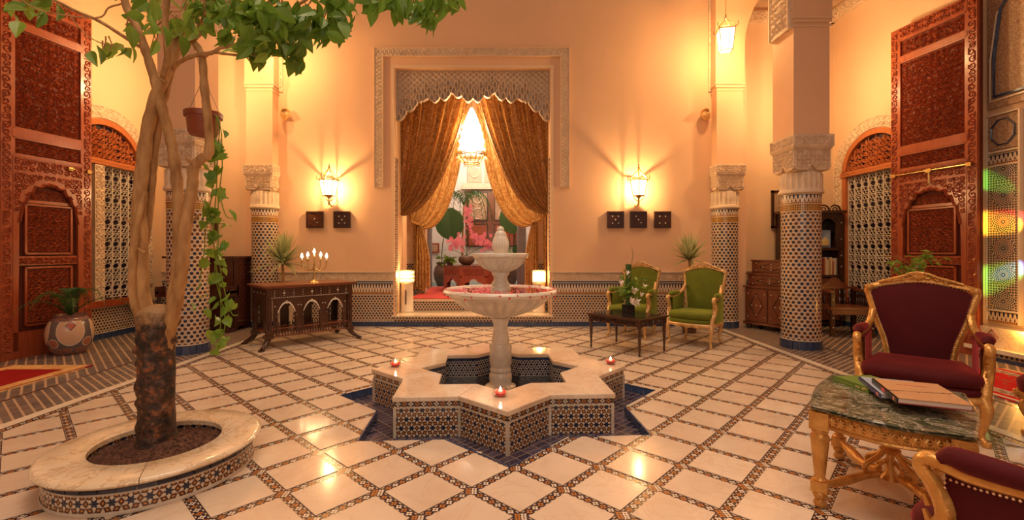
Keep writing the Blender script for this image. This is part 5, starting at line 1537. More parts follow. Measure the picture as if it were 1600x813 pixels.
# ================================================================ GREEN MARBLE TABLE
tc = Vector((2.19, 2.62)); rz = atan2(-.67, .74)
tb = thing('marble_table', 'gilded table with a bowed green marble top, books lying on it', 'table', (tc.x, tc.y, 0), rz)
hw, hd, zt = .31, .42, .556
def top_outline(off=0.0):
    P = []
    n = 14
    for k in range(n): t = k/n; P.append((-hw-off+(2*hw+2*off)*t, -hd-off-.075*sin(pi*t)**1.5))
    for k in range(n): t = k/n; P.append((hw+off+.03*sin(pi*t)**1.5, -hd-off+(2*hd+2*off)*t))
    for k in range(n): t = k/n; P.append((hw+off-(2*hw+2*off)*t, hd+off+.075*sin(pi*t)**1.5))
    for k in range(n): t = k/n; P.append((-hw-off-.03*sin(pi*t)**1.5, hd+off-(2*hd+2*off)*t))
    return P
def layered(name, mat, layers, parent, smooth=False):
    mb = MB(); m = len(layers[0][1])
    for (za, A), (zb, B) in zip(layers[:-1], layers[1:]):
        for i in range(m):
            j = (i+1) % m; mb.face([(*A[i], za), (*A[j], za), (*B[j], zb), (*B[i], zb)])
    mb.face([(x, y, layers[-1][0]) for x, y in layers[-1][1]]); mb.face([(x, y, layers[0][0]) for x, y in reversed(layers[0][1])])
    return mb.build(name, mat, parent, smooth, weld=True)
layered('marble_top', M['gmarble'], [(zt-.034, top_outline(-.02)), (zt-.028, top_outline(.0)), (zt-.020, top_outline(.008)), (zt-.014, top_outline(.0)), (zt-.006, top_outline(.014)), (zt, top_outline(.004))], tb)
layered('apron', M['gilt'], [(zt-.125, top_outline(-.045)), (zt-.118, top_outline(-.030)), (zt-.034, top_outline(-.030))], tb)
mb = MB(); TP = top_outline(-.028)
for i in range(len(TP)):
    a, b = Vector(TP[i]), Vector(TP[(i+1) % len(TP)]); m = (a+b)/2; d = (b-a).normalized(); nn = Vector((d.y, -d.x))
    for k in range(8):
        th = k*pi/4; mb.tube([(m.x+nn.x*.006, m.y+nn.y*.006, zt-.076), (m.x+d.x*.021*cos(th)+nn.x*.004, m.y+d.y*.018*cos(th)+nn.y*.004, zt-.076+.024*sin(th))], [.009, .005], 4)
mb.tube([(x, y, zt-.115) for x, y in TP+TP[:1]], .009, 5); mb.tube([(x, y, zt-.040) for x, y in TP+TP[:1]], .007, 5)
tag(mb.build('carved_rosettes', M['gilt'], tb, True), kind='stuff')
for sx in (-1, 1):
    for sy in (-1, 1):
        x, y = sx*(hw-.03), sy*(hd-.03); mb = MB()
        mb.box((x, y, .475), (.088, .088, .095)); mb.box((x, y, .475), (.094, .05, .05)); mb.box((x, y, .475), (.05, .094, .05))
        mb.box((x, y, .115), (.076, .076, .055))
        mod = lambda rr, z, th: rr*(1-.10*abs(sin(th*6))) if .18 < z < .37 else rr
        mb.lathe([(.030, .140), (.034, .150), (.024, .165), (.028, .185), (.044, .36), (.046, .385), (.036, .40), (.042, .415), (.036, .43)], 24, c=(x, y), mod=mod)
        mb.lathe([(.0, 0), (.024, .0), (.032, .02), (.022, .04), (.036, .065), (.034, .078), (.024, .09)], 16, c=(x, y)); mb.build('leg', M['gilt'], tb, True)
for sx in (-1, 1):
    for sy in (-1, 1):
        P = bez([(sx*(hw-.05), sy*(hd-.06), .118), (sx*(hw-.12), sy*(hd-.15), .105), (sx*.16, sy*.10, .10), (sx*.05, sy*.04, .125)], 10)
        mb = MB(); mb.tube(P, [.020, .022, .026, .030, .032, .031, .028, .026, .024, .024, .024], 8, flat=.8)
        P = bez([(sx*.10, sy*.07, .13), (sx*.14, sy*.10, .19), (sx*.04, sy*.03, .20), (sx*.03, sy*.02, .26)], 8); mb.tube(P, .014, 6)
        P = bez([(sx*.06, sy*.04, .14), (sx*.07, sy*.05, .18), (sx*.02, sy*.015, .18), (sx*.02, sy*.01, .2)], 6); mb.tube(P, .008, 5)
        mb.build('stretcher', M['gilt'], tb, True)
mb = MB(); mb.lathe([(0, .09), (.05, .10), (.035, .125), (.02, .15), (.02, .24), (.045, .255), (.05, .268), (.025, .28), (.022, .295), (.05, .315), (.062, .335), (.05, .352), (.03, .362), (.0, .375)], 24); mb.build('urn_finial', M['gilt'], tb, True)

# ---- books on the marble table
def book(name, label, c, rzb, w, l, h, cover, spine, z, extra=None):
    b = thing(name, label, 'book', (*c, z), rzb, 'art books on the marble table')
    mb = MB(); mb.box((0, 0, h/2), (w-.012, l-.012, h-.008)); mb.build('pages', M['lily'], b)
    mb = MB(); mb.box((0, 0, h-.002), (w, l, .004)); mb.build('cover', cover, b)
    mb = MB(); mb.box((0, 0, .0025), (w, l, .005)); mb.build('back_cover', M['bk_red2'] if extra is ex_art else cover, b)
    mb = MB(); mb.box((-w/2+.003, 0, h/2), (.008, l, h)); mb.build('spine', spine, b)
    if extra: extra(b, w, l, h)
    return b
def flat(name, c, r=.35):
    g = NG(name); return g.out(c, r)
M['bk_red2'] = flat('brick_red_board', (.30, .045, .03)); M['bk_green'] = flat('green_cover', (.12, .22, .035)); M['bk_blue'] = flat('pale_blue_cover', (.36, .44, .56)); M['bk_violet'] = flat('violet_spine', (.07, .05, .20)); M['bk_black'] = flat('dark_spine', (.02, .016, .016)); M['bk_red'] = flat('red_print', (.62, .05, .035)); M['bk_gold'] = flat('gold_print', (.75, .52, .2)); M['bk_white'] = flat('white_print', (.8, .75, .68)); M['bk_pink'] = flat('pink_print', (.85, .25, .22))
def cover_art():
    g = NG('ochre_landscape_cover'); x, y, _ = g.xyz(g.coord('Object'))
    n = g.noise(g.coord('Object'), 22, 5, .6); n2 = g.noise(g.coord('Object'), 70, 3, .6)
    c = g.mix(n, (.52, .25, .11), (.62, .36, .18))
    rid = g.m_('ADD', g.m_('MULTIPLY_ADD', n, .09, -.075), g.m_('MULTIPLY', x, .15))
    d = g.m_('ABSOLUTE', g.m_('SUBTRACT', y, rid))
    c = g.mix(g.lt(d, .006), c, (.10, .04, .03))
    low = g.m_('MULTIPLY', g.lt(y, rid), g.gt(n2, .63))
    c = g.mix(low, c, (.16, .06, .04))
    return g.out(c, .4)
M['bk_art'] = cover_art()
def text(body, size, M4, mat, parent, name='lettering', ext=.0006):
    cu = bpy.data.curves.new(name, 'FONT'); cu.body = body; cu.size = size; cu.extrude = ext; cu.align_x = 'CENTER'; cu.align_y = 'CENTER'; cu.resolution_u = 2
    o = bpy.data.objects.new(name, cu); link(o, parent); o.matrix_local = M4; cu.materials.append(mat)
    me = bpy.data.meshes.new_from_object(o); bpy.data.objects.remove(o)
    if not me.materials: me.materials.append(mat)
    o = bpy.data.objects.new(name, me); link(o, parent); o.matrix_local = M4; return o
def TM(x, y, z, *rots):
    m = Matrix.Translation((x, y, z))
    for ang, ax in rots: m = m @ Matrix.Rotation(ang, 4, ax)
    return m
ZB_ = zt+.001
def ex_green(b, w, l, h):
    S_ = lambda yy: TM(-w/2-.0015, yy, h/2, (-pi/2, 'Z'), (pi/2, 'X'))
    text('SM', .026, S_(-.10), M['bk_gold'], b); text('PES', .020, S_(-.055), M['bk_gold'], b)
    for k in range(4): text('~~~', .010, S_(.0+.03*k), M['bk_gold'], b)
def ex_blue(b, w, l, h):
    mb = MB(); mb.box((-w/2-.0018, -l/2+.035, h/2), (.001, .03, h*.75)); mb.build('publisher_patch', M['bk_pink'], b)
def ex_art(b, w, l, h):
    mb = MB(); mb.box((-w/2-.0018, -l/2+.04, h/2), (.001, .022, h*.6)); mb.build('publisher_patch', M['bk_pink'], b)
    mb = MB(); mb.box((-w/2-.0018, .0, h/2), (.001, .06, h*.7)); mb.build('spine_title_block', M['bk_red'], b)
    mb = MB(); mb.box((.0, .075, h+.0006), (w*.5, .0012, .0006)); mb.build('title_rule', M['bk_white'], b)
    text('Les Orientalistes', .020, TM(0, .092, h+.0007), M['bk_red'], b)
# corner-based placement from the photograph's ground points on the table top
def bk_from(pa, pb, z, w):
    """spine runs from pa (far) to pb (near) in pixels at height z"""
    A, B = gp(*pa, z), gp(*pb, z); l = (A-B).length; u = (A-B).normalized(); rt = Vector((u.y, -u.x, 0)); c = (A+B)/2+rt*w/2
    return (c.x, c.y), atan2(u.y, u.x)-pi/2, l
c, r, l = bk_from((1304, 596), (1355, 614), ZB_+.0, .26)
book('art_book', 'green-covered book at the bottom left of the pile on the marble table', c, r, .26, min(.34, max(.26, l)), .030, M['bk_green'], M['bk_green'], ZB_, ex_green)
c, r, l = bk_from((1332, 585), (1388, 632), ZB_+.034, .27)
book('art_book', 'pale blue book with a violet spine, between the green one and the ochre one', c, r, .27, min(.38, l), .022, M['bk_blue'], M['bk_violet'], ZB_+.030, ex_blue)
c, r, l = bk_from((1358, 590), (1420, 640), ZB_+.06, .27)
book('art_book', 'big ochre landscape-covered book with a dark spine on top of the pile', c, r, .30, min(.40, l), .030, M['bk_art'], M['bk_black'], ZB_+.053, ex_art)

# ================================================================ COFFEE TABLE AND LILIES
cc = Vector((1.73, 6.53)); rz = atan2(.347, .408)
ct = thing('coffee_table', 'small dark wood coffee table with a glass top before the green armchairs', 'coffee table', (cc.x, cc.y, 0), rz)
a_, b_ = .30, .40
mb = MB(); mb.box((0, 0, .483), (2*a_+.09, 2*b_+.09, .022)); mb.box((0, 0, .468), (2*a_+.06, 2*b_+.06, .016)); mb.build('tabletop', M['darkwood'], ct)
mb = MB(); mb.box((0, 0, .4965), (2*a_-.04, 2*b_-.04, .006)); mb.build('glass_inset', M['black'], ct)
mb = MB()
for s_ in (-1, 1):
    mb.box((s_*a_, 0, .425), (.025, 2*b_-.03, .075)); mb.box((0, s_*b_, .425), (2*a_-.03, .025, .075))
mb.M = None
for s_ in (-1, 1): carve(mb, -a_+.04, a_-.04, .395, .455, lambda u, v, h: (u, -s_*0+s_*(b_+.0125+h), v), .06, .008, .01, seed=2)
for s_ in (-1, 1): carve(mb, -b_+.04, b_-.04, .395, .455, lambda u, v, h: (s_*(a_+.0125+h), u, v), .06, .008, .01, seed=2)
mb.build('carved_apron', M['darkwood'], ct)
for sx in (-1, 1):
    for sy in (-1, 1):
        mb = MB(); mb.box((sx*a_, sy*b_, .42), (.05, .05, .085)); mb.lathe([(.012, 0), (.016, .03), (.012, .045), (.026, .34), (.028, .36), (.02, .38)], 12, c=(sx*a_, sy*b_)); mb.build('leg', M['darkwood'], ct)
vs = thing('lily_vase', 'square black vase of white lilies and green stems on the coffee table', 'vase of flowers', (1.745, 6.52, .50), .5)
mb = MB(); mb.box((0, 0, .065), (.125, .125, .13)); mb.build('vase', M['black'], vs)
rn = random.Random(4); mb = MB(); mb.tube([(0, 0, .1), (0, 0, .70)], .040, 10); mb.tube([(.03, 0, .5), (.09, 0, .85), (.06, 0, .95)], [.004, .003, .002], 4); mb.build('rolled_leaf', M['leaf_dark'], vs, True)
mb = MB(); lt = []
for k in range(26):
    a = rn.uniform(0, 2*pi); R_ = rn.uniform(.08, .26); H_ = rn.uniform(.22, .52)
    P = bez([(0, 0, .12), (R_*.2*cos(a), R_*.2*sin(a), .12+H_*.7), (R_*cos(a), R_*sin(a), .12+H_*.85)], 6); mb.tube(P, .004, 4); lt += P[2:]
mb.build('stems', M['leaf'], vs)
lf = None
for k in range(110):
    p = rn.choice(lt)
    if lf is None: lf = o = leaf_mesh(.018, .11, .3, .3).build('leaf', M['leaf'], vs, True)
    else: o = lf.copy(); link(o, vs)
    o.matrix_local = Matrix.Translation(p) @ aim((rn.uniform(-1, 1), rn.uniform(-1, 1), rn.uniform(-.4, .9)), rn.uniform(-1, 1))
pet = None
for k, (dx, dz, open_) in enumerate(((-.05, .19, 1), (.06, .17, 1), (.0, .16, 1), (-.22, .42, 0), (.20, .36, 0), (-.12, .55, 0), (.04, .30, 0), (-.02, .33, 1), (.14, .24, 0))):
    for q in range(6 if open_ else 3):
        if pet is None: pet = o = leaf_mesh(.016, .07, .3, .5).build('lily_petal', M['lily'], vs, True)
        else: o = pet.copy(); link(o, vs)
        a = q*pi/3; d = (cos(a)*.8, -.7, sin(a)*.8) if open_ else (rn.uniform(-.3, .3)+dx, -.3, .8)
        o.matrix_local = Matrix.Translation((dx, -.10, dz)) @ aim(d, a)

# ================================================================ INLAID CONSOLE
kc = Vector((-3.10, 7.10)); rz = radians(45)
ks = thing('inlaid_console', 'long dark console with three keyhole arches and pearl inlay, candelabra on top', 'console table', (kc.x, kc.y, 0), rz)
L_, D_, H_ = 1.26, .62, .90
mb = MB(); mb.box((0, 0, H_-.0125), (L_+.12, D_+.12, .025)); mb.box((0, 0, H_-.035), (L_+.06, D_+.06, .02)); mb.build('tabletop', M['midwood'], ks)
mb = MB()
for s_ in (-1, 1):
    mb.box((0, s_*(D_/2-.012), H_-.115), (L_, .024, .14)); mb.box((s_*(L_/2-.012), 0, H_-.115), (.024, D_, .14))
mb.build('drawer_frieze', M['darkwood'], ks)
def keyhole(w, z0, zs_, ha):
    def f(x):
        if abs(x) > w: return z0
        return zs_+ha*(1-(abs(x)/w)**2.2)
    return f
z0 = .23
for s_ in (-1, 1):
    for k in range(3):
        xc_ = -.36+.36*k; mb = MB(); mb.M = Matrix.Translation((xc_, s_*(D_/2-.015), 0))
        f = keyhole(.125, z0, .50, .15)
        mb.plate(linsp(-.18, .18, 33), lambda x: f(x) if abs(x) < .124 else z0+.01, lambda x: H_-.18, -.010, .010)
        mb.box((-.135, 0, .36), (.03, .03, .26)); mb.box((.135, 0, .36), (.03, .03, .26)); mb.build('arch_panel', M['darkwood'], ks)
        mb = MB(); mb.M = Matrix.Translation((xc_, s_*(D_/2-.015), 0))
        mb.ribbon([(x, f(x)) for x in linsp(-.122, .122, 17)], .012, .004, lambda u, v, h: (u, -s_*-1*.0-.011-h if s_ < 0 else .011+h, v))
        for (x, z) in ((0, .67), (-.16, .60), (.16, .60), (-.135, .46), (.135, .46), (0, .635)): mb.box((x, s_*.0125, z), (.014, .005, .014), 0)
        mb.build('pearl_inlay', M['inlay'], ks)
for s_ in (-1, 1):
    mb = MB(); mb.M = Matrix.Translation((s_*(L_/2-.015), 0, 0)) @ Matrix.Rotation(pi/2, 4, 'Z')
    f = keyhole(.15, z0, .50, .15); mb.plate(linsp(-.27, .27, 33), lambda x: f(x) if abs(x) < .149 else z0+.01, lambda x: H_-.18, -.010, .010); mb.build('arch_panel', M['darkwood'], ks)
mb = MB(); mb.box((0, 0, .225), (L_-.04, D_-.04, .022)); mb.box((0, -D_/2+.01, .285), (L_-.1, .014, .014)); mb.box((0, -D_/2+.01, .175), (L_-.1, .018, .02)); mb.build('lower_shelf', M['midwood'], ks)
sp0 = None
for s_ in (-1, 1):
    for k in range(28):
        x = -L_/2+.09+k*(L_-.18)/27
        if sp0 is None: mb = MB(); mb.lathe([(.005, .18), (.009, .20), (.005, .225), (.009, .255), (.005, .285)], 6); sp0 = o = mb.build('spindle', M['darkwood'], ks)
        else: o = sp0.copy(); link(o, ks)
        o.location = (x, s_*(D_/2-.01), 0)
for sx in (-1, 1):
    for sy in (-1, 1):
        x, y = sx*(L_/2-.03), sy*(D_/2-.03); mb = MB(); mb.box((x, y, .52), (.07, .07, .66))
        for k in range(3): mb.tube([(x+sx*.0, y+sy*.04, .28+.17*k), (x, y+sy*.04, .40+.17*k)], [.012, .018], 6)
        mb.box((x, y, .175), (.11, .11, .05)); mb.build('corner_post', M['darkwood'], ks)
        mb = MB(); P = bez([(x, y, .17), (x+sx*.02, y+sy*.02, .10), (x+sx*.05, y+sy*.05, .06), (x+sx*.12, y+sy*.10, .028)], 8); mb.tube(P, [.045, .044, .042, .040, .037, .034, .031, .028, .026], 8)
        e_ = P[-1]; mb.box((e_.x, e_.y, .014), (.07, .06, .028), atan2(sy, sx)); mb.build('splayed_foot', M['darkwood'], ks, True)
mb = MB(); yy = -D_/2-.003
for k in range(46): mb.box((-L_/2+.04+k*(L_-.08)/45, yy, H_-.178), (.010, .006, .012))
for k in range(9):
    x = -L_/2+.10+k*(L_-.20)/8; big = k % 3 == 1
    mb.box((x, yy, H_-.115), (.026 if big else .012, .006, .026 if big else .012), 0)
    for dz in (-.035, .035): mb.box((x, yy, H_-.115+dz), (.009, .006, .009))
xx = -L_/2-.003
for k in range(4): mb.box((xx, -D_/2+.1+k*.15, H_-.115), (.006, .014, .014))
for z in (.35, .5, .65): mb.box((-L_/2+.03, yy-.002, z), (.02, .012, .02)); mb.box((L_/2-.03, yy-.002, z), (.02, .012, .02))
tag(mb.build('pearl_inlay_dots', M['inlay'], ks), kind='stuff')

# candelabra
cd = thing('candelabra', 'brass five-armed candelabra with lit candles on the inlaid console', 'candelabra', ((491-CX)/F*7.12, 7.12, H_), .0)
mb = MB(); mb.lathe([(0, 0), (.075, 0), (.07, .012), (.03, .03), (.012, .05), (.016, .10), (.010, .12), (.010, .26), (.018, .28), (.010, .30), (.010, .37)], 20); mb.build('stem', M['brass'], cd, True)
for k, (dx, z) in enumerate(((-.19, .34), (-.10, .36), (0, .41), (.10, .36), (.19, .34))):
    mb = MB()
    if dx: mb.tube(bez([(0, 0, .24), (dx*.3, 0, .14), (dx, 0, .18), (dx, 0, z-.03)], 10), .007, 6)
    mb.lathe([(.0, z-.035), (.024, z-.028), (.026, z-.022), (.010, z-.018), (.014, z), (0, z)], 14, c=(dx, 0)); mb.build('arm', M['brass'], cd, True)
    mb = MB(); mb.lathe([(.011, z-.004), (.011, z+.035), (0, z+.037)], 10, c=(dx, 0)); mb.build('candle', M['lily'], cd, True)
    mb = MB(); mb.lathe([(.004, z+.037), (.020, z+.056), (.017, z+.080), (0, z+.118)], 8, c=(dx, 0)); mb.build('flame', M['flame'], cd, True)
light('candelabra_light', (0, -.03, .52), 4.5, (1, .55, .22), .08, parent=cd)

# ================================================================ LIGHT FITTINGS
def lantern_body(t, z0, r1, r0, h, glow, metal, n=6):
    """tapered panes between bars; r1 top radius, r0 bottom radius"""
    for k in range(n):
        a0, a1 = 2*pi*k/n+.26, 2*pi*(k+1)/n+.26
        P = [(r0*cos(a0), r0*sin(a0), z0), (r0*cos(a1), r0*sin(a1), z0), (r1*cos(a1), r1*sin(a1), z0+h), (r1*cos(a0), r1*sin(a0), z0+h)]
        mb = MB(); mb.face(P); mb.face([tuple(c*(.985 if i < 2 else 1) for i, c in enumerate(p)) for p in reversed(P)]); mb.build('pane', glow, t)
        mb = MB(); mb.tube([P[0], P[3]], .008, 5); mb.tube([P[0], P[1]], .008, 5); mb.tube([P[3], P[2]], .009, 5); mb.build('frame_bar', metal, t)
    mb = MB(); mb.face([(r0*cos(2*pi*k/n+.26), r0*sin(2*pi*k/n+.26), z0) for k in range(n)][::-1]); mb.build('bottom_pane', glow, t)
def crown(t, z, r, h, metal, n=6):
    mb = MB()
    for k in range(n):
        a = 2*pi*k/n+.26; c, s_ = cos(a), sin(a)
        mb.tube(bez([(r*c, r*s_, z), (r*1.15*c, r*1.15*s_, z+h*.35), (r*.35*c, r*.35*s_, z+h*.45), (.01*c, .01*s_, z+h)], 8), .006, 5)
        mb.tube(bez([(r*c, r*s_, z), (r*1.5*c, r*1.5*s_, z+h*.1), (r*1.2*c, r*1.2*s_, z+h*.4)], 5), .006, 5)
        a2 = a+pi/n; mb.tube(bez([(r*c, r*s_, z), (r*.95*cos(a2), r*.95*sin(a2), z+h*.22), (r*cos(a+2*pi/n), r*sin(a+2*pi/n), z)], 6), .005, 4)
    mb.lathe([(.0, z+h*.9), (.018, z+h*.95), (.022, z+h*1.05), (.008, z+h*1.15), (.012, z+h*1.25), (0, z+h*1.4)], 10)
    mb.build('crown', metal, t, True)
for (px, lab) in ((514, 'brass crown wall lantern above two dark plaques, on the left'), (998, 'brass crown wall lantern above three dark plaques, on the right')):
    p = at(px, 306, 8.22); t = thing('wall_lantern', lab, 'sconce', (p.x, 8.22, p.z), 0, 'crowned wall lanterns beside the curtained opening')
    lantern_body(t, 0, .165, .105, .27, M['glow'], M['brass']); crown(t, .27, .165, .22, M['brass'])
    mb = MB(); mb.lathe([(0, -.17), (.014, -.165), (.022, -.13), (.010, -.10), (.014, -.05), (.05, -.015), (.10, 0)], 16)
    for k in range(6): a = k*pi/3+.26; mb.tube(bez([(.105*cos(a), .105*sin(a), 0), (.10*cos(a), .10*sin(a), -.07), (.01, 0, -.10)], 6), .006, 4)
    mb.tube([(0, 0, -.13), (0, .12, -.18), (0, .225, -.15)], .012, 6); mb.lathe([(0, 0), (.05, .0), (.04, .02), (0, .025)], 12); mb.build('bracket', M['brass'], t, True)
    # light from just outside the panes so that crown and bars cast their rays on the wall
    light('sconce_bulb', (0, -.0, .13), LP['sconce'], WARM, .02, parent=t)
for (px, lab) in ((1134, 'lit lantern hanging on a chain by the right back pier'), (414, 'lit lantern hanging by the left back pier, half hidden by leaves')):
    X_ = (px-CX)/F*7.6; z_ = HC+(391-80)/F*7.6
    t = thing('hanging_lantern', lab, 'lantern', (X_, 7.6, z_), .3, 'hanging lanterns on the court piers')
    lantern_body(t, 0, .17, .12, .34, M['glow'], M['brass'], 4); crown(t, .34, .17, .20, M['brass'], 4)
    mb = MB(); z = .58
    for k in range(22): mb.tube([(.012*cos(q*pi/3)*(1 if k % 2 else .2), .012*cos(q*pi/3)*(.2 if k % 2 else 1), z+.035*k+.022*sin(q*pi/3)) for q in range(7)], .003, 4)
    mb.build('chain', M['brass'], t)
    light('lantern_bulb', (0, 0, .16), LP['lantern'], WARM, .05, parent=t)
for (X_, Y_, z_, lab) in ((4.95, 7.5, 3.9, 'lit lantern hanging in the right gallery behind the pier'), (-5.0, 7.1, 3.9, 'lit lantern hanging in the left gallery behind the pier')):
    t = thing('hanging_lantern', lab, 'lantern', (X_, Y_, z_), .3, 'gallery lanterns')
    lantern_body(t, 0, .17, .12, .34, M['glow'], M['brass'], 4); crown(t, .34, .17, .20, M['brass'], 4)
    mb = MB(); mb.tube([(0, 0, .6), (0, 0, 6.29-z_)], .006, 5); mb.build('rod', M['brass'], t)
    light('lantern_bulb', (0, 0, .17), LP['gallery'], WARM2, .08, parent=t)
# small wall spots
for (px, sx, lab) in ((445, 1, 'small round spotlight on the back wall, left side'), (1103, -1, 'small round spotlight on the back wall, right side')):
    p = at(px, 180, 8.36); t = thing('spotlight', lab, 'spotlight', (p.x, 8.36, p.z), 0, 'small spotlights on the back wall')
    mb = MB(); mb.M = Matrix.Rotation(sx*.6, 4, 'Z') @ Matrix.Rotation(radians(60), 4, 'X'); mb.lathe([(0, -.08), (.055, -.075), (.085, .02), (.085, .09), (.07, .09), (.06, .05), (0, .04)], 20, cap=False); mb.build('shade', M['gilt_pale'], t, True)
    mb = MB(); mb.tube([(0, .0, -.02), (0, .05, -.04), (0, .088, -.05)], .012, 6); mb.build('bracket', M['brass'], t)

# plaques
def plaque(px, lab, pat, grp):
    p = at(px, 343.5, 8.42); t = thing('wall_plaque', lab, 'plaque', (p.x, BW-.03, p.z), 0, grp); s = .152
    mb = MB()
    for (a, b, c_, d) in ((0, s-.015, 2*s, .03), (0, -s+.015, 2*s, .03)): mb.box((a, 0, b), (c_, .05, d))
    for q in (-1, 1): mb.box((q*(s-.015), 0, 0), (.03, .05, 2*s-.06))
    mb.build('frame', M['darkwood'], t)
    mb = MB(); mb.box((0, .005, 0), (2*s-.05, .03, 2*s-.05)); mb.build('panel', M['darkwood'], t)
    mb = MB()
    for (x, z) in pat: mb.box((x*s, -.013, z*s), (.020, .006, .020), 0)
    mb.build('pearl_stars', M['inlay'], t)
    if len(pat) < 3:
        mb = MB(); carve(mb, -s+.035, s-.035, -s+.035, s-.035, lambda u, v, h: (u, -.010-h, v), .045, .006, .006, seed=4); mb.build('carved_tracery', M['midwood'], t)
g1 = 'plaques under the left wall lantern'; g2 = 'plaques under the right wall lantern'
plaque(492, 'dark carved square plaque, left of the two under the left wall lantern', ((0, .1), (.3, -.35)), g1)
plaque(534.5, 'dark square plaque with five dots, right of the two under the left wall lantern', ((0, 0), (-.35, .4), (.35, .4), (-.35, -.4), (.35, -.4)), g1)
plaque(961.5, 'dark square plaque with five bright dots, leftmost under the right wall lantern', ((0, 0), (-.35, .4), (.35, .4), (-.35, -.4), (.35, -.4)), g2)
plaque(997.5, 'dark square plaque directly below the right wall lantern', ((0, 0), (-.3, .4), (.3, -.35)), g2)
plaque(1035, 'dark square plaque with four dots, rightmost under the right wall lantern', ((-.35, .4), (.35, .4), (-.35, -.4), (.35, -.4)), g2)
# ================================================================ ROOM BEHIND THE OPENING
AL = thing('trim_7', None, None, kind='structure')      # shell of the inner room
ZF = .43
def ab(name, x0, y0, z0, x1, y1, z1, mt, par=AL):
    mb = MB(); mb.box(((x0+x1)/2, (y0+y1)/2, (z0+z1)/2), (x1-x0, y1-y0, z1-z0)); return mb.build(name, M[mt], par)
ab('raised_floor', -3.4, 9.04, .0, 2.3, 14.2, ZF-.012, 'cyan'); ab('marble_nosing', -2.05, 9.0, ZF-.03, .86, 9.12, ZF, 'travertine')
ab('riser_mosaic', -2.05, 9.02, .21, .86, 9.05, ZF-.03, 'dado'); ab('lower_ledge', -2.05, 8.79, .1, .86, 9.03, .205, 'travertine')
cp = tag(ab('red_carpet', -1.9, 9.13, ZF-.012, .8, 12.1, ZF+.012, 'carpet', None), 'red carpet on the raised floor behind the fountain, under the octagonal table', 'carpet')
ab('side_wall', -3.0, 9.6, 0, -2.75, 14.2, 5.6, 'white'); ab('side_wall', 1.75, 9.6, 0, 2.0, 14.2, 5.6, 'white')
ab('side_wall', -3.0, 9.03, 0, -2.08, 9.75, 5.6, 'plaster2'); ab('side_wall', .895, 9.03, 0, 2.0, 9.75, 5.6, 'plaster2')
ab('side_wall', -2.08, 8.8, 0, -2.03, 9.04, 5.6, 'plaster2'); ab('side_wall', .845, 8.8, 0, .895, 9.04, 5.6, 'plaster2')
ab('far_wall', -3.0, 14.0, 0, 2.0, 14.2, 5.6, 'white'); ab('inner_ceiling', -3.0, 8.8, 5.6, 2.0, 14.2, 5.75, 'white')
# white inner wall with dado seen beside the curtains, and upper wall carrying the second curtain pair
for s_ in (0, 1):
    x0, x1 = ((-2.75, -1.78), (.70, 1.75))[s_]
    ab('inner_pier', x0, 10.30, ZF, x1, 10.55, 5.6, 'plaster2'); ab('inner_dado', x0, 10.28, ZF, x1, 10.30, 1.10, 'dado'); ab('inner_dado_band', x0, 10.275, 1.10, x1, 10.30, 1.22, 'stucco')
ab('inner_lintel', -1.78, 10.30, 4.1, .70, 10.55, 5.6, 'plaster2')
# carved far window with a cornice and upper grille
fw = thing('window_3', None, None, (-.42, 13.97, 0), kind='structure')
mb = MB(); mb.box((0, 0, 2.35), (1.55, .08, 1.7)); mb.build('wooden_frame', M['midwood'], fw)
for s_ in (-1, 1):
    mb = MB(); mb.box((s_*.40, -.045, 2.72), (.56, .02, .80)); mb.build('shutter_panel', M['arab'], fw)
    mb = MB()
    for (z, r) in ((2.95, .13), (2.50, .16)): mb.tube([(s_*.40+r*cos(t), -.06, z+r*sin(t)) for t in linsp(0, 2*pi, 17)], .018, 5)
    mb.build('roundel', M['lace'], fw)
    mb = MB(); mb.box((s_*.40, -.045, 1.85), (.56, .02, .62)); mb.build('shutter_panel', M['redwood'], fw)
    for (z0, z1) in ((2.30, 3.14), (1.52, 2.18)):
        mb = MB()
        for q in (-1, 1): mb.box((s_*.40+q*.29, -.05, (z0+z1)/2), (.03, .03, z1-z0))
        for z in (z0, z1): mb.box((s_*.40, -.05, z), (.60, .03, .03))
        mb.build('shutter_moulding', M['darkwood'], fw)
mb = MB(); mb.box((0, -.06, 3.28), (1.8, .16, .10)); mb.box((0, -.04, 3.38), (1.7, .12, .10)); mb.build('cornice', M['lace'], fw)
for x in (-.5, 0, .5):
    mb = MB(); mb.box((x, -.01, 4.0), (.42, .06, 1.1)); mb.build('upper_grille', M['arab_pale'], fw)
    for z in (3.75, 4.2):
        mb = MB(); mb.tube([(x+.13*cos(t), -.05, z+.16*sin(t)) for t in linsp(0, 2*pi, 13)], .02, 5); mb.build('rosette', M['lace'], fw)
# two slim mosaic columns
for (px, lab) in ((668, 'slim blue mosaic column deep behind the left curtain'), (815, 'slim blue mosaic column deep behind the right curtain')):
    X_ = (px-CX)/F*11.9; c = thing('slim_column', lab, 'column', (X_, 11.9, ZF), 0, 'slim columns in the inner room')
    mb = MB(); mb.lathe([(.12, 0), (.12, 2.9)], 24, cap=False); mb.build('mosaic_shaft', M['rosin'], c, True)
    mb = MB(); mb.lathe([(.13, 2.88), (.15, 2.95), (.17, 3.1), (.2, 3.15), (.2, 3.3), (0, 3.3)], 24); mb.build('capital', M['stucco'], c, True)

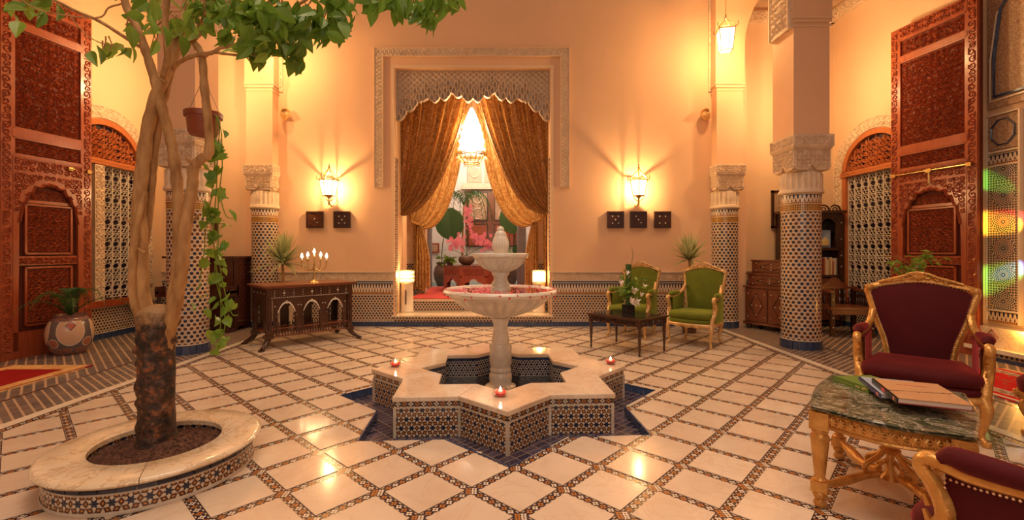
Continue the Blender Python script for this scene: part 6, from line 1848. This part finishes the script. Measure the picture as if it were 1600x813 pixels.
# ---- curtains
def curtain(name, label, Yc, x0, x1, ztop, tie, edge, n_f, grp, amp=.045, tail=None, sgn=1, cm='curtain'):
    """x0: hanging side (pier), x1: inner top corner; gathers at tie (x,z); edge: bezier control points of the free edge"""
    t = thing(name, label, 'curtain', (0, Yc, 0), 0, grp)
    nu, nv = 130, 34
    mb = MB(); G = []
    A = bez([(x0, 0, ztop), (x0, 0, ztop*.6+tie[1]*.4), (x0, 0, tie[1]+.12)], nv)
    B = bez([(x1, 0, ztop)]+[(x, 0, z) for x, z in edge]+[(tie[0], 0, tie[1])], nv)
    for i in range(nu+1):
        u = i/nu; row = []
        for j in range(nv+1):
            v = j/nv
            p = A[j].lerp(B[j], u**(1-.25*v))
            # gather towards the tie with hanging sag
            p.z -= .10*sin(pi*u)*v*v*(1-v)*2
            w = (1-v)**.5
            ph = u*n_f*2*pi+.6*sin(v*3)
            a = amp*(.35+.65*w)
            p.y += a*sin(ph)+a*.35*sin(ph*2.3+1)+.05*u*v
            p.x += sgn*a*.35*cos(ph)*(.4+.6*w)
            row.append(p)
        G.append(row)
    for i in range(nu):
        for j in range(nv):
            mb.face([G[i][j], G[i+1][j], G[i+1][j+1], G[i][j+1]], [(i/nu*1.6, j/nv*2.4), ((i+1)/nu*1.6, j/nv*2.4), ((i+1)/nu*1.6, (j+1)/nv*2.4), (i/nu*1.6, (j+1)/nv*2.4)])
    mb.build('draped_cloth', M[cm], t, True, weld=True)
    mb = MB(); P = [G[nu][j]+Vector((0, -.012, 0)) for j in range(nv+1)]; mb.tube(P, .014, 5); mb.build('edge_trim', M[cm], t, True)
    mb = MB(); mb.tube([(tie[0]-sgn*.10, -.10, tie[1]+.06), (tie[0]+sgn*.02, -.10, tie[1]+.02), (tie[0]+sgn*.05, 0, tie[1]+.02)], .028, 8); mb.build('tie_band', M[cm], t, True)
    if tail:
        xa, xb, zb_ = tail; mb = MB(); nu2, nv2 = 48, 16; G = []
        for i in range(nu2+1):
            u = i/nu2; row = []
            for j in range(nv2+1):
                v = j/nv2; zt_ = tie[1]; sp = .25+.75*sin(min(1, v*1.6)*pi/2)
                xm = tie[0]+sgn*.02; xx = xm+((xa+(xb-xa)*u)-xm)*sp
                zz = zt_+(zb_-zt_)*v+(.05*sin(u*9)*v)
                row.append(Vector((xx, .05*sin(u*5*2*pi)*(.5+.5*v), zz)))
            G.append(row)
        for i in range(nu2):
            for j in range(nv2): mb.face([G[i][j], G[i+1][j], G[i+1][j+1], G[i][j+1]], [(i/nu2*.5, j/nv2), ((i+1)/nu2*.5, j/nv2), ((i+1)/nu2*.5, (j+1)/nv2), (i/nu2*.5, (j+1)/nv2)])
        mb.build('hanging_tail', M[cm], t, True, weld=True)
    return t
YC1 = 8.92
def cpx(px, py, Y): p = at(px, py, Y); return (p.x, p.z)
def mk(lab, Y, xs0, xtop, ytop, tie, edge, nf, grp, sgn, tail=None, amp=.045):
    a = cpx(xs0, ytop, Y); b = cpx(xtop, ytop, Y); ti = cpx(*tie, Y); ed = [cpx(x, y, Y) for x, y in edge]
    tl = None
    if tail: tl = (cpx(tail[0], 400, Y)[0], cpx(tail[1], 400, Y)[0], cpx(400, tail[2], Y)[1])
    curtain('curtain', lab, Y, a[0], b[0], a[1], ti, ed, nf, grp, amp, tl, sgn, 'curtain' if Y < 9.5 else 'curtain2')
gr = 'gold damask curtains of the inner room'
mk('front left gold damask curtain, swept up to the left jamb', YC1, 618, 737, 125, (622, 336), [(722, 200), (694, 290), (660, 342)], 9, gr, 1, None, .055)
mk('front right gold damask curtain, swept up to the right jamb', YC1, 862, 742, 125, (858, 334), [(758, 200), (786, 290), (820, 340)], 9, gr, -1, None, .055)
mk('rear left gold curtain, lit from inside, tied low with a falling tail', 10.12, 640, 735, 125, (652, 352), [(722, 240), (712, 345), (675, 372)], 7, gr, 1, (648, 672, 452), .05)
mk('rear right gold curtain, lit from inside, tied low with a falling tail', 10.12, 846, 742, 125, (836, 348), [(752, 240), (765, 335), (805, 372)], 7, gr, -1, (840, 820, 452), .05)
def strip(lab, Y, pa, pb, y0, y1, nf=3):
    a = cpx(pa, y0, Y); b = cpx(pb, y1, Y); t = thing('curtain', lab, 'curtain', (0, Y, 0), 0, gr); mb = MB(); nu = 36
    P = [(a[0]+(b[0]-a[0])*i/nu, .035*sin(i/nu*nf*2*pi)) for i in range(nu+1)]
    for p, q in zip(P[:-1], P[1:]): mb.face([(p[0], p[1], b[1]), (q[0], q[1], b[1]), (q[0], q[1], a[1]), (p[0], p[1], a[1])], [(p[0], b[1]), (q[0], b[1]), (q[0], a[1]), (p[0], a[1])])
    mb.build('cloth', M['curtain' if Y < 9.5 else 'curtain2'], t, True, weld=True)
strip('narrow straight gold curtain fall at the left jamb, below the swept one', YC1+.12, 618, 629, 330, 464); strip('narrow straight gold curtain fall at the right jamb, below the swept one', YC1+.12, 849, 862, 330, 464)
strip('narrow gold curtain fall left of the rear tied curtain', 10.2, 646, 655, 345, 452, 2); strip('narrow gold curtain fall right of the rear tied curtain', 10.2, 833, 841, 345, 450, 2)

# ---- chandelier
ch = thing('chandelier', 'glowing crystal chandelier with a gilt ring hanging between the gold curtains', 'chandelier', ((737-CX)/F*9.5, 9.5, 3.35))
mb = MB()
for z, r in ((.0, .30), (.03, .315), (.12, .22), (.80, .10)): mb.tube([(r*cos(t), r*sin(t), z) for t in linsp(0, 2*pi, 33)], .014, 6)
for k in range(16):
    a = k*pi/8; mb.tube([(.31*cos(a), .31*sin(a), 0), (.24*cos(a), .24*sin(a), -.10), (.16*cos(a), .16*sin(a), -.16)], [.012, .010, .006], 5)
mb.tube([(.16*cos(t), .16*sin(t), -.16) for t in linsp(0, 2*pi, 25)], .012, 6)
mb.tube([(.22, 0, .12), (.10, 0, .80)], .01, 5); mb.tube([(-.22, 0, .12), (-.10, 0, .80)], .01, 5)
mb.build('gilt_ring', M['brass'], ch, True)
mb = MB(); mb.tube([(0, 0, .85), (0, 0, 2.24)], .014, 6); mb.build('chain', M['brass'], ch)
mb = MB(); mb.lathe([(.18, .06), (.25, .14), (.235, .36), (.18, .60), (.11, .80), (.03, .97), (0, 1.0)], 20); mb.build('lit_core', M['glow_hot'], ch, True)
bd = None; k2 = 0
for (z, r, n) in ((-.02, .30, 24), (.16, .27, 20), (.32, .26, 18), (.48, .22, 14), (.64, .18, 12), (-.19, .155, 14)):
    for k in range(n):
        a = 2*pi*k/n+z
        if bd is None: mb = MB(); mb.lathe([(0, -.035), (.012, 0), (.009, .018), (0, .03)], 6); bd = o = mb.build('crystal_drop', M['crystal'], ch)
        else: o = bd.copy(); link(o, ch)
        o.location = (r*cos(a), r*sin(a), z-.03)
light('chandelier_light', (0, -.42, .35), LP['chandelier'], (1, .66, .34), .16, parent=ch)
light('inner_fill', (-.6, 12.3, 4.6), LP['alcove'], (1, .80, .66), .3)  # unseen light without a fitting, added to brighten the white inner room

# ---- post lamps
def postlamp(px, lab, bands):
    X_ = (px-CX)/F*8.88; t = thing('post_lamp', lab, 'lamp', (X_, 8.885, .205), 0, 'paper-shade lamps on posts in the opening')
    mb = MB(); mb.lathe([(.13, 0), (.135, .03), (.12, .05), (.118, .54), (.13, .56), (0, .56)], 24); mb.build('post', M['whitestone'], t, True)
    mb = MB(); mb.box((0, -.118, .3), (.03, .02, .28)); mb.build('carved_slot', M['clay'], t)
    mb = MB(); mb.box((0, 0, .575), (.24, .20, .03)); mb.box((0, 0, .80), (.24, .20, .02)); 
    if bands:
        for z in (.655, .725): mb.box((0, 0, z), (.255, .215, .018))
    mb.build('shade_frame', M['rope'], t)
    mb = MB(); mb.box((0, 0, .69), (.235, .195, .20)); mb.build('paper_shade', M['glow_lamp'], t)
    light('post_lamp_light', (0, -.14, .72), LP['post'], (1, .62, .25), .05, parent=t); return t
postlamp(636, 'striped paper lamp on a white post, left side of the opening', True)
postlamp(842, 'plain glowing paper lamp on a white post, right side of the opening', False)

# ---- octagonal table with flowers
ot = thing('octagonal_table', 'red wooden octagonal table with lattice panels, in the room behind the fountain', 'table', ((743-CX)/F*11.2, 11.2, ZF+.012), pi/8)
R_ = .78; hT = .60
mb = MB(); mb.prism([(R_*1.03*cos(k*pi/4), R_*1.03*sin(k*pi/4)) for k in range(8)], hT-.035, hT, True); mb.build('tabletop', M['midwood'], ot)
for k in range(8):
    a0, a1 = k*pi/4, (k+1)*pi/4; p, q_ = Vector((R_*cos(a0), R_*sin(a0))), Vector((R_*cos(a1), R_*sin(a1))); L = (q_-p).length
    mb = MB(); mb.M = Matrix.Translation((p.x, p.y, 0)) @ Matrix.Rotation(atan2(q_.y-p.y, q_.x-p.x), 4, 'Z')
    def arc(x):
        u = abs(x-L/2)/(L/2)
        return 0 if u > .72 else (.18+.10*(1-(u/.72)) if u > .25 else .30-.1*u)
    mb.plate(linsp(0, L, 31), arc, lambda x: .34, -.01, .012)
    mb.box((L/2, 0, hT-.05), (L, .024, .05)); mb.box((L/2, 0, .35), (L, .03, .03)); mb.box((.02, 0, .3), (.045, .03, .6)); mb.box((L-.02, 0, .3), (.045, .03, .6)); mb.build('side_panel', M['redwood'], ot)
    mb = MB(); mb.M = Matrix.Translation((p.x, p.y, 0)) @ Matrix.Rotation(atan2(q_.y-p.y, q_.x-p.x), 4, 'Z')
    n = 8; c = (L-.08)/n
    for i in range(-2, n+2):
        for s_ in (-1, 1):
            pts = [(.04+(i+(j if s_ > 0 else 2-j))*c, .37+j*.09) for j in linsp(0, 2, 5)]; pts = [(x, z) for x, z in pts if .04 < x < L-.04]
            mb.ribbon(pts, .006, .006, lambda u, v, h: (u, -.006-h, v))
    mb.box((L/2, .012, .455), (L-.06, .01, .19)); mb.build('lattice_panel', M['redwood'], ot)
og = Vector((ot.location.x, 11.2, ZF+hT+.014)); rn = random.Random(9)
def orchid(px, Y, ztop, lab, clusters_, potc):
    X_ = (px-CX)/F*Y; t = thing('orchid_arrangement', lab, 'flowers', (X_, Y, og.z)); 
    mb = MB(); mb.lathe([(0, 0), (.10, 0), (.18, .06), (.20, .13), (.17, .20), (.13, .22), (0, .2)], 24, cap=False); mb.build('bowl', potc, t, True)
    mb = MB()
    for (x1, y1, rx, ry, n) in clusters_:
        p = at(x1, y1, Y)-t.location; mb.tube(bez([(0, 0, .2), (p.x*.2, 0, p.z*.7), (p.x, 0, p.z)], 8), .007, 5)
    mb.build('stems', M['leaf_dark'], t)
    fl = None
    for (x1, y1, rx, ry, n) in clusters_:
        for k in range(n):
            p = at(x1+rn.gauss(0, rx*.5), y1+rn.gauss(0, ry*.5), Y+rn.uniform(-.1, .1))-t.location
            if fl is None:
                mb = MB()
                for q in range(5):
                    a = q*2*pi/5; mb.face([(0, 0, 0), (.042*cos(a-.5), -.012, .042*sin(a-.5)), (.058*cos(a), 0, .058*sin(a)), (.042*cos(a+.5), -.012, .042*sin(a+.5))])
                mb.lathe([(0, -.01), (.009, 0), (0, .01)], 5); fl = o = mb.build('blossom', M['pink'], t)
            else: o = fl.copy(); link(o, t)
            o.matrix_local = Matrix.Translation(p) @ Matrix.Rotation(rn.uniform(-.6, .6), 4, 'Z') @ Matrix.Rotation(rn.uniform(0, 6), 4, 'Y')
    return t
orchid(729, 11.15, 0, 'arching pink orchids in a dark bowl on the octagonal table', [(715, 378, 14, 12, 34), (706, 390, 5, 8, 8), (730, 330, 5, 12, 14), (733, 350, 6, 14, 20), (748, 372, 14, 10, 30), (760, 384, 10, 9, 20)], M['clay'])
gf = thing('leaf_bowl_plant', 'low green plant with broad leaves at the left end of the octagonal table', 'potted plant', ((703-CX)/F*11.1, 11.1, og.z))
mb = MB(); mb.lathe([(0, 0), (.07, 0), (.09, .09), (0, .09)], 16, cap=False); mb.build('pot', M['clay'], gf, True)
lf = None
for k in range(16):
    a = rn.uniform(0, 2*pi)
    if lf is None: lf = o = leaf_mesh(.07, .22, .25, .5).build('leaf', M['leaf'], gf, True)
    else: o = lf.copy(); link(o, gf)
    el = rn.uniform(.1, 1.1); o.matrix_local = Matrix.Translation((0, 0, .09)) @ aim((cos(a)*cos(el), sin(a)*cos(el), sin(el)), 0)
def jarplant(px, Y, lab, big, seed):
    rn = random.Random(seed); t = thing('jar_plant', lab, 'potted plant', ((px-CX)/F*Y, Y, ZF-.012))
    mb = MB(); mb.lathe([(0, 0), (.12, 0), (.2, .18), (.23, .34), (.19, .5), (.12, .58), (.15, .64), (.12, .62), (0, .58)], 24, cap=False); mb.build('clay_jar', M['clay'], t, True)
    mb = MB()
    for (x, y, sc) in big:
        p = at(x, y, Y)-t.location; mb.tube(bez([(0, 0, .6), (0, 0, p.z*.8), (p.x, 0, p.z)], 8), .012, 5)
    mb.build('stems', M['leaf_dark'], t)
    for (x, y, sc) in big:
        p = at(x, y, Y)-t.location; o = leaf_mesh(.34*sc, .80*sc, .08, .1, broad=True).build('broad_leaf', M['leaf_dark'], t, True); o.matrix_local = Matrix.Translation(p+Vector((0, -.05, .4*sc))) @ aim((.15, -.25, -1), rn.uniform(1.2, 1.9))
    for k in range(10):
        o = leaf_mesh(.05, .25, .3, .4).build('leaf', M['leaf'], t, True); a = rn.uniform(0, 2*pi); o.matrix_local = Matrix.Translation((0, 0, .6+rn.uniform(0, .3))) @ aim((cos(a), sin(a), rn.uniform(0, 1)), 0)
jarplant(690, 12.75, 'plant with a huge dark leaf in a clay jar, left of the octagonal table', [(700, 352, 1.15)], 1)
jarplant(797, 12.75, 'plant with a broad dark leaf in a clay jar, right of the octagonal table', [(794, 345, 1.0), (806, 392, .4)], 2)
pm = thing('indoor_palm', 'feathery palm rising behind the orchids', 'potted plant', ((722-CX)/F*12.8, 12.8, ZF-.012))
mb = MB(); mb.lathe([(0, 0), (.16, 0), (.2, .35), (0, .33)], 20, cap=False); mb.build('pot', M['clay'], pm, True)
mb = MB(); mb.tube([(0, 0, .3), (.02, 0, 1.6), (.05, 0, 2.25)], [.035, .03, .022], 7); mb.build('stem', M['bark'], pm)
for k in range(12):
    a = k*pi/6+.2; R1 = .75
    P = bez([(.05, 0, 2.2), (.05+R1*.3*cos(a), R1*.3*sin(a), 2.85), (.05+R1*cos(a), R1*.6*sin(a), 2.75), (.05+R1*1.1*cos(a), R1*.7*sin(a), 1.75)], 14); mb = MB(); mb.tube(P, .008, 4)
    for i in range(2, 15):
        t_ = (P[i]-P[i-1]).normalized()
        for s_ in (-1, 1):
            c = P[i]; tip = c+Vector((s_*.10*abs(sin(a))+s_*.03, s_*.10*abs(cos(a)), -.20)); mb.face([c-t_*.012, c+t_*.012, tip])
    mb.build('frond', M['leaf_dark'], pm)
fp = thing('framed_picture', 'small red framed picture on the far white wall, behind the broad leaf', 'picture', ((677-CX)/F*13.9, 13.97, 1.46))
mb = MB(); mb.box((0, 0, 0), (.34, .04, .30)); mb.build('frame', M['redwood'], fp); mb = MB(); mb.box((0, -.021, 0), (.24, .01, .2)); mb.build('picture', M['arab'], fp)

# ================================================================ GALLERY FURNITURE
# piano
pn = thing('upright_piano', 'dark mahogany upright piano against the wall, behind the left mosaic column', 'piano', (-5.27, 8.10, 0))
mb = MB(); mb.box((0, .12, .64), (1.24, .42, 1.24)); mb.box((0, .10, 1.275), (1.30, .50, .035)); mb.box((0, -.095, .98), (1.10, .02, .46)); mb.box((0, -.095, .33), (1.10, .02, .50)); mb.build('case', M['pianowood'], pn)
mb = MB(); mb.box((0, -.20, .655), (1.24, .30, .09)); mb.box((0, -.34, .73), (1.24, .03, .06))
for s_ in (-1, 1): mb.box((s_*.59, -.20, .72), (.06, .30, .12)); mb.tube([(s_*.58, -.31, .0), (s_*.58, -.31, .30), (s_*.58, -.31, .62)], [.025, .035, .03], 8); mb.box((s_*.58, -.12, .03), (.08, .44, .06))
mb.build('key_bed', M['pianowood'], pn)
mb = MB(); mb.box((0, -.235, .712), (1.10, .16, .022)); mb.build('white_keys', M['lily'], pn)
mb = MB()
for k in range(36):
    if k % 7 in (2, 6): continue
    mb.box((-.53+k*1.06/35, -.20, .728), (.012, .09, .014))
tag(mb.build('black_keys', M['black'], pn), kind='stuff')
bx = thing('wooden_clock', 'small dark wooden clock standing on the piano', 'clock', (-5.67, 8.2, 1.293))
mb = MB(); mb.box((0, 0, .10), (.20, .14, .20)); mb.lathe([(.09, .20), (.08, .23), (0, .25)], 12); mb.build('case', M['midwood'], bx); mb = MB(); mb.lathe([(0, 0), (.065, 0), (.065, .01), (0, .01)], 20); o = mb.build('dial', M['pianowood'], bx); o.location = (0, -.07, .11); o.rotation_euler = (pi/2, 0, 0)
def picture(lab, x, y, z, w, h, rz=0):
    t = thing('framed_picture', lab, 'picture', (x, y, z), rz); mb = MB()
    for q in (-1, 1): mb.box((q*(w/2-.02), 0, 0), (.04, .04, h)); mb.box((0, 0, q*(h/2-.02)), (w, .04, .04))
    mb.build('frame', M['darkwood'], t); mb = MB(); mb.box((0, .008, 0), (w-.07, .02, h-.07)); mb.build('print', M['arab'], t)
picture('small dark framed picture on the wall above the piano, behind the vine', (327-CX)/F*8.5, 8.525, 1.86, .26, .36)
picture('tall narrow dark frame on the wall, left edge of the right mosaic column', (1219-CX)/F*8.8, 8.825, 2.18, .30, .72)

# inlaid chest of drawers, left of the right column
cb = thing('inlaid_chest', 'stepped inlaid chest of drawers half hidden by the right mosaic column', 'chest of drawers', (4.75, 8.08, 0), radians(-62))
def front_piece(par, x, z, w, h, y, nm, knob=True, diam=True):
    f = MB(); f.box((x, y, z), (w, .03, h)); f = f.build(nm, M['midwood'], par)
    m2 = MB()
    for (dx, dz) in ((-.4, .36), (.4, .36), (-.4, -.36), (.4, -.36), (0, 0), (-.22, 0), (.22, 0), (0, .3), (0, -.3)): m2.box((x+dx*w, y-.018, z+dz*h), (.016, .006, .016))
    tag(m2.build('pearl_inlay', M['inlay'], f), kind='stuff')
    if diam: m2 = MB(); m2.tube([(x-w*.32, y-.016, z), (x, y-.016, z+h*.38), (x+w*.32, y-.016, z), (x, y-.016, z-h*.38), (x-w*.32, y-.016, z)], .008, 4); m2.build('diamond_moulding', M['darkwood'], f)
mb = MB(); mb.box((0, 0, .41), (.86, .42, .64)); mb.box((0, 0, .745), (.92, .46, .03)); mb.box((0, .02, .86), (.82, .36, .20)); mb.box((0, .02, .975), (.88, .40, .03)); mb.box((0, .04, 1.10), (.74, .30, .22)); mb.box((0, .04, 1.215), (.78, .33, .02)); mb.box((0, 0, .10), (.92, .46, .04)); mb.build('case', M['midwood'], cb)
for s_ in (-1, 1): front_piece(cb, s_*.21, .42, .38, .56, -.215, 'door')
front_piece(cb, 0, .86, .76, .15, -.165, 'drawer'); front_piece(cb, 0, 1.10, .68, .17, -.12, 'drawer')
for sx in (-1, 1):
    for sy in (-1, 1): mb = MB(); mb.lathe([(0, 0), (.03, 0), (.04, .03), (.03, .07), (.02, .085)], 12, c=(sx*.38, sy*.17)); mb.build('bun_foot', M['darkwood'], cb, True)
# bookcase
bc = thing('inlaid_bookcase', 'dark inlaid bookcase with a pierced crest, right of the big mosaic column', 'bookcase', (5.68, 8.62, 0))
w_, d_, h_ = 1.02, .36, 2.10
mb = MB()
for s_ in (-1, 1): mb.box((s_*(w_/2-.03), 0, h_/2), (.06, d_, h_))
for z in (.06, .92, 1.42, h_-.04): mb.box((0, 0, z), (w_-.08, d_, .05))
mb.box((0, d_/2-.015, h_/2), (w_-.08, .03, h_)); mb.box((0, 0, 1.0), (.06, d_-.02, 2.0)); mb.box((0, -.02, h_+.0), (w_+.08, d_+.06, .05)); mb.build('case', M['darkwood'], bc)
for s_ in (-1, 1):
    mb = MB(); mb.M = Matrix.Translation((s_*.24, -d_/2+.01, 0))
    mb.plate(linsp(-.21, .21, 31), lambda x: 1.86+.12*(1-(abs(x)/.15)**2) if abs(x) < .15 else 1.45, lambda x: 2.04, -.012, .012); mb.build('arched_front', M['darkwood'], bc)
    front_piece(bc, s_*.24, .50, .40, .76, -d_/2+.0, 'door')
mb = MB()
for k in range(5): mb.tube([(-.42+k*.21+.10*cos(t), -.1, h_+.03+.10*sin(t)) for t in linsp(0, pi, 9)], .016, 5); mb.tube([(-.42+k*.21+.04*cos(t), -.1, h_+.05+.04*sin(t)) for t in linsp(0, 2*pi, 9)], .012, 5)
mb.build('pierced_crest', M['darkwood'], bc)
mb = MB()
for x in (-.48, 0, .48):
    for z in (.2, .5, .8, 1.1, 1.3, 1.6, 1.9): mb.box((x, -d_/2-.002, z), (.016, .006, .016))
tag(mb.build('pearl_inlay', M['inlay'], bc), kind='stuff')
bk = thing('gilt_picture', 'blue and gold picture standing on the upper bookcase shelf', 'picture', (5.90, 8.56, 1.449)); bk.rotation_euler = (0, 0, 0)
mb = MB(); mb.box((0, 0, .16), (.28, .02, .32)); mb.build('board', M['bk_blue'], bk); mb = MB(); mb.lathe([(0, .02), (.07, .04), (.07, .12), (.03, .17), (0, .19)], 12); o = mb.build('gold_figure', M['bk_gold'], bk); o.location = (.03, -.03, 0); o.scale = (1, .25, 1)
M['bkc'] = [flat('book_cloth_%s' % n_, c) for n_, c in (('brown', (.18, .07, .04)), ('cream', (.70, .55, .38)), ('rust', (.42, .13, .05)), ('grey', (.30, .26, .22)), ('ochre', (.5, .3, .1)), ('wine', (.2, .03, .03)))]
names = [('brown', 0), ('cream', 1), ('rust', 2), ('grey', 3), ('ochre', 4), ('wine', 5)]
rn = random.Random(14); x = 5.73; k = 0
seq = [0, 2, 0, 5, 2, 1, 1, 4, 1, 2, 1, 3]
pos = ['first', 'second', 'third', 'fourth', 'fifth', 'sixth', 'seventh', 'eighth', 'ninth', 'tenth', 'eleventh', 'twelfth']
while k < 12:
    t_ = rn.uniform(.024, .036); h2 = rn.uniform(.24, .34); ci = seq[k]
    b = thing('shelf_book', '%s cloth book, %s from the left on the lower bookcase shelf' % (names[ci][0], pos[k]), 'book', (x+t_/2, 8.56, .945), 0, 'books on the bookcase shelf')
    mb = MB(); mb.box((0, 0, h2/2), (t_, .2, h2)); mb.build('cover', M['bkc'][ci], b); mb = MB(); mb.box((0, .004, h2/2+.002), (t_-.008, .196, h2)); mb.build('pages', M['lily'], b)
    x += t_+.002; k += 1
# corner armchair with inlay
ic = thing('inlaid_corner_chair', 'dark inlaid wooden armchair with spindle gallery, before the bookcase', 'chair', (5.62, 7.66, 0), radians(-8))
mb = MB(); mb.box((0, 0, .45), (.66, .56, .05)); mb.box((0, -.27, .40), (.62, .02, .08)); mb.build('seat', M['midwood'], ic)
for sx in (-1, 1):
    for sy in (-1, 1): mb = MB(); mb.box((sx*.29, sy*.24, .36 if sy < 0 else .38), (.06, .06, .72 if sy < 0 else .76)); mb.build('leg', M['darkwood'], ic)
mb = MB(); mb.box((0, .25, .76), (.70, .07, .04)); mb.box((.31, 0, .73), (.07, .58, .04)); mb.box((-.31, 0, .73), (.07, .58, .04)); mb.build('top_rail', M['midwood'], ic)
mb = MB(); mb.M = Matrix.Translation((0, .26, 0)); mb.plate(linsp(-.2, .2, 21), lambda x: .77, lambda x: .80+.12*cos(x/.2*pi/2)**2+.015*abs(sin(x*60)), -.015, .015); mb.build('carved_crest', M['midwood'], ic)
s0 = None
for k in range(14):
    if s0 is None: mb = MB(); mb.lathe([(.012, .47), (.02, .54), (.012, .60), (.02, .66), (.012, .72)], 8); s0 = o = mb.build('spindle', M['darkwood'], ic)
    else: o = s0.copy(); link(o, ic)
    o.location = ((-.24+.08*k, .25, 0) if k < 7 else (.31, -.18+.06*(k-7), 0))
mb = MB()
for z in (.15, .3, .45, .6):
    for sx in (-1, 1): mb.box((sx*.29, -.272, z), (.018, .006, .018))
tag(mb.build('pearl_inlay', M['inlay'], ic), kind='stuff')

# ================================================================ RUGS
def rug(name, lab, x0, y0, x1, y1, mt):
    mb = MB(); mb.face([(x0, y0, .014), (x1, y0, .014), (x1, y1, .014), (x0, y1, .014)], [(0, 0), (1, 0), (1, 1), (0, 1)])
    for (a, b) in (((x0, y0), (x1, y0)), ((x1, y0), (x1, y1)), ((x1, y1), (x0, y1)), ((x0, y1), (x0, y0))): mb.face([(*a, .0), (*b, .0), (*b, .014), (*a, .014)], [(0, 0), (1, 0), (1, 0), (0, 0)])
    o = mb.build(name, M[mt]); tag(o, lab, 'rug'); 
    mb = MB(); n = int((x1-x0)/.012)
    for k in range(n):
        x = x0+(x1-x0)*k/n; mb.face([(x, y1, .006), (x+.008, y1, .006), (x+.006+random.uniform(-.01, .01), y1+.05, .003)])
    tag(mb.build('fringe', M['fringe'], o), kind='stuff'); return o
rug('crimson_rug', 'crimson rug with a tan border on the brick floor at the left edge', -5.95, 1.5, -4.97, 5.56, 'rug_left')
rug('scarlet_rug', 'scarlet patterned rug on the brick floor at the right edge, by the bench', 4.69, 1.0, 5.86, 5.40, 'rug_right')
# coloured glass lamp standing beyond the right edge of view, throwing colour on the mosaic panel
sg = thing('stained_glass_lamp', 'stained glass lamp standing on the gallery floor beyond the right edge', 'lamp', (6.05, 4.55, 0))
mb = MB(); mb.lathe([(0, 0), (.16, 0), (.02, .04), (.02, 1.3), (.05, 1.32), (0, 1.34)], 16); mb.build('stand', M['brass'], sg, True)
for k, (c, nm) in enumerate((((1, .08, .06), 'red'), ((1, .62, .05), 'yellow'), ((.1, .8, .12), 'green'), ((.15, .15, 1), 'blue'))):
    g = NG(nm+'_glass'); g.out(c, .1); g.b.inputs['Emission Color'].default_value = (*c, 1); g.b.inputs['Emission Strength'].default_value = 1.0
    a = k*pi/2; mb = MB(); mb.M = Matrix.Rotation(a, 4, 'Z'); mb.box((0, -.14, 1.52), (.26, .01, .34)); mb.build('pane', g.m, sg)
SGL = [((6.47, 6.10, 1.75), (1, .58, .04), 16, .13), ((6.47, 5.86, 1.80), (1, .03, .04), 15, .10), ((6.47, 6.12, 1.02), (.2, .9, .1), 9, .14), ((6.47, 6.14, 2.32), (.15, .9, .1), 7, .09), ((6.47, 5.86, 1.15), (.15, .15, 1), 10, .09)]
for (tg, c, p, sp_) in SGL:
    o = Vector((5.98, 4.76, 1.60)); d = Vector(tg)-o
    l = light('coloured_beam', o, p*20, c, kind='SPOT', spot_size=sp_*2, spot_blend=.7, shadow_soft_size=.01); l.rotation_euler = d.to_track_quat('-Z', 'Y').to_euler()
bl = light('bench_lamp', (6.2, 5.55, .42), 7, (1, .45, .08), .03)
